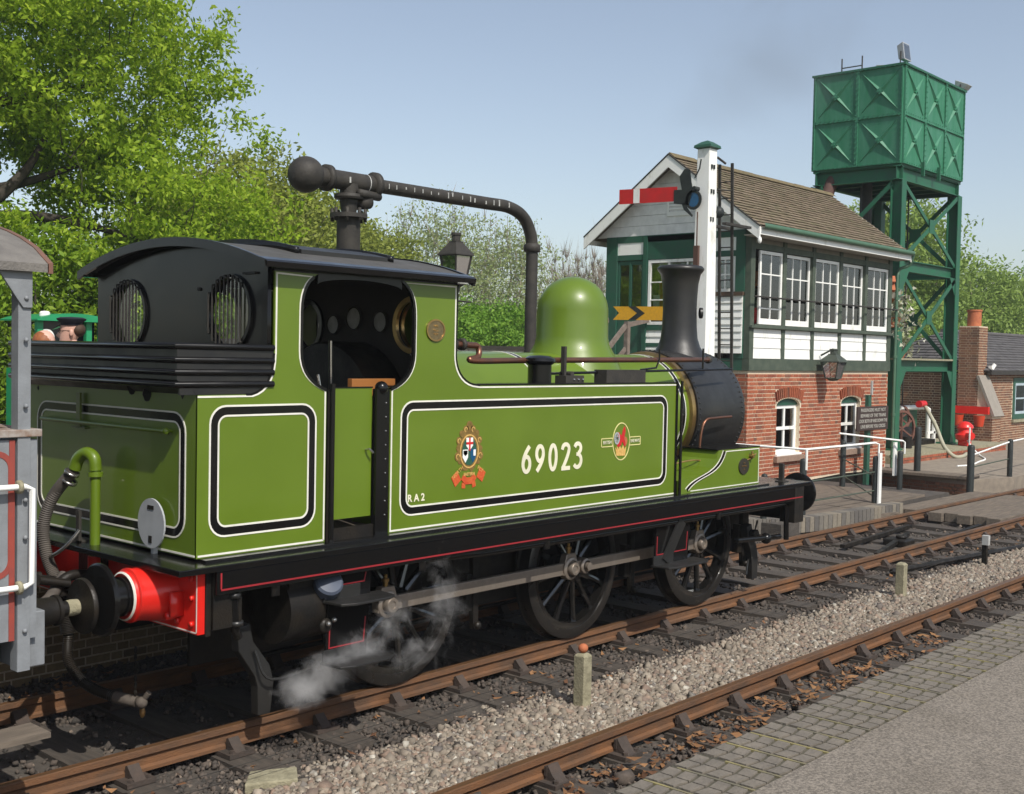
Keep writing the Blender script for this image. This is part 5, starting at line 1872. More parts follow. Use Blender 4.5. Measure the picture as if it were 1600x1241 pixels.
# white band, slightly proud
MB().add([(sx - .193, 4.45, 5.124), (sx - .193, 4.58, 5.127), (sx - .193, 4.58, 5.366), (sx - .193, 4.45, 5.362)], [(0, 1, 2, 3)]).build('white_stripe', BOXWHITE, ar)
m = MB()
P = lambda a, b, t: (t, a, b)
m.ribbon(ell(sy + .12, 5.1, .13, .14, 20), .045, P, sx - .2, sx - .18, True)
m.prism([(sy + .2, 5.02), (sy + .5, 5.06), (sy + .5, 5.29), (sy + .35, 5.28), (sy + .4, 5.5), (sy + .3, 5.62), (sy + .2, 5.6), (sy + .17, 5.4), (sy + .14, 5.26)], P, sx - .2, sx - .185)
m.prism([(sy + .35, 5.06), (sy + .3, 4.95), (sy + .14, 4.82), (sy + .13, 4.85), (sy + .24, 4.98), (sy + .25, 5.06)], P, sx - .2, sx - .185)
m.cyl((sx - .25, sy + .08, 5.28), (sx - .1, sy + .08, 5.28), .035)
m.tube([(sx - .2, sy + .1, 5.45), (sx - .19, sy + .02, 5.6), (sx - .18, sy + .0, 5.75)], .012, 6)
m.build('spectacle_casting', SIGBLACK, G, 40)
MB().prism(ell(sy + .12, 5.1, .11, .12, 20), P, sx - .196, sx - .19).build('blue_lens', BLUEG, G)
m = MB().tube([(sx - .19, sy + .04, 4.9), (sx - .18, sy + .04, 2.7)], .011, 6)
m.box(sx - .21, sx - .16, sy + .0, sy + .09, 4.0, 4.35)
m.box(sx - .2, sx - .17, sy + .02, sy + .07, 3.75, 3.9)
m.build('down_rod', mat('rusty_rod', (.1, .05, .035), .8), G)
m = MB()
for z in (5.6, 5.2, 4.75):
    for y in (-.04, .03):
        m.box(sx - .03 + y, sx + .0 + y, sy - .14, sy - .11, z, z + .07)
m.build('strap_bolt', SIGBLACK, G)
# yellow fishtail arm
m = MB().prism([(3.55, 3.13), (4.95, 3.15), (4.82, 3.265), (4.95, 3.38), (3.55, 3.36)], P, sx - .2, sx - .19)
ya = m.build('fishtail_arm', SIGYEL, G)
ya['label'] = 'yellow arm with a black chevron'
MB().prism([(4.47, 3.143), (4.62, 3.146), (4.44, 3.26), (4.62, 3.376), (4.47, 3.374), (4.28, 3.258)], P, sx - .2035, sx - .2).build('black_chevron', SIGBLACK, ya)
MB().cyl((sx - .22, 3.5, 3.2), (sx - .05, 3.3, 3.2), .03).build('arm_pivot', SIGBLACK, G)
# ladder and little platform behind
m = MB()
lx, ly = 10.95, 3.17
for s in (-.12, .12):
    m.beam((lx + .25, ly + s, -.2), (lx, ly + s, 5.75), .03, .045, (0, 1, 0))
la = m.build('ladder', IRON, G)
for i in range(21):
    z = .05 + i * .27
    t = (z + .2) / 5.95
    MB().cyl((lx + .25 * (1 - t), ly - .12, z), (lx + .25 * (1 - t), ly + .12, z), .011, n=6).build('ladder_rung', IRON, la)
m = MB()
m.tube([(lx, ly, 5.75), (lx - .1, ly + .1, 5.85), (sx + .1, sy, 5.8)], .02, 6)
m.tube([(lx + .05, ly - .12, 5.3), (sx + .1, sy, 5.3)], .014, 6)
m.box(sx + .1, sx + .9, ly - .25, ly - .17, 4.7, 4.74)
m.box(sx + .1, sx + .9, ly + .1, ly + .18, 4.7, 4.74)
m.build('ladder_stay', IRON, G)
MB().sphere((sx + .2, sy - .12, 4.92), .09, 12, 8, (1, 1, 1.1)).build('signal_lamp', SIGBLACK, G, 60)

# ================================================================== WATER CRANE
W = thing('water_crane', 'black iron water crane with ball counterweight and long swan neck pipe', 'water crane', (2.15, 2.4, .9))
wy = 2.4
m = MB().lathe([(.3, .9), (.3, .95), (.2, 1.0), (.14, 1.2), (.125, 3.92), (.13, 3.95)], (2.18, wy, 0), (0, 0, 1), 28)
m.build('column', IRON, W, 40)
fl = MB().lathe([(.125, 3.93), (.2, 3.94), (.2, 3.985), (.08, 4.0), (.1, 4.13), (.15, 4.14), (.16, 4.16), (.15, 4.19), (.1, 4.2)], (2.18, wy, 0), (0, 0, 1), 28).build('column_flange', IRON, W, 40)
m = MB()
for i in range(8):
    t = 2 * PI * i / 8
    m.cyl((2.18 + .175 * math.cos(t), wy + .175 * math.sin(t), 3.9), (2.18 + .175 * math.cos(t), wy + .175 * math.sin(t), 4.04), .02, n=6)
m.cyl((2.35, wy - .12, 4.12), (2.35, wy + .1, 4.12), .075, n=16)
m.cyl((2.2, wy - .14, 4.2), (2.56, wy - .05, 4.2), .045, n=10)
m.build('flange_bolt', IRON, fl, 40)
arm = spline([(1.75, wy, 4.33), (2.2, wy, 4.33), (2.6, wy, 4.33), (3.4, wy, 4.33), (4.3, wy, 4.33), (4.72, wy, 4.325), (5.0, wy, 4.23), (5.15, wy, 4.02), (5.18, wy, 3.75), (5.18, wy, 3.0), (5.18, wy, 2.0)], 8)
rr_ = [.075 if p_.x > 2.5 or p_.z < 4 else .1 for p_ in arm]
MB().tube(arm, rr_, 18).build('swan_neck_pipe', IRON, W, 60)
m = MB()
for x, r in ((1.84, .14), (2.5, .14)):
    m.lathe([(.08, 0), (r, .005), (r, .06), (.08, .065)], (x, wy, 4.33), (1, 0, 0), 24)
m.lathe([(.07, 0), (.105, .02), (.105, .1), (.07, .12)], (5.18, wy, 3.8), (0, 0, 1), 20)
m.lathe([(.1, 4.1), (.1, 4.3)], (2.18, wy, 0), (0, 0, 1), 20)
m.build('pipe_collar', IRON, W, 40)
MB().sphere((1.6, wy, 4.33), .187, 32, 20).lathe([(.06, 0), (.075, .05), (.06, .1), (.09, .14)], (1.74, wy, 4.33), (1, 0, 0), 18).build('counterweight_ball', IRON, W, 60)
m = MB()
for i in range(16):
    x = 2.65 + i * .13 + random.uniform(-.05, .05)
    z = 4.33
    m.box(x, x + random.uniform(.008, .02), wy - .077, wy - .06, z - random.uniform(.0, .03), z + random.uniform(.01, .05))
for z in (4.0,):
    m.box(2.1, 2.12, wy - .104, wy - .09, 4.3, 4.36)
m.lathe([(.102, 0), (.102, .012)], (2.4, wy, 4.33), (1, 0, 0), 24)
tag(m.build('bird_dropping', OFFW, W), kind='stuff')

# platform lantern behind the cab
T = thing('platform_lamp', 'iron platform lantern on a slim post behind the cab roof', 'lamp', (6.46, 5, .9))
lantern(T, (6.46, 5.0, 3.55), .15, .235, .42, IRON)
m = MB().lathe([(.09, .9), (.09, 1.3), (.05, 1.4), (.04, 3.4), (.07, 3.45), (.07, 3.52)], (6.46, 5, 0), (0, 0, 1), 14)
m.build('lamp_post', IRON, T, 40)
MB().cyl((6.2, 4.9, 3.3), (6.9, 5.1, 3.3), .015, n=6).build('ladder_bar', IRON, T)
# white boarded fence behind the boiler
Fn = thing('white_fence', 'white boarded fence with dark capping beyond the boiler', 'fence', (10, 8.5, 0))
for i in range(48):
    MB().box(4 + i * .2, 4.19 + i * .2, 8.48, 8.5, 1.0, 2.6).build('board', BOXWHITE, Fn)
MB().box(4, 13.6, 8.4, 8.58, 2.6, 2.68).build('capping', IRON, Fn)

# ================================================================== WATER TOWER
TW = thing('water_tower', 'tall green water tower with pressed panel tank on braced steel legs', 'water tower', (23.8, 6.15, .3))
tx0, tx1, ty0, ty1, tz0, tz1 = 21.95, 25.78, 4.98, 7.34, 7.4, 9.82


def panel(wd, ht):
    m = MB()
    m.box(-wd / 2 + .01, wd / 2 - .01, -.02, .0, -ht / 2 + .01, ht / 2 - .01)
    # flanged rim
    for a, b, c, d in ((-wd / 2, -wd / 2 + .03, -ht / 2, ht / 2), (wd / 2 - .03, wd / 2, -ht / 2, ht / 2), (-wd / 2 + .03, wd / 2 - .03, -ht / 2, -ht / 2 + .03), (-wd / 2 + .03, wd / 2 - .03, ht / 2 - .03, ht / 2)):
        m.box(a, b, -.055, -.0, c, d)
    for sx_, sz_ in ((1, 1), (1, -1), (-1, 1), (-1, -1)):
        tip = Vector((sx_ * wd * .4, 0, sz_ * ht * .4))
        c = Vector((sx_ * .05, 0, sz_ * .05))
        d = (tip - c).normalized()
        n = Vector((-d.z, 0, d.x)) * .055
        m.add([tip + Vector((0, -.019, 0)), c + n + Vector((0, -.019, 0)), c - n + Vector((0, -.019, 0)), c + Vector((0, -.08, 0)), tip + Vector((0, -.035, 0))], [(0, 1, 3, 4), (4, 3, 2, 0), (1, 2, 3)])
    m.prism([(.09, 0), (0, .09), (-.09, 0), (0, -.09)], lambda a, b, t: (a, t, b), -.075, -.019)
    m.cyl((.0, -.1, .0), (.0, -.07, .0), .025, n=8)
    for k in range(9):
        for s in (-1, 1):
            z = -ht / 2 + .08 + k * (ht - .16) / 8
            m.box(s * (wd / 2 - .035) - .012, s * (wd / 2 - .035) + .012, -.07, -.055, z - .012, z + .012)
            x = -wd / 2 + .08 + k * (wd - .16) / 8
            m.box(x - .012, x + .012, -.07, -.055, s * (ht / 2 - .035) - .012, s * (ht / 2 - .035) + .012)
    return m.mesh('tank_panel', TANKGREEN)


wA, wB, hP = (tx1 - tx0) / 3, (ty1 - ty0) / 2, (tz1 - tz0) / 2
PA, PB = panel(wA, hP), panel(wB, hP)
for j in range(2):
    z = tz0 + hP * (j + .5)
    for i in range(3):
        inst('tank_panel', PA, TW, (tx0 + wA * (i + .5), ty0, z))
        inst('tank_panel', PA, TW, (tx0 + wA * (i + .5), ty1, z), (0, 0, PI))
    for i in range(2):
        inst('tank_panel', PB, TW, (tx0, ty0 + wB * (i + .5), z), (0, 0, -PI / 2))
        inst('tank_panel', PB, TW, (tx1, ty0 + wB * (i + .5), z), (0, 0, PI / 2))
MB().box(tx0 + .01, tx1 - .01, ty0 + .01, ty1 - .01, tz0 + .0, tz1 - .02).build('tank_core', TANKGREEN, TW)
m = MB()
for x0_, x1_, y0_, y1_ in ((tx0 - .07, tx1 + .07, ty0 - .07, ty0 - .02), (tx0 - .07, tx1 + .07, ty1 + .02, ty1 + .07), (tx0 - .07, tx0 - .02, ty0 - .02, ty1 + .02), (tx1 + .02, tx1 + .07, ty0 - .02, ty1 + .02)):
    m.box(x0_, x1_, y0_, y1_, tz1 - .03, tz1 + .02)
m.build('tank_rim', LEGGREEN, TW)


def ibeam(name, p0, p1, wd, h, par=None, mt=None):
    p0, p1 = Vector(p0), Vector(p1)
    d = (p1 - p0).normalized()
    m = MB()
    upv = Vector((0, 0, 1)) if abs(d.z) < .9 else Vector((0, 1, 0))
    a = d.cross(upv).normalized()
    b = a.cross(d).normalized()
    m.beam(p0, p1, .018, h - .04, upv)
    m.beam(p0 + b * (h / 2 - .01), p1 + b * (h / 2 - .01), wd, .022, upv)
    m.beam(p0 - b * (h / 2 - .01), p1 - b * (h / 2 - .01), wd, .022, upv)
    return m.build(name, mt or LEGGREEN, par or TW)


legs = [(tx0 + .12, ty0 + .1), (tx1 - .12, ty0 + .1), (tx0 + .12, ty1 - .1), (tx1 - .12, ty1 - .1)]
for x, y in legs:
    lg = ibeam('leg', (x, y, .34), (x, y, 7.0), .26, .3)
    m = MB()
    m.box(x - .22, x + .22, y - .22, y + .22, .32, .36)
    for s in (-1, 1):
        m.prism([(x + s * .13, .36), (x + s * .22, .36), (x + s * .13, .62)], SX, y - .16, y - .145)
    m.build('foot_plate', LEGGREEN, lg)
for z, mt_ in ((7.18, LEGGREEN), (4.92, LEGGREEN), (2.42, LEGGREEN)):
    h = .34 if z > 7 else .28
    for y in (ty0 + .1, ty1 - .1):
        ibeam('girder', (tx0 - (.05 if z > 7 else -.26), y, z), (tx1 + (.05 if z > 7 else -.26), y, z), .16, h)
    for x in (tx0 + .12, tx1 - .12):
        ibeam('girder', (x, ty0 + (.0 if z > 7 else .22), z), (x, ty1 - (.0 if z > 7 else .22), z), .16, h)
MB().box(tx0, tx1, ty0, ty1, 7.352, 7.399).build('tank_floor', LEGGREEN, TW)
for k in range(5):
    x = tx0 + .5 + k * .7
    ibeam('joist', (x, ty0 + .1, 7.2), (x, ty1 - .1, 7.2), .1, .25)
MB().box(tx0 + .1, tx1 - .1, ty0 - .05, ty0 + .3, 2.565, 2.61).build('walkway_plate', CONC, TW)


def brace(a0, a1, z0, z1, fixed, axis):
    q = (lambda a, z, d=0: (a, fixed + d, z)) if axis == 'x' else (lambda a, z, d=0: (fixed + d, a, z))
    n = (0, 1, 0) if axis == 'x' else (1, 0, 0)
    MB().beam(q(a0, z0), q(a1, z1), .11, .02, n).beam(q(a0, z0, .03), q(a1, z1, .03), .02, .06, n).build('cross_brace', LEGGREEN, TW)
    MB().beam(q(a0, z1, .02), q(a1, z0, .02), .11, .02, n).beam(q(a0, z1, .05), q(a1, z0, .05), .02, .06, n).build('cross_brace', LEGGREEN, TW)
    c = ((a0 + a1) / 2, (z0 + z1) / 2)
    t = .16
    MB().prism([(c[0] - t, c[1] - t * 1.1), (c[0] + t, c[1] - t * 1.1), (c[0] + t, c[1] + t * 1.1), (c[0] - t, c[1] + t * 1.1)], (lambda a, b, d: (a, fixed - .012 + d, b)) if axis == 'x' else (lambda a, b, d: (fixed - .012 + d, a, b)), -.012, .0).build('gusset', LEGGREEN, TW)


for z0, z1 in ((2.62, 4.72), (5.1, 6.92)):
    for y in (ty0 - .02, ty1 - .08):
        brace(tx0 + .25, tx1 - .25, z0, z1, y, 'x')
    for x in (tx0 - .02, tx1 - .08):
        brace(ty0 + .22, ty1 - .22, z0, z1, x, 'y')
for x, s in ((tx0 + .25, 1), (tx1 - .25, -1)):
    for z in (2.28, 4.78):
        MB().prism([(x, z), (x + s * .35, z), (x, z - .45)], SX, ty0 - .03, ty0 - .015).build('knee_gusset', LEGGREEN, TW)
MB().beam((tx0 + .3, ty1 - .1, .6), (tx1 - .3, ty1 - .1, 2.2), .14, .1).build('rear_brace', DIRTY, TW)
MB().cyl((22.9, 6.3, .3), (22.9, 6.3, 7.3), .13).build('down_pipe', IRON, TW, 40)
MB().cyl((23.5, 6.6, 2.6), (23.5, 6.6, 7.3), .16).build('feed_pipe', IRON, TW, 40)
MB().tube([(tx0 - .1, 7.0, 6.4), (tx0 + .3, 6.9, 7.3)], .16, 12).build('overflow_pipe', mat('rust_pipe', (.1, .05, .04), .8), TW, 40)
m = MB()
for y in (6.2, 6.5):
    m.cyl((tx1 - .5, y, .4), (tx1 - .5, y, 7.2), .02, n=6)
ld = m.build('tower_ladder', IRON, TW)
for i in range(24):
    MB().cyl((tx1 - .5, 6.2, .5 + i * .28), (tx1 - .5, 6.5, .5 + i * .28), .012, n=6).build('ladder_rung', IRON, ld)
m = MB().tube([(tx1 - 1.1, ty1, tz1 - .1), (tx1 - 1.1, ty1, tz1 + .6)], .03, 6)
for y in (6.2, 6.75):
    m.cyl((tx0 + .25, y, tz1), (tx0 + .25, y, tz1 + .42), .018, n=6)
m.cyl((tx0 + .25, 6.2, tz1 + .18), (tx0 + .25, 6.75, tz1 + .18), .016, n=6)
m.build('top_rail', IRON, TW)
m = MB()
for x in (23.0, 24.0):
    m.box(x, x + .06, ty0 - .14, ty0 - .06, 7.2, 7.55)
m.build('tank_cleat', LEGGREEN, TW)
for nm, c, an, lab in (('floodlight', (22.2, 5.1, 10.15), 0.15, 'grey square floodlight on the corner of the water tank'), ('floodlight', (25.75, 5.0, 9.98), 1.15, 'silver floodlight tilted upward on the far end of the water tank'), ('floodlight', (22.35, 5.75, 9.92), 1.45, 'small white lamp lying low on the tank roof')):
    f = thing(nm, lab, 'floodlight', c)
    k = .5 if an > 1.3 else (.85 if an > 1 else 1)
    ca, sa = math.cos(an), math.sin(an)
    V8 = [(-.2, -.07, -.22), (.2, -.07, -.22), (.17, .1, -.17), (-.17, .1, -.17), (-.2, -.07, .22), (.2, -.07, .22), (.17, .1, .17), (-.17, .1, .17)]
    rot = lambda v: (c[0] + k * v[0], c[1] + k * (v[1] * ca + v[2] * sa), c[2] + k * (-v[1] * sa + v[2] * ca))
    MB().add([rot(v) for v in V8], [(0, 3, 2, 1), (4, 5, 6, 7), (0, 1, 5, 4), (1, 2, 6, 5), (2, 3, 7, 6), (3, 0, 4, 7)]).build('housing', DISC if an < 1 else OFFW, f, bev=.01)
    MB().add([rot(v) for v in [(-.17, -.073, -.19), (.17, -.073, -.19), (.17, -.073, .19), (-.17, -.073, .19)]], [(0, 1, 2, 3)]).build('lens', LAMPG, f)
    MB().tube([(c[0] - .2 * k, c[1], c[2]), (c[0] - .22 * k, c[1], c[2] - .28 * k), (c[0] + .22 * k, c[1], c[2] - .28 * k), (c[0] + .2 * k, c[1], c[2])], .016, 6).build('stirrup', IRON, f)

# flower baskets by the tower
for (x, y, z, lab) in ((21.2, 4.75, 3.55, 'terracotta pot of white flowers between downpipe and tower leg'), (23.3, 5.5, 2.75, 'pot of trailing white flowers standing on the tower walkway')):
    f = thing('flower_basket', lab, 'flowers', (x, y, z))
    MB().lathe([(0, -.22), (.12, -.2), (.2, 0), (.2, .03), (.15, .02)], (x, y, z), (0, 0, 1), 16).build('pot', TERRA, f, 40)
    n = 420
    d = rng.normal(size=(n, 3)) * (.2, .2, .26) + (x, y, z + .2)
    a = rng.normal(size=(n, 4, 3)) * .045
    tag(npobj('blossom', (d[:, None, :] + a).reshape(-1, 3), np.arange(n * 4).reshape(n, 4), WFLOW, f), kind='stuff')
f = thing('terracotta_panel', 'orange tiled board fixed beside the downpipe', 'board', (21.0, 4.9, 4.2))
for k in range(3):
    MB().beam((21.0, 4.72, 4.5 - k * .2), (21.2, 4.9, 4.35 - k * .2), .2, .16).build('board', TERRA, f)

# ================================================================== BUFFER-END FENCES, PUMP, HYDRANT
def post(x, y, z0, z1, lab, r=.055, grp='black posts of the walkway fence'):
    o = MB().lathe([(r, z0), (r, z1 - .05), (r * .8, z1 - .015), (0, z1)], (x, y, 0), (0, 0, 1), 8, PI / 8, PI / 8 + 2 * PI).build('fence_post', SIGBLACK, None, 60)
    return tag(o, lab, 'post', grp)


post(10.75, 1.5, .08, .98, 'black post at the near corner of the walkway fence')
post(13.2, 1.42, .08, .9, 'black post with a white strip beside the board crossing')
post(15.2, 3.0, .0, .98, 'black post in front of the far ground floor window')
post(16.0, 2.2, -.1, .8, 'black post under the white handrail end')
post(18.5, 2.9, .12, 1.15, 'taller black post in front of the tower leg', .07)
post(17.25, 1.3, -.3, .92, 'black post at the corner of the low brick platform', .07)
post(19.7, 1.38, .1, .93, 'black round topped post farthest right along the line')
post(9.9, 1.7, -.1, .78, 'short black post beyond the front buffer', .05)
for pts, lab, r in (([(10.75, 4.0, 1.12), (10.75, 1.45, 1.12), (13.2, 1.45, 1.12), (13.25, 1.4, 1.1), (13.25, 1.4, .8)], 'white pipe handrail round the walkway corner', .022),
                    ([(14.6, 2.8, 1.15), (16.0, 2.16, .99), (16.05, 2.14, .96), (16.05, 2.14, .74)], 'white pipe handrail ending by the low brick platform', .022),
                    ([(17.3, 1.36, 1.25), (17.3, 1.36, .68), (19.7, 1.4, .86), (26, 1.7, 1.0)], 'white sloping pipe rail beyond the corner post', .022)):
    o = MB().tube([Vector(p_) for p_ in pts], r * .82, 8).build('pipe_handrail', BOXWHITE, None, 60)
    tag(o, lab, 'handrail', 'white pipe handrails')
o = MB().cyl((10.75, 1.45, 1.12), (10.75, 1.45, .8), .022, n=8)
o.box(13.15, 13.25, 1.33, 1.36, .08, .95)
tag(o.build('white_strip', BOXWHITE), 'white upright strip and stay on the walkway fence', 'strip')
tag(MB().box(15.95, 16.08, 2.3, 2.33, .3, .95).build('white_plate', BOXWHITE), 'white plate standing beside the handrail end post', 'plate')
tag(MB().box(10.5, 10.62, 3.6, 3.63, .5, 1.75).box(10.5, 10.62, 3.45, 3.6, 1.3, 1.36).build('white_board', BOXWHITE), 'white upright board left of the signal box window', 'board')
k = 0
for pts, lab in (([(9.9, 1.7, .62), (10.75, 1.5, .55)], 'thin wire from the short post to the corner post'), ([(10.75, 1.5, .6), (13.2, 1.42, .62)], 'upper wire of the walkway fence'), ([(10.75, 1.5, .28), (13.2, 1.42, .3)], 'lower wire of the walkway fence'),
                 ([(13.2, 1.45, .55), (15.2, 3.0, .62)], 'upper wire turning back toward the signal box'), ([(13.2, 1.45, .2), (15.2, 3.0, .3)], 'lower wire turning back toward the signal box'), ([(17.3, 1.36, .45), (19.7, 1.4, .5)], 'wire under the sloping white rail')):
    tag(MB().tube(pts, .012, 6).build('fence_wire', BOXGREY), lab, 'wire', 'wires of the walkway fence')
# warning notice
N = thing('warning_notice', 'dark iron notice board with raised white lettering before the signal box', 'sign', (17.4, 3.4, .1))
MB().box(17.05, 18.55, 3.6, 3.64, 1.05, 1.56).build('notice_plate', mat('notice_brown', (.05, .03, .025), .6), N, bev=.01)
MB().box(17.68, 17.82, 3.66, 3.74, -.2, 1.8).build('notice_post', BOXGREEN, N)
NF = mat('notice_letters', (.42, .4, .35), .6)
for i, (s_, wd) in enumerate((('PASSENGERS MUST NOT', 1), ('BEWARE OF THE TRAINS', 1), ('LOOK BOTH UP AND DOWN THE', .8), ('LINE BEFORE YOU CROSS', .95))):
    text(s_, .1, (17.8, 3.597, 1.48 - i * .115), FACE_Y, NF, 'lettering', N, bold=.002, sx=wd * 1.1)
MB().box(17.75, 17.79, 3.62, 3.66, 1.8, 2.1).build('finial', OFFW, N)
# pump and wheels under the tower
PM = thing('pump_engine', 'old pump with spoked wheel and green casing beneath the tower', 'pump', (24, 5.6, .32))
MB().box(24.6, 26.3, 6.2, 6.3, .32, 1.25).build('green_casing', LEGGREEN, PM)
m = MB()
for x, y, z, r in ((23.2, 5.3, .8, .48), (24.5, 5.9, 1.0, .36)):
    q = MB().lathe([(r - .06, -.03), (r, -.03), (r, .03), (r - .06, .03), (r - .06, -.03)], (x, y, z), (.35, 1, 0), 28)
    a = Vector((.35, 1, 0)).normalized()
    b = Vector((0, 0, 1))
    c = a.cross(b)
    for k in range(6):
        t = k * PI / 3
        q.beam((x, y, z), Vector((x, y, z)) + (b * math.cos(t) + c * math.sin(t)) * (r - .04), .03, .04)
    q.build('spoked_wheel', mat('wheel_rust', (.16, .07, .05), .8) if r > .4 else bpy.data.materials['wheel_rust'], PM, 40)
MB().cyl((23.3, 5.6, .55), (24.6, 5.6, .55), .25).box(23.2, 25.4, 5.3, 6.0, .32, .45).build('pump_body', DIRTY, PM, 40)
m = MB().tube([(24.4, 5.0, .9), (25.9, 5.4, .92), (25.95, 5.4, .9), (25.95, 5.4, .35)], .05, 8)
PX = thing('white_pipe_frame', 'white pipe frame standing in front of the green pump casing', 'pipe', (25.2, 5.6, .32))
MB().tube([(24.4, 5.9, 1.28), (26.3, 6.0, 1.26), (26.6, 6.0, 1.2), (26.6, 6.0, .35)], .07, 8).build('bent_pipe', BOXWHITE, PX, 60)
MB().box(25.3, 25.42, 5.3, 5.36, .32, .95).box(24.9, 25.8, 5.3, 5.35, .6, .66).build('cross_piece', BOXWHITE, PX)
MB().cyl((24.0, 5.2, 1.42), (24.35, 5.2, 1.42), .09).build('red_valve', SIGRED, PX, 40)
tag(MB().tube(spline([(24.2, 5.1, 1.35), (23.9, 4.7, .9), (23.5, 4.3, .4), (23.4, 4.0, .17), (23.7, 3.9, .16), (24.5, 4.1, .17)], 8), .05, 8).build('water_hose', mat('pale_hose', (.4, .38, .28), .7), None, 60), 'pale hose hanging from the red valve to the paving', 'hose')
tag(MB().tube(spline([(25.3, 4.4, .5), (24.9, 4.1, .3), (24.6, 3.8, .15), (23.6, 3.3, .14), (22.6, 3.1, .14), (21.6, 2.9, .14), (21.0, 3.0, .14)], 8), .022, 8).build('white_rope', BOXWHITE, None, 60), 'thin white hose snaking from the red hydrant over the paving', 'hose')
HY = thing('fire_hydrant', 'bright red cast hydrant beside the tower leg', 'hydrant', (25.4, 4.5, .12))
MB().lathe([(.22, .12), (.22, .2), (.17, .24), (.17, .7), (.22, .74), (.25, .8), (.25, .86), (.19, .92), (.18, 1.0), (.22, 1.05), (.2, 1.12), (.1, 1.2), (0, 1.22)], (25.4, 4.5, -.25), (0, 0, 1), 20).build('hydrant_body', RED, HY, 40)
MB().cyl((25.1, 4.2, .6), (25.4, 4.5, .6), .09).build('outlet', RED, HY, 40)
tag(MB().cyl((23.0, 5.05, .33), (23.0, 5.05, .62), .12).build('oil_drum', DIRTY, None, 40), 'small dark round weight on the tower plinth', 'weight')

# ================================================================== COTTAGE
K = thing('brick_cottage', 'low brown brick building with slate roof and tall chimney right of the tower', 'building', (34, 8, 0))
hx0, hx1, hy0, hy1, hz, hr_ = 29.9, 50, 5.6, 9.9, 2.2, 3.5
MB().box(hx0, hx1, hy0, hy1, -.3, hz).build('wall', MORTAR, K)
wn = (32.3, 33.45, .85, 2.0)
mb = bricks(MB(), hx0, 42, -.2, hz, lambda u, z, d: (u, hy0 - d, z), holes=[(wn[0] - .12, wn[1] + .12, wn[2] - .05, wn[3] + .05), (35.9, 37.1, -.3, 2.1)])
bricks(mb, hy0, hy1, -.2, hz, lambda u, z, d: (hx0 - d, u, z))
tag(mb.build('brick', BRICKB, K), kind='stuff')
f = MB().ribbon([(wn[0], wn[2]), (wn[0], wn[3]), (wn[1], wn[3]), (wn[1], wn[2])], .16, SX, hy0 - .03, hy0 + .02, True).build('window', BOXGREEN, K)
MB().ribbon([(wn[0] + .12, wn[2] + .12), (wn[0] + .12, wn[3] - .12), (wn[1] - .12, wn[3] - .12), (wn[1] - .12, wn[2] + .12)], .09, SX, hy0 - .02, hy0 + .015, True).box(wn[0] + .16, wn[1] - .16, hy0 - .018, hy0 + .01, 1.4, 1.45).build('sash', mat('pale_blue_frame', (.45, .55, .6), .5), f)
MB().box(wn[0] + .16, wn[1] - .16, hy0 - .005, hy0 + .0, wn[2] + .16, wn[3] - .16).build('pane', mat('dark_pane', (.015, .018, .03), .1), f)
MB().box(wn[0] - .15, wn[1] + .15, hy0 - .08, hy0, wn[2] - .18, wn[2] - .09).build('sill', CONC, K)
MB().box(36, 37, hy0 - .02, hy0 - .001, -.1, 2.1).build('door', BOXGREEN, K)
MB().cyl((35.2, hy0 - .1, -.1), (35.2, hy0 - .1, 2.1), .07).build('downpipe', mat('bright_pipe', (.03, .28, .17), .5), K, 40)
MB().box(hx0 - .2, hx1, hy0 - .22, hy0 - .1, hz - .02, hz + .1).build('gutter', IRON, K)


def slateroof(p, n, par):
    """p: four corners eave0, eave1, ridge1, ridge0"""
    e0, e1, r1, r0 = [Vector(q) for q in p]
    nn = (e1 - e0).cross(r0 - e0).normalized()
    if nn.z < 0: nn = -nn
    m = MB()
    for r in range(n):
        a, b = r / n, (r + 1.12) / n
        L0, R0 = e0.lerp(r0, a), e1.lerp(r1, a)
        L1, R1 = e0.lerp(r0, min(b, 1)), e1.lerp(r1, min(b, 1))
        cols = max(1, int((R0 - L0).length / .3))
        for c in range(cols):
            t0, t1 = (c + .02) / cols, (c + .97) / cols
            k1, k2 = nn * (.045 + random.uniform(-.004, .004)), nn * .015
            q = [L0.lerp(R0, t0) + k1, L0.lerp(R0, t1) + k1, L1.lerp(R1, t1) + k2, L1.lerp(R1, t0) + k2, L0.lerp(R0, t0), L0.lerp(R0, t1)]
            m.add(q, [(0, 1, 2, 3), (0, 4, 5, 1)])
    o = m.build('roof_slate', SLATED, par)
    return tag(o, kind='stuff')


ym_ = (hy0 + hy1) / 2
slateroof([(hx0 - .2, hy0 - .2, hz + .08), (hx1, hy0 - .2, hz + .08), (hx1, ym_, hr_), (hx0 + 1.9, ym_, hr_)], 14, K)
slateroof([(hx0 - .2, hy1 + .2, hz + .08), (hx0 - .2, hy0 - .2, hz + .08), (hx0 + 1.9, ym_, hr_), (hx0 + 1.9, ym_ + .01, hr_)], 14, K)
MB().add([(hx0 - .2, hy0 - .2, hz + .08), (hx1, hy0 - .2, hz + .08), (hx1, ym_, hr_), (hx0 + 1.9, ym_, hr_), (hx0 - .2, hy1 + .2, hz + .08), (hx1, hy1 + .2, hz + .08)], [(0, 1, 2, 3), (0, 3, 4), (4, 3, 2, 5)]).build('roof_deck', IRON, K)
MB().cyl((hx0 + 1.9, ym_, hr_ + .05), (hx1, ym_, hr_ + .05), .07).build('ridge', SLATED, K)
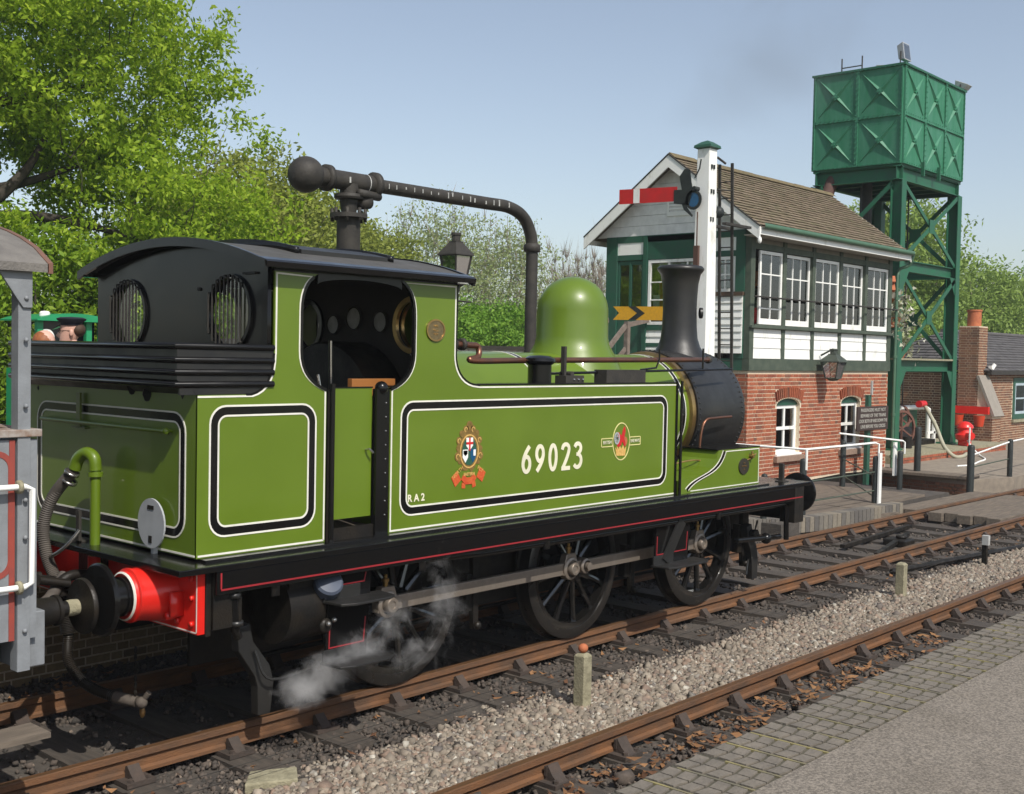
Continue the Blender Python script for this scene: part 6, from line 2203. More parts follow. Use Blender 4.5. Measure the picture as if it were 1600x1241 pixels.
# chimney breast and stack
cx0, cx1 = 29.2, 29.95
mb = MB()
MB().prism([(5.15, -.3), (5.15, .95), (5.62, 2.1), (5.62, 3.62), (6.2, 3.62), (6.2, -.3)], SY, cx0 + .02, cx1 - .02).build('chimney_breast', MORTAR, K)
bricks(mb, 5.6, 6.2, .9, 3.6, lambda u, z, d: (cx0 + .02 - d, u, z))
bricks(mb, 5.15, 6.2, -.3, .95, lambda u, z, d: (cx0 + .02 - d, u, z))
bricks(mb, cx0 + .02, cx1 - .02, 2.1, 3.6, lambda u, z, d: (u, 5.62 - d, z))
bricks(mb, cx0 + .02, cx1 - .02, -.3, .95, lambda u, z, d: (u, 5.15 - d, z))
tag(mb.build('chimney_brick', BRICKB, K), kind='stuff')
MB().beam((29.58, 5.1, .95), (29.58, 5.6, 2.15), .82, .08, (0, 0, 1)).build('sloping_coping', mat('coping_stone', (.3, .27, .23), .9), K)
MB().lathe([(.2, 0), (.2, .45), (.22, .47), (.22, .52), (.17, .52)], (29.58, 5.9, 3.6), (0, 0, 1), 18).build('chimney_pot', TERRA, K, 40)
m = MB()
m.box(29.9, 30.0, 5.45, 5.55, 2.2, 2.45)
m.beam((29.95, 5.5, 2.3), (30.05, 5.42, 2.5), .06, .1)
m.build('lead_flashing', BOXWHITE, K)
FB = thing('fire_bucket_rack', 'red rack with hanging fire buckets on the brick wall', 'buckets', (29.1, 5.8, .9))
MB().box(29.02, 29.14, 5.2, 6.5, 1.02, 1.24).build('rack_board', RED, FB)
for y in (5.42, 6.05):
    MB().lathe([(.12, 0), (.17, .32), (.155, .32), (.11, .01), (0, .0)], (28.92, y, .66), (0, 0, 1), 16).build('bucket', mat('bucket_orange', (.6, .06, .02), .4) if y < 6 else bpy.data.materials['bucket_orange'], FB, 40)

# ================================================================== SMALL THINGS BY THE TRACK
def stump(x, y, z1, lab, wd=.1):
    m = MB()
    a = wd / 2
    m.add([(x - a, y - a, -.25), (x + a, y - a, -.25), (x + a, y + a, -.25), (x - a, y + a, -.25), (x - a, y - a, z1 - .02), (x + a, y - a, z1 - .02), (x + a, y + a, z1 - .02), (x - a, y + a, z1 - .02), (x - a * .6, y - a * .6, z1), (x + a * .6, y - a * .6, z1), (x + a * .6, y + a * .6, z1), (x - a * .6, y + a * .6, z1)],
          [(0, 1, 5, 4), (1, 2, 6, 5), (2, 3, 7, 6), (3, 0, 4, 7), (4, 5, 9, 8), (5, 6, 10, 9), (6, 7, 11, 10), (7, 4, 8, 11), (8, 9, 10, 11)])
    o = m.build('concrete_post', CONC, None, bev=.006)
    o.rotation_euler = (0, 0, 0)
    return tag(o, lab, 'post', 'short concrete posts between the tracks')


stump(.97, -1.84, .26, 'short concrete post with an orange stone on top')
stump(6.87, -1.8, .24, 'short square concrete post farther along the ballast')
tag(MB().sphere((.97, -1.84, .295), .042, 10, 7, (1, .9, .85)).build('orange_stone', TERRA, None, 60), 'rounded orange stone resting on the nearest concrete post', 'stone')
q = thing('point_marker', 'dark stake with a small white box beside the far points', 'marker', (9.75, -1.7, -.2))
MB().box(9.72, 9.78, -1.73, -1.67, -.25, .22).build('stake', DIRTY, q)
MB().box(9.68, 9.74, -1.77, -1.68, .12, .25).build('white_box', OFFW, q, bev=.004)
for i, (y, lab) in enumerate(((-1.28, 'taut signal wire nearest the locomotive rail'), (-1.46, 'second signal wire running along the ballast edge'))):
    tag(MB().tube([(-8, y, -.06), (1, y + .02, -.075), (9, y, -.05)], .0028, 5).build('signal_wire', IRON), lab, 'wire', 'signal wires along the track')
tag(MB().prism([(-1.84, -1.45), (-1.55, -1.6), (-1.42, -1.42), (-1.68, -1.28)], lambda a, b, t: (a, b, t), -.24, -.12).build('concrete_block', CONC, None, bev=.01), 'broken pale concrete block in the dark ballast', 'block')
for i, (a, b) in enumerate((((9.3, -.4, -.13), (11.5, .1, -.13)), ((9.6, .25, -.13), (12.4, .45, -.13)), ((10.2, -.55, -.12), (13.3, -.35, -.12)))):
    tag(MB().beam(a, b, .07, .05).build('point_rod', DIRTY), ['dark point rod lying between the far rails, leftmost', 'dark point rod beside the far rail chairs', 'long dark point rod near the board crossing'][i], 'rod', 'point rods between the far rails')
tag(MB().box(10.6, 10.95, -.25, .1, -.2, -.1).cyl((10.8, -.1, -.1), (10.8, -.1, -.05), .08).build('point_motor', DIRTY, None, bev=.02), 'dark oily point gear casting between the rails', 'point gear')
m = MB().tube([(8.2, -1.1, -.13), (16, -2.15, -.13)], .035, 6)
tag(m.build('rodding', DIRTY), 'dark rodding crossing the ballast toward the near track', 'rod')
tag(MB().add([(-.12, -5.78, .903), (-.07, -5.76, .905), (-.03, -5.78, .903), (-.08, -5.8, .91)], [(0, 1, 2, 3)]).build('green_leaf', OAKL), 'single green leaf lying on the tarmac', 'leaf')

# ================================================================== GREEN DIESEL CAB AND PEOPLE BEYOND
D = thing('green_locomotive', 'bright green locomotive cab with domed roof standing beyond the people', 'locomotive', (1.6, 8, .9))
DG = mat('bright_green', (.02, .3, .12), .35)
dx0, dx1 = 1.42, 2.5
arc = [(dx0 + (dx1 - dx0) * i / 12, 2.87 + .09 * math.sin(PI * i / 12) ** .7) for i in range(13)]
MB().prism(arc + [(dx1, 2.85), (dx0, 2.85)], SX, 7.8, 8.9).build('cab_roof', DG, D, 40)
MB().box(dx0 + .05, dx1 - .05, 7.95, 8.8, .4, 2.2).build('body', DG, D)
for x in (dx0 + .05, dx0 + .75, dx1 - .13):
    MB().box(x, x + .08, 7.9, 7.98, 2.2, 2.85).build('window_pillar', DG, D)
MB().box(dx0 + .13, dx1 - .13, 8.05, 8.1, 2.2, 2.85).build('window', mat('dark_window', (.02, .022, .03), .15), D)
MB().prism(ell(1.6, 2.62, .11, .12, 18, 0, PI), SX, 7.9, 7.95).build('headboard', BOXWHITE, D)
text('J', .13, (1.6, 7.89, 2.67), FACE_Y, SIGRED, 'lettering', D)
MB().lathe([(.07, 0), (.07, .06), (.05, .08), (0, .085)], (1.62, 8.0, 2.9), (0, 0, 1), 14).build('roof_lamp', BOXWHITE, D, 40)
MB().box(dx0 + .2, dx1 - .2, 8.0, 10.8, .0, .4).build('underframe', DIRTY, D)


def person(name, label, x, y, z, h, face, skin, cloth, trousers, arms, group=None):
    """one continuous body by skinning a joint skeleton; face = heading"""
    root = thing(name, label, 'person', (x, y, z), group)
    k = h / 1.78
    J = {'pel': (0, 0, .98), 'ab': (0, 0, 1.15), 'ch': (.01, 0, 1.36), 'nb': (0, 0, 1.5), 'nt': (.02, 0, 1.57), 'hd': (.03, 0, 1.66)}
    rad = {'pel': .15, 'ab': .14, 'ch': .16, 'nb': .075, 'nt': .055, 'hd': .05}
    E_ = [('pel', 'ab'), ('ab', 'ch'), ('ch', 'nb'), ('nb', 'nt'), ('nt', 'hd')]
    for s, nm in ((-1, 'l'), (1, 'r')):
        for q, (px_, py_, pz_, r_) in enumerate([(0, s * .19, 1.42, .075), (.02, s * .24, 1.16, .052), (.02 + arms * .2, s * .22, .96 + arms * .1, .04), (.05 + arms * .28, s * .2, .88 + arms * .12, .035)]):
            J[f'a{nm}{q}'] = (px_, py_, pz_)
            rad[f'a{nm}{q}'] = r_
            E_.append((f'a{nm}{q - 1}' if q else 'ch', f'a{nm}{q}'))
        for q, (px_, py_, pz_, r_) in enumerate([(0, s * .1, .86, .1), (.02, s * .11, .5, .065), (-.02, s * .12, .1, .045), (.14, s * .13, .04, .04)]):
            J[f'l{nm}{q}'] = (px_, py_, pz_)
            rad[f'l{nm}{q}'] = r_
            E_.append((f'l{nm}{q - 1}' if q else 'pel', f'l{nm}{q}'))
    names = list(J)
    me = bpy.data.meshes.new('body')
    me.from_pydata([tuple(c * k for c in J[n]) for n in names], [(names.index(a), names.index(b)) for a, b in E_], [])
    o = bpy.data.objects.new('tmp', me)
    C.objects.link(o)
    md = o.modifiers.new('s', 'SKIN')
    md.use_smooth_shade = True
    for i, n in enumerate(names):
        me.skin_vertices[0].data[i].radius = (rad[n] * k, rad[n] * k * (1.25 if n in ('pel', 'ab', 'ch') else 1))
    me.skin_vertices[0].data[0].use_root = True
    sb_ = o.modifiers.new('ss', 'SUBSURF')
    sb_.levels = sb_.render_levels = 2
    dg = bpy.context.evaluated_depsgraph_get()
    m2 = bpy.data.meshes.new_from_object(o.evaluated_get(dg))
    bpy.data.objects.remove(o)
    # head: sculpted rings with nose, chin, brow; joined to the same mesh
    bm = bmesh.new()
    bm.from_mesh(m2)
    n0 = len(bm.verts)
    rings = [(-.115, .035, .035, .03), (-.10, .05, .05, .035), (-.08, .062, .055, .03), (-.05, .075, .062, .018), (-.02, .083, .068, .01), (.01, .088, .073, .004), (.04, .092, .076, -.002), (.07, .092, .076, -.006), (.1, .082, .068, -.01), (.125, .055, .048, -.012), (.137, .02, .02, -.012)]
    N = 24
    grid = []
    for (zz, rx, ry_, cx_) in rings:
        row = []
        for i in range(N):
            t = 2 * PI * i / N
            px_ = cx_ + rx * math.cos(t)
            if abs(((t + PI) % (2 * PI)) - PI) < .2 and -.045 < zz < .03:
                px_ += .036 * (1 - abs(zz + .018) / .05)
            if abs(((t + PI) % (2 * PI)) - PI) < .35 and abs(zz + .085) < .02:
                px_ += .006
            row.append(bm.verts.new(((px_ + .03) * k, ry_ * math.sin(t) * k, (1.67 + zz) * k)))
        grid.append(row)
    for a, b in zip(grid, grid[1:]):
        for i in range(N):
            bm.faces.new((a[i], a[(i + 1) % N], b[(i + 1) % N], b[i]))
    bm.faces.new(grid[-1])
    bm.faces.new(grid[0][::-1])
    for s in (-1, 1):
        ret = bmesh.ops.create_uvsphere(bm, u_segments=10, v_segments=8, radius=.032 * k)
        for v_ in ret['verts']:
            v_.co = Vector((v_.co.x * .6 + .01 * k, v_.co.y * .35 + s * .078 * k, v_.co.z + 1.675 * k))
    bm.to_mesh(m2)
    bm.free()
    m2.materials.clear()
    for mt_ in (skin, cloth, trousers, DIRTY):
        m2.materials.append(mt_)
    for pl_ in m2.polygons:
        c = pl_.center / k
        pl_.material_index = 0 if (c.z > 1.51 or (abs(c.y) > .15 and c.z < .95 + .1 * arms)) else (1 if c.z > .95 else (2 if c.z > .1 else 3))
        pl_.use_smooth = True
    M = Matrix.Translation((x, y, z)) @ Matrix.Rotation(face, 4, 'Z')
    m2.transform(M)
    b = bpy.data.objects.new('body', m2)
    C.objects.link(b)
    attach(b, root)
    return root, M, k


FH = math.atan2(.62, -.78)
r1, M1, k1 = person('person', 'railwayman in dark uniform and peaked cap smiling beyond the bunker', -.6, 3.0, .9, 1.85, FH, SKIN, NAVY, NAVY, .3)


def put(m, name, mt_, root, M, smooth=50):
    m.v = [tuple(M @ Vector(v)) for v in m.v]
    return m.build(name, mt_, root, smooth)


zc = 1.67 * k1
m = MB().lathe([(.088 * k1, .075), (.094, .08), (.096, .1), (.13, .125), (.132, .138), (.1, .15), (0, .155)], (.025, 0, zc), (0, 0, 1), 24)
cp = put(m, 'cap', NAVY, r1, M1)
m = MB().prism([(.09, -.07), (.15, -.04), (.165, 0), (.15, .04), (.09, .07)], lambda a, b, t: (a + .03, b, t - (a - .09) * .5), zc + .065, zc + .075)
put(m, 'cap_peak', LBLACK, cp, M1)
m = MB().sphere((-.022, 0, zc + .035), .08, 16, 10, (.85, .95, .85))
m.v = [v for v in m.v]
put(m, 'hair', BROWNHAIR, r1, M1 @ Matrix.Translation((-.012, 0, -.0)))
m = MB()
for s in (-1, 1):
    m.ribbon(ell(s * .032, zc + .02, .024, .017, 14), .004, lambda a, b, t: (.125 + t, a, b), -.002, .002, True)
    m.beam((.12, s * .056, zc + .025), (.02, s * .085, zc + .025), .004, .004)
    m.sphere((.113, s * .03, zc + .02), .01, 8, 6)
put(m, 'spectacles', LBLACK, r1, M1)
m = MB().ribbon([(-.024, -.05), (-.01, -.057), (.01, -.057), (.024, -.05)], .008, lambda a, b, t: (.112 + t, a, zc + b), -.004, .002)
put(m, 'mouth', mat('lip', (.35, .1, .09), .5), r1, M1)
r2, M2, k2 = person('person', 'visitor with ginger hair, back of head just above the bunker rails', -.93, 2.95, .9, 1.73, FH + PI * .85, SKIN, mat('blue_shirt', (.06, .1, .2), .8), NAVY, 0)
m = MB().sphere((.012, 0, 1.7 * k2), .105, 20, 12, (.98, .92, 1))
hr2 = put(m, 'hair', REDHAIR, r2, M2)

# ================================================================== TREES
def leafcloud(name, centres, spread, per, size, mt_, par, flat=.6):
    n = len(centres) * per
    c = np.repeat(centres, per, 0)
    sp = np.repeat(np.asarray(spread).reshape(-1, 1) if np.ndim(spread) else np.full((len(centres), 1), spread), per, 0)
    d = rng.normal(size=(n, 3)) * sp * (1, 1, flat) * .6
    p_ = c + d
    a = rng.normal(size=(n, 3))
    a /= np.linalg.norm(a, axis=1)[:, None]
    b = rng.normal(size=(n, 3))
    b[:, 2] += .0
    b -= a * (a * b).sum(1)[:, None]
    b /= np.linalg.norm(b, axis=1)[:, None]
    s = (size * rng.uniform(.6, 1.35, n))[:, None]
    V = np.stack([p_ - a * s, p_ + b * s * .45 , p_ + a * s, p_ - b * s * .45], 1)
    F = np.arange(n * 4).reshape(n, 4)
    o = npobj(name, V.reshape(-1, 3), F, mt_, par)
    return tag(o, kind='stuff')


def branchy(base, height, tips, r0, fork=.35, wob=.25):
    """trunk and limbs as one mesh reaching toward the tips"""
    tr, br = MB(), MB()
    bx_, by_, bz_ = base
    top = Vector((bx_ + rng.normal(0, .3), by_ + rng.normal(0, .3), bz_ + height))
    b0_ = Vector(base)
    nseg = 7
    pts = [b0_.lerp(top, i / nseg) + Vector((rng.normal(0, wob * .5), rng.normal(0, wob * .5), 0)) * (i > 0) for i in range(nseg + 1)]
    tr.tube(pts, [max(r0 * (1 - .85 * i / nseg), .03) for i in range(nseg + 1)], 9)
    hubs = []
    for t in tips:
        t = Vector(t)
        f = max(fork, min(.93, (t.z - bz_) / height * .62))
        i = f * nseg
        j = min(int(i), nseg - 1)
        h = pts[j].lerp(pts[j + 1], i - j)
        src, rr0 = h, r0 * (1 - .8 * f) * .55
        for (q, r_) in hubs:
            if (q - t).length < (src - t).length * .75 and q.z < t.z + .6:
                src, rr0 = q, r_ * .7
        L_ = (t - src).length
        mid = src.lerp(t, .5) + Vector((rng.normal(), rng.normal(), abs(rng.normal()) * .6)) * L_ * .11
        rr0 = max(rr0, .012)
        br.tube(spline([src, mid, t], 3), [rr0 * (1 - .8 * k / 6) for k in range(7)], 5, False)
        hubs.append((mid, rr0 * .65))
        hubs.append((src.lerp(t, .8), rr0 * .4))
    return tr, br


def ellipsoid_points(n, c, r, shell=.55):
    d = rng.normal(size=(n, 3))
    d /= np.linalg.norm(d, axis=1)[:, None]
    q = (shell + (1 - shell) * rng.random(n) ** .6)[:, None]
    lump = 1 + .16 * np.sin(d[:, :1] * 7 + c[0]) * np.cos(d[:, 1:2] * 6 + c[1]) + .05 * rng.normal(size=(n, 1))
    return np.array(c) + d * q * np.array(r) * lump


def tree(label, base, height, crown, n, per, spread, size, leaf, bark=None, r0=.2, limbs=40, name='tree', group=None, fork=.3, shell=.55, twigs=0):
    t = thing(name, label, 'tree', base, group)
    pts = np.concatenate([ellipsoid_points(int(n * w_), c, r, shell) for c, r, w_ in crown])
    pts = pts[pts[:, 2] > base[2] + .3]
    pick = pts[rng.choice(len(pts), min(limbs, len(pts)), replace=False)]
    pick = pick[np.argsort(pick[:, 2])]
    tr, br = branchy(base, height * .8, pick, r0, fork)
    tr.build('trunk', bark or BARK, t, 60)
    br.build('branches', bark or BARK, t, 60)
    leafcloud('crown', pts, spread, int(per * 1.5), size * .75, leaf, t)
    if twigs:
        m = pts[rng.choice(len(pts), twigs)]
        d = rng.normal(size=(twigs, 3)) * (.25, .25, .5) + (0, 0, .55)
        a = rng.normal(size=(twigs, 3)) * .012
        b = m + d * .9
        V = np.stack([m - a, m + a, b], 1).reshape(-1, 3)
        tag(npobj('twigs', V, np.arange(twigs * 3).reshape(-1, 3), TWIG, t), kind='stuff')
    return t


# the big oak at the left: explicit limbs that show through its underside
OK_ = thing('oak_tree', 'large spreading oak in fresh yellow green leaf filling the upper left', 'tree', (1.2, 15.5, -.3))
oc = [((2.2, 15.0, 9.6), (5.2, 4.6, 5.0), .62), ((5.8, 14.4, 7.6), (2.6, 2.8, 2.5), .17), ((5.6, 13.6, 4.9), (4.0, 2.4, 1.7), .15), ((0, 16, 13), (5, 4, 3), .1)]
op_ = np.concatenate([ellipsoid_points(int(2900 * w_), c, r, .38) for c, r, w_ in oc])
# leave the gap low on the left where sky and bare limbs show
gap = (np.abs(op_[:, 0] - 3.4) < 1.5) & (op_[:, 2] > 4.7) & (op_[:, 2] < 6.1) & (rng.random(len(op_)) < .93)
op_ = op_[~gap]
pk = op_[rng.choice(len(op_), 620, replace=False)]
pk = pk[np.argsort(pk[:, 2])]
tr, br = branchy((1.2, 15.5, -.3), 11, pk, .55, .3, .3)
for pts in ([(1.3, 15.3, 4.2), (2.6, 14.6, 5.3), (3.9, 14.2, 5.4), (5.5, 13.6, 6.1)], [(1.4, 15.3, 5.0), (2.6, 14.5, 6.4), (4.0, 14.0, 7.0), (5.8, 13.6, 7.6)], [(1.3, 15.2, 4.0), (2.8, 14.3, 4.6), (4.4, 13.8, 4.9), (6.4, 13.4, 4.6)], [(2.6, 14.6, 5.3), (3.3, 14.2, 4.9), (4.1, 13.9, 5.6), (4.6, 13.8, 6.5)],
            [(1.8, 15, 7), (2.6, 14.4, 8.6), (4.0, 14, 9.4), (5.4, 14, 10.2)], [(1.4, 15.2, 6), (2.2, 14.2, 7.6), (2.6, 13.6, 9.2), (3.4, 13.4, 10.6)]):
    br.tube(spline(pts, 5), [.2 * (1 - .8 * i / 15) for i in range(16)], 8, False)
tr.build('trunk', BARK, OK_, 60)
br.build('branches', BARK, OK_, 60)
leafcloud('crown', op_, .26, 62, .062, OAKL, OK_, .75)
# sprays that break the outline on the right
spr = np.array([(9.6, 14.2, 7.4), (9.9, 14.2, 7.0), (9.3, 14.2, 8.3), (9.0, 14.2, 9.5), (9.7, 14, 6.2), (8.8, 14.2, 10.4), (10.1, 14, 7.15), (8.9, 14, 8.9), (9.5, 14, 5.6), (9.1, 14, 5.1)])
leafcloud('outer_spray', spr - (.35, 0, 0), .3, 100, .06, OAKL, OK_, .8)

G1 = 'bushes and small trees behind the station'
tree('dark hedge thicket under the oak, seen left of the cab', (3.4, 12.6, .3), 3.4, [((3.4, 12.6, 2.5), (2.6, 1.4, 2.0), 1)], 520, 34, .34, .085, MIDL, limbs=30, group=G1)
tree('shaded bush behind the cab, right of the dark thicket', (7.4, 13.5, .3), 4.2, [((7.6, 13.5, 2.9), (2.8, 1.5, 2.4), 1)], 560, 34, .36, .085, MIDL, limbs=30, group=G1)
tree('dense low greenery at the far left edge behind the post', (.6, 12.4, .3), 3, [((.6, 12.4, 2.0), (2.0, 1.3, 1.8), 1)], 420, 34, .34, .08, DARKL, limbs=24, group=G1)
tree('leafy green tree just right of the oak above the cab roof', (14.2, 20, -.3), 7.6, [((13.4, 20, 5.1), (3.0, 2.4, 3.0), .7), ((10.8, 19, 4.4), (2.2, 2, 2.4), .3)], 620, 34, .42, .11, YELL, limbs=60, group=G1)
tree('yellow green willow behind the water crane column', (23.0, 29, -.3), 8, [((22.8, 29, 5.6), (3.4, 2.5, 3.0), 1)], 620, 34, .5, .12, YELL, limbs=60, group=G1)
tree('rounded yellow green tree left of the crane column', (18.6, 28, -.3), 8, [((18.2, 28, 5.7), (3.1, 2.5, 2.9), 1)], 560, 34, .5, .12, YELL, limbs=60, group=G1)
tree('yellow green tree filling the gap right of the crane column', (27.8, 31, -.3), 7.4, [((27.6, 31, 5.0), (3.2, 2.5, 2.6), 1)], 520, 34, .5, .12, YELL, limbs=50, group=G1)
tree('airy pale tree with visible branches behind the platform lamp', (38.5, 37, -.3), 10.6, [((38.0, 37, 6.7), (3.4, 3, 3.9), 1)], 430, 18, .6, .12, PALEL, BARKP, .22, 170, twigs=1300, shell=.3)
tree('airy pale tree just left of the swan neck pipe', (43.5, 37, -.3), 10.4, [((43.2, 37, 6.4), (2.6, 3, 3.9), 1)], 380, 18, .6, .12, PALEL, BARKP, .22, 150, twigs=1200, shell=.3)
tree('low pale twiggy tree behind the lamp at left', (33.2, 36, -.3), 7.4, [((33.4, 36, 4.8), (3.2, 2.6, 2.4), 1)], 330, 16, .6, .11, PALEL, BARKP, .18, 120, twigs=900, shell=.3)
tree('bare twiggy tree right of the swan neck pipe', (50.5, 37, -.3), 9.2, [((50.6, 37, 5.6), (4.2, 3, 3.6), 1)], 330, 5, .7, .1, PALEL, BARKP, .18, 260, twigs=7500, shell=.25)
tree('bare twiggy tree behind the signal box gable corner', (56.8, 37, -.3), 9.2, [((56.5, 37, 5.4), (4.0, 3, 3.6), 1)], 300, 5, .7, .1, PALEL, BARKP, .18, 240, twigs=7000, shell=.25)
tree('bright green bush between lamp and crane pipe', (21.8, 18.5, -.3), 3.8, [((21.6, 18.5, 2.3), (2.0, 1.6, 1.8), 1)], 620, 34, .33, .09, BRIL, limbs=40, group=G1)
tree('bright green bush behind the dome', (25.8, 19, -.3), 3.4, [((25.4, 19, 1.9), (2.1, 1.6, 1.7), 1)], 520, 34, .33, .09, BRIL, limbs=30, group=G1)
tree('bright green bush seen beside the cab front', (18.0, 18.5, -.3), 3.2, [((18.0, 18.5, 1.8), (2.0, 1.5, 1.5), 1)], 460, 34, .33, .09, BRIL, limbs=30, group=G1)
tree('low green bush at the foot of the bare trees', (32, 22, -.3), 4.0, [((31.5, 22, 2.4), (3.0, 1.8, 2.0), 1)], 480, 30, .36, .1, BRIL, limbs=30, group=G1)
# right-hand trees behind tower and cottage
G2 = 'tall trees behind the tower and cottage'
tree('tall olive green tree seen through the tower legs', (49.5, 17, -.3), 11.5, [((49.3, 17, 6.4), (3.0, 3.2, 4.4), 1)], 700, 26, .7, .16, OLIVEL, BARKP, .3, 120, twigs=250, shell=.4, group=G2)
tree('olive green tree right behind the tower', (60, 17, -.3), 9, [((57.5, 17, 4.2), (3.8, 3.4, 3.9), 1)], 700, 26, .7, .16, OLIVEL, BARKP, .3, 110, twigs=250, shell=.45, group=G2)
tree('green tree above the cottage chimney', (66, 16, -.3), 9, [((65, 16, 4.0), (4.2, 3.4, 3.9), 1)], 760, 26, .7, .16, OLIVEL, BARKP, .3, 100, twigs=250, shell=.45, group=G2)
tree('bright green tree at the far right edge above the cottage roof', (75, 15.5, -.3), 10.5, [((74, 15.5, 5.4), (5.0, 3.6, 5.0), 1)], 860, 28, .75, .17, BRIL, BARKP, .3, 90, shell=.5, group=G2)
tree('green tree outside the right of the cottage', (84, 15, -.3), 12, [((84, 15, 6.2), (5.5, 3.6, 5.4), 1)], 700, 26, .8, .18, BRIL, BARKP, .3, 60, group=G2)
tree('low bush behind the cottage left end', (44, 14, -.3), 4.6, [((44, 14, 2.6), (3.4, 2, 2.4), 1)], 480, 28, .5, .13, OLIVEL, limbs=30, group=G2)
tree('olive bush seen between downpipe and tower leg', (37, 13.4, -.3), 5.4, [((37, 13.4, 3.1), (2.6, 1.8, 2.8), 1)], 480, 28, .45, .12, OLIVEL, BARKP, limbs=40, group=G2)
# unseen trees added outside the frame to darken reflections and cut sky fill
for i_, (x_, y_, lab_) in enumerate(((-26, -6, 'broad unseen tree added behind the camera to cut sky light'), (-28, 2, 'tall unseen tree added behind the brake van to darken reflections'), (-24, 10, 'unseen tree added left of the view to cut sky light'))):
    tree(lab_, (x_, y_, -.3), 11, [((x_, y_, 5.4), (4.2, 4.6, 5.6), 1)], 420, 22, .8, .2, MIDL, limbs=30, group='unseen trees added outside the view to darken reflections')
# far wood behind everything
c = []
for i in range(44):
    a = 5 + i * 3.4
    c.append(((-10 + i * 3.6 + rng.normal(0, .8), 62 - i * .55 + rng.normal(0, 2), 2.2 + rng.normal(0, .4)), (3.4, 3, 3.0 + rng.normal(0, .4)), 1))
wd_ = np.concatenate([ellipsoid_points(75, a, b, .6) for a, b, _ in c])
o = leafcloud('far_wood', wd_, 1.0, 16, .34, OLIVEL, None)
tag(o, 'distant belt of trees along the horizon behind the station', 'wood')

# ================================================================== STEAM
def cloud(name, label, lo, hi, blobs, dens, nscale, col=(1, 1, 1)):
    m = bpy.data.materials.new(name)
    m.use_nodes = True
    t = m.node_tree
    t.nodes.remove(t.nodes['Principled BSDF'])
    pv = t.nodes.new('ShaderNodeVolumePrincipled')
    pv.inputs['Color'].default_value = (*col, 1)
    pv.inputs['Anisotropy'].default_value = .2
    tc = t.nodes.new('ShaderNodeTexCoord')
    nz = t.nodes.new('ShaderNodeTexNoise')
    nz.inputs['Scale'].default_value = nscale
    nz.inputs['Detail'].default_value = 7
    nz.inputs['Roughness'].default_value = .68
    nz.inputs['Distortion'].default_value = .8
    t.links.new(tc.outputs['Object'], nz.inputs['Vector'])
    prev = None
    for (c_, r_, w_) in blobs:
        s = t.nodes.new('ShaderNodeVectorMath')
        s.operation = 'SUBTRACT'
        s.inputs[1].default_value = c_
        t.links.new(tc.outputs['Object'], s.inputs[0])
        d = t.nodes.new('ShaderNodeVectorMath')
        d.operation = 'DIVIDE'
        d.inputs[1].default_value = r_
        t.links.new(s.outputs[0], d.inputs[0])
        l = t.nodes.new('ShaderNodeVectorMath')
        l.operation = 'LENGTH'
        t.links.new(d.outputs[0], l.inputs[0])
        mr = t.nodes.new('ShaderNodeMapRange')
        mr.inputs['From Min'].default_value = 1
        mr.inputs['From Max'].default_value = 0
        mr.inputs['To Min'].default_value = 0
        mr.inputs['To Max'].default_value = w_
        t.links.new(l.outputs['Value'], mr.inputs[0])
        if prev is None:
            prev = mr.outputs[0]
        else:
            a = t.nodes.new('ShaderNodeMath')
            a.operation = 'MAXIMUM'
            t.links.new(prev, a.inputs[0])
            t.links.new(mr.outputs[0], a.inputs[1])
            prev = a.outputs[0]
    # density = clamp(noise + blob - 0.85)
    a = t.nodes.new('ShaderNodeMath')
    a.operation = 'MULTIPLY_ADD'
    a.inputs[1].default_value = 1.0
    t.links.new(prev, a.inputs[0])
    t.links.new(nz.outputs['Fac'], a.inputs[2])
    b = t.nodes.new('ShaderNodeMapRange')
    b.inputs['From Min'].default_value = .74
    b.inputs['From Max'].default_value = 1.3
    b.inputs['To Min'].default_value = 0
    b.inputs['To Max'].default_value = dens
    t.links.new(a.outputs[0], b.inputs[0])
    g_ = t.nodes.new('ShaderNodeMath')
    g_.operation = 'GREATER_THAN'
    g_.inputs[1].default_value = .001
    t.links.new(prev, g_.inputs[0])
    h = t.nodes.new('ShaderNodeMath')
    h.operation = 'MULTIPLY'
    t.links.new(b.outputs[0], h.inputs[0])
    t.links.new(g_.outputs[0], h.inputs[1])
    t.links.new(h.outputs[0], pv.inputs['Density'])
    t.links.new(pv.outputs[0], t.nodes['Material Output'].inputs['Volume'])
    o = MB().box(lo[0], hi[0], lo[1], hi[1], lo[2], hi[2]).build(name, m)
    return tag(o, label, 'steam', kind='stuff')


scn.cycles.volume_bounces = 3
cloud('steam_cloud', 'thin white steam drifting from below the cab steps across the rear wheel', (-1.6, -1.45, .05), (.6, -1.0, 1.25),
      [((-1.22, -1.22, .3), (.3, .2, .2), .78), ((-1.0, -1.22, .38), (.34, .2, .22), .76), ((-.72, -1.22, .46), (.4, .2, .24), .6), ((-.45, -1.22, .62), (.4, .2, .26), .46), ((-.2, -1.2, .34), (.8, .2, .26), .38), ((.1, -1.2, .66), (.4, .2, .5), .44), ((.0, -1.2, 1.02), (.24, .16, .26), .46)], 9, 9)

cloud('smoke_trail', 'faint grey smoke drifting across the sky above the signal box', (9, 1, 5.6), (22, 8, 13),
      [((12, 4, 6.9), (2.4, 2, 1.2), .55), ((14.5, 4.5, 8.2), (3, 2.4, 1.5), .6), ((17.5, 5, 9.6), (3.6, 2.6, 1.7), .5)], .22, .55, (.35, .36, .38))

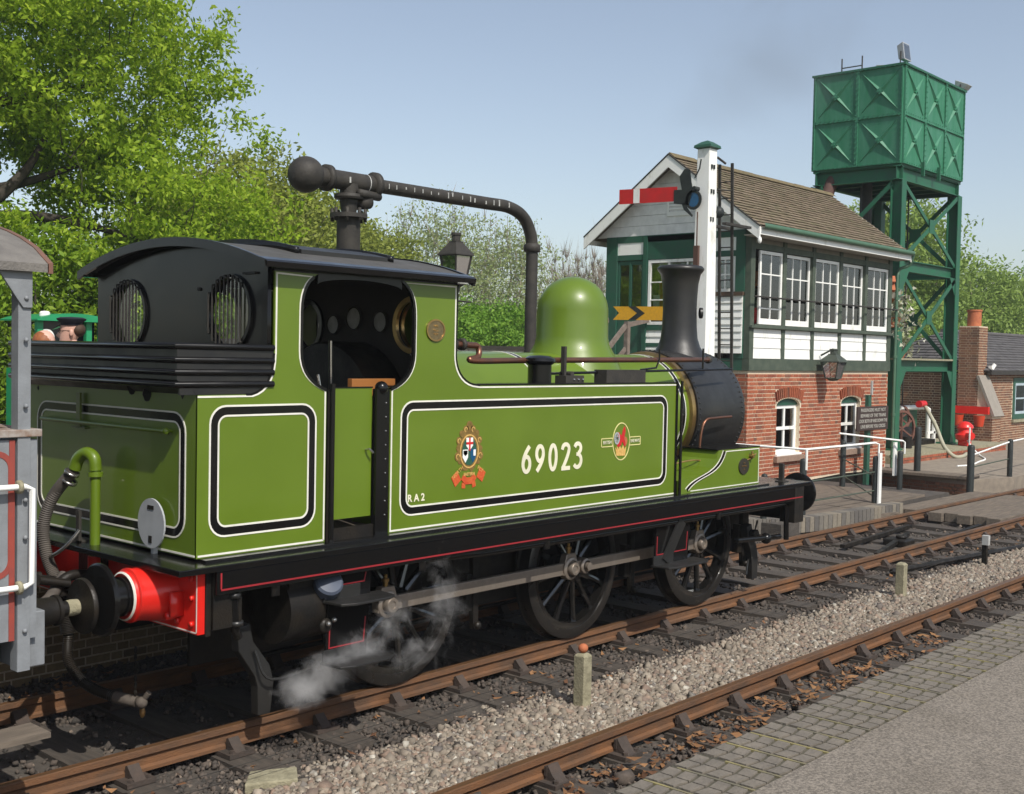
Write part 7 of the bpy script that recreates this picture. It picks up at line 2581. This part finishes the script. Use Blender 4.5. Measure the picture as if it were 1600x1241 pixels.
# ---- pieces that stand apart become parts of their own
def split_loose(o):
    me = o.data
    n = len(me.vertices)
    par = list(range(n))

    def find(i):
        while par[i] != i:
            par[i] = par[par[i]]
            i = par[i]
        return i
    for e in me.edges:
        a, b = find(e.vertices[0]), find(e.vertices[1])
        if a != b: par[a] = b
    groups = {}
    for f in me.polygons:
        groups.setdefault(find(f.vertices[0]), []).append(f)
    if len(groups) < 2: return
    name, mt_ = o.name.split('.')[0], me.materials[0]
    for fs in groups.values():
        ids = sorted({v for f in fs for v in f.vertices})
        mp_ = {v: i for i, v in enumerate(ids)}
        m2 = bpy.data.meshes.new(name)
        m2.from_pydata([me.vertices[v].co[:] for v in ids], [], [[mp_[v] for v in f.vertices] for f in fs])
        m2.polygons.foreach_set('use_smooth', [f.use_smooth for f in fs])
        m2.materials.append(mt_)
        q = bpy.data.objects.new(name, m2)
        C.objects.link(q)
        q.parent = o.parent
        q.location = o.location
        for k_ in o.keys():
            if k_ in ('label', 'kind', 'group', 'category'): q[k_] = o[k_]
    bpy.data.objects.remove(o)


for o in list(C.objects):
    b_ = o.name.split('.')[0]
    if o.type == 'MESH' and o.parent and b_ in ('flange_bolt', 'bolt', 'roof_rib', 'bracket', 'pipe_collar', 'tank_top_gear', 'handrail_flange', 'cap_nut', 'hose_clip', 'strap_bolt', 'tank_cleat', 'pipe_union', 'gear_bolt', 'ladder_stay', 'lamp_iron', 'disc_slot', 'chain', 'solebar', 'cross_piece', 'pipe_clip', 'tank_rim', 'side_tank'):
        split_loose(o)
for o in C.objects:
    if o.name.split('.')[0] in ('rivet', 'flange_bolt', 'window_bar', 'spectacle_casting') and o.type == 'MESH' and o.name.split('.')[0] == 'rivet':
        o['kind'] = 'stuff'

# ---- summer air
hz_ = MB().box(-30, 150, -40, 110, -1.7, 18).build('haze', None)
hm = bpy.data.materials.new('haze_air')
hm.use_nodes = True
t_ = hm.node_tree
t_.nodes.remove(t_.nodes['Principled BSDF'])
pv_ = t_.nodes.new('ShaderNodeVolumePrincipled')
pv_.inputs['Color'].default_value = (.86, .92, 1, 1)
pv_.inputs['Density'].default_value = .0006
t_.links.new(pv_.outputs[0], t_.nodes['Material Output'].inputs['Volume'])
hz_.data.materials.append(hm)
hz_['kind'] = 'stuff'
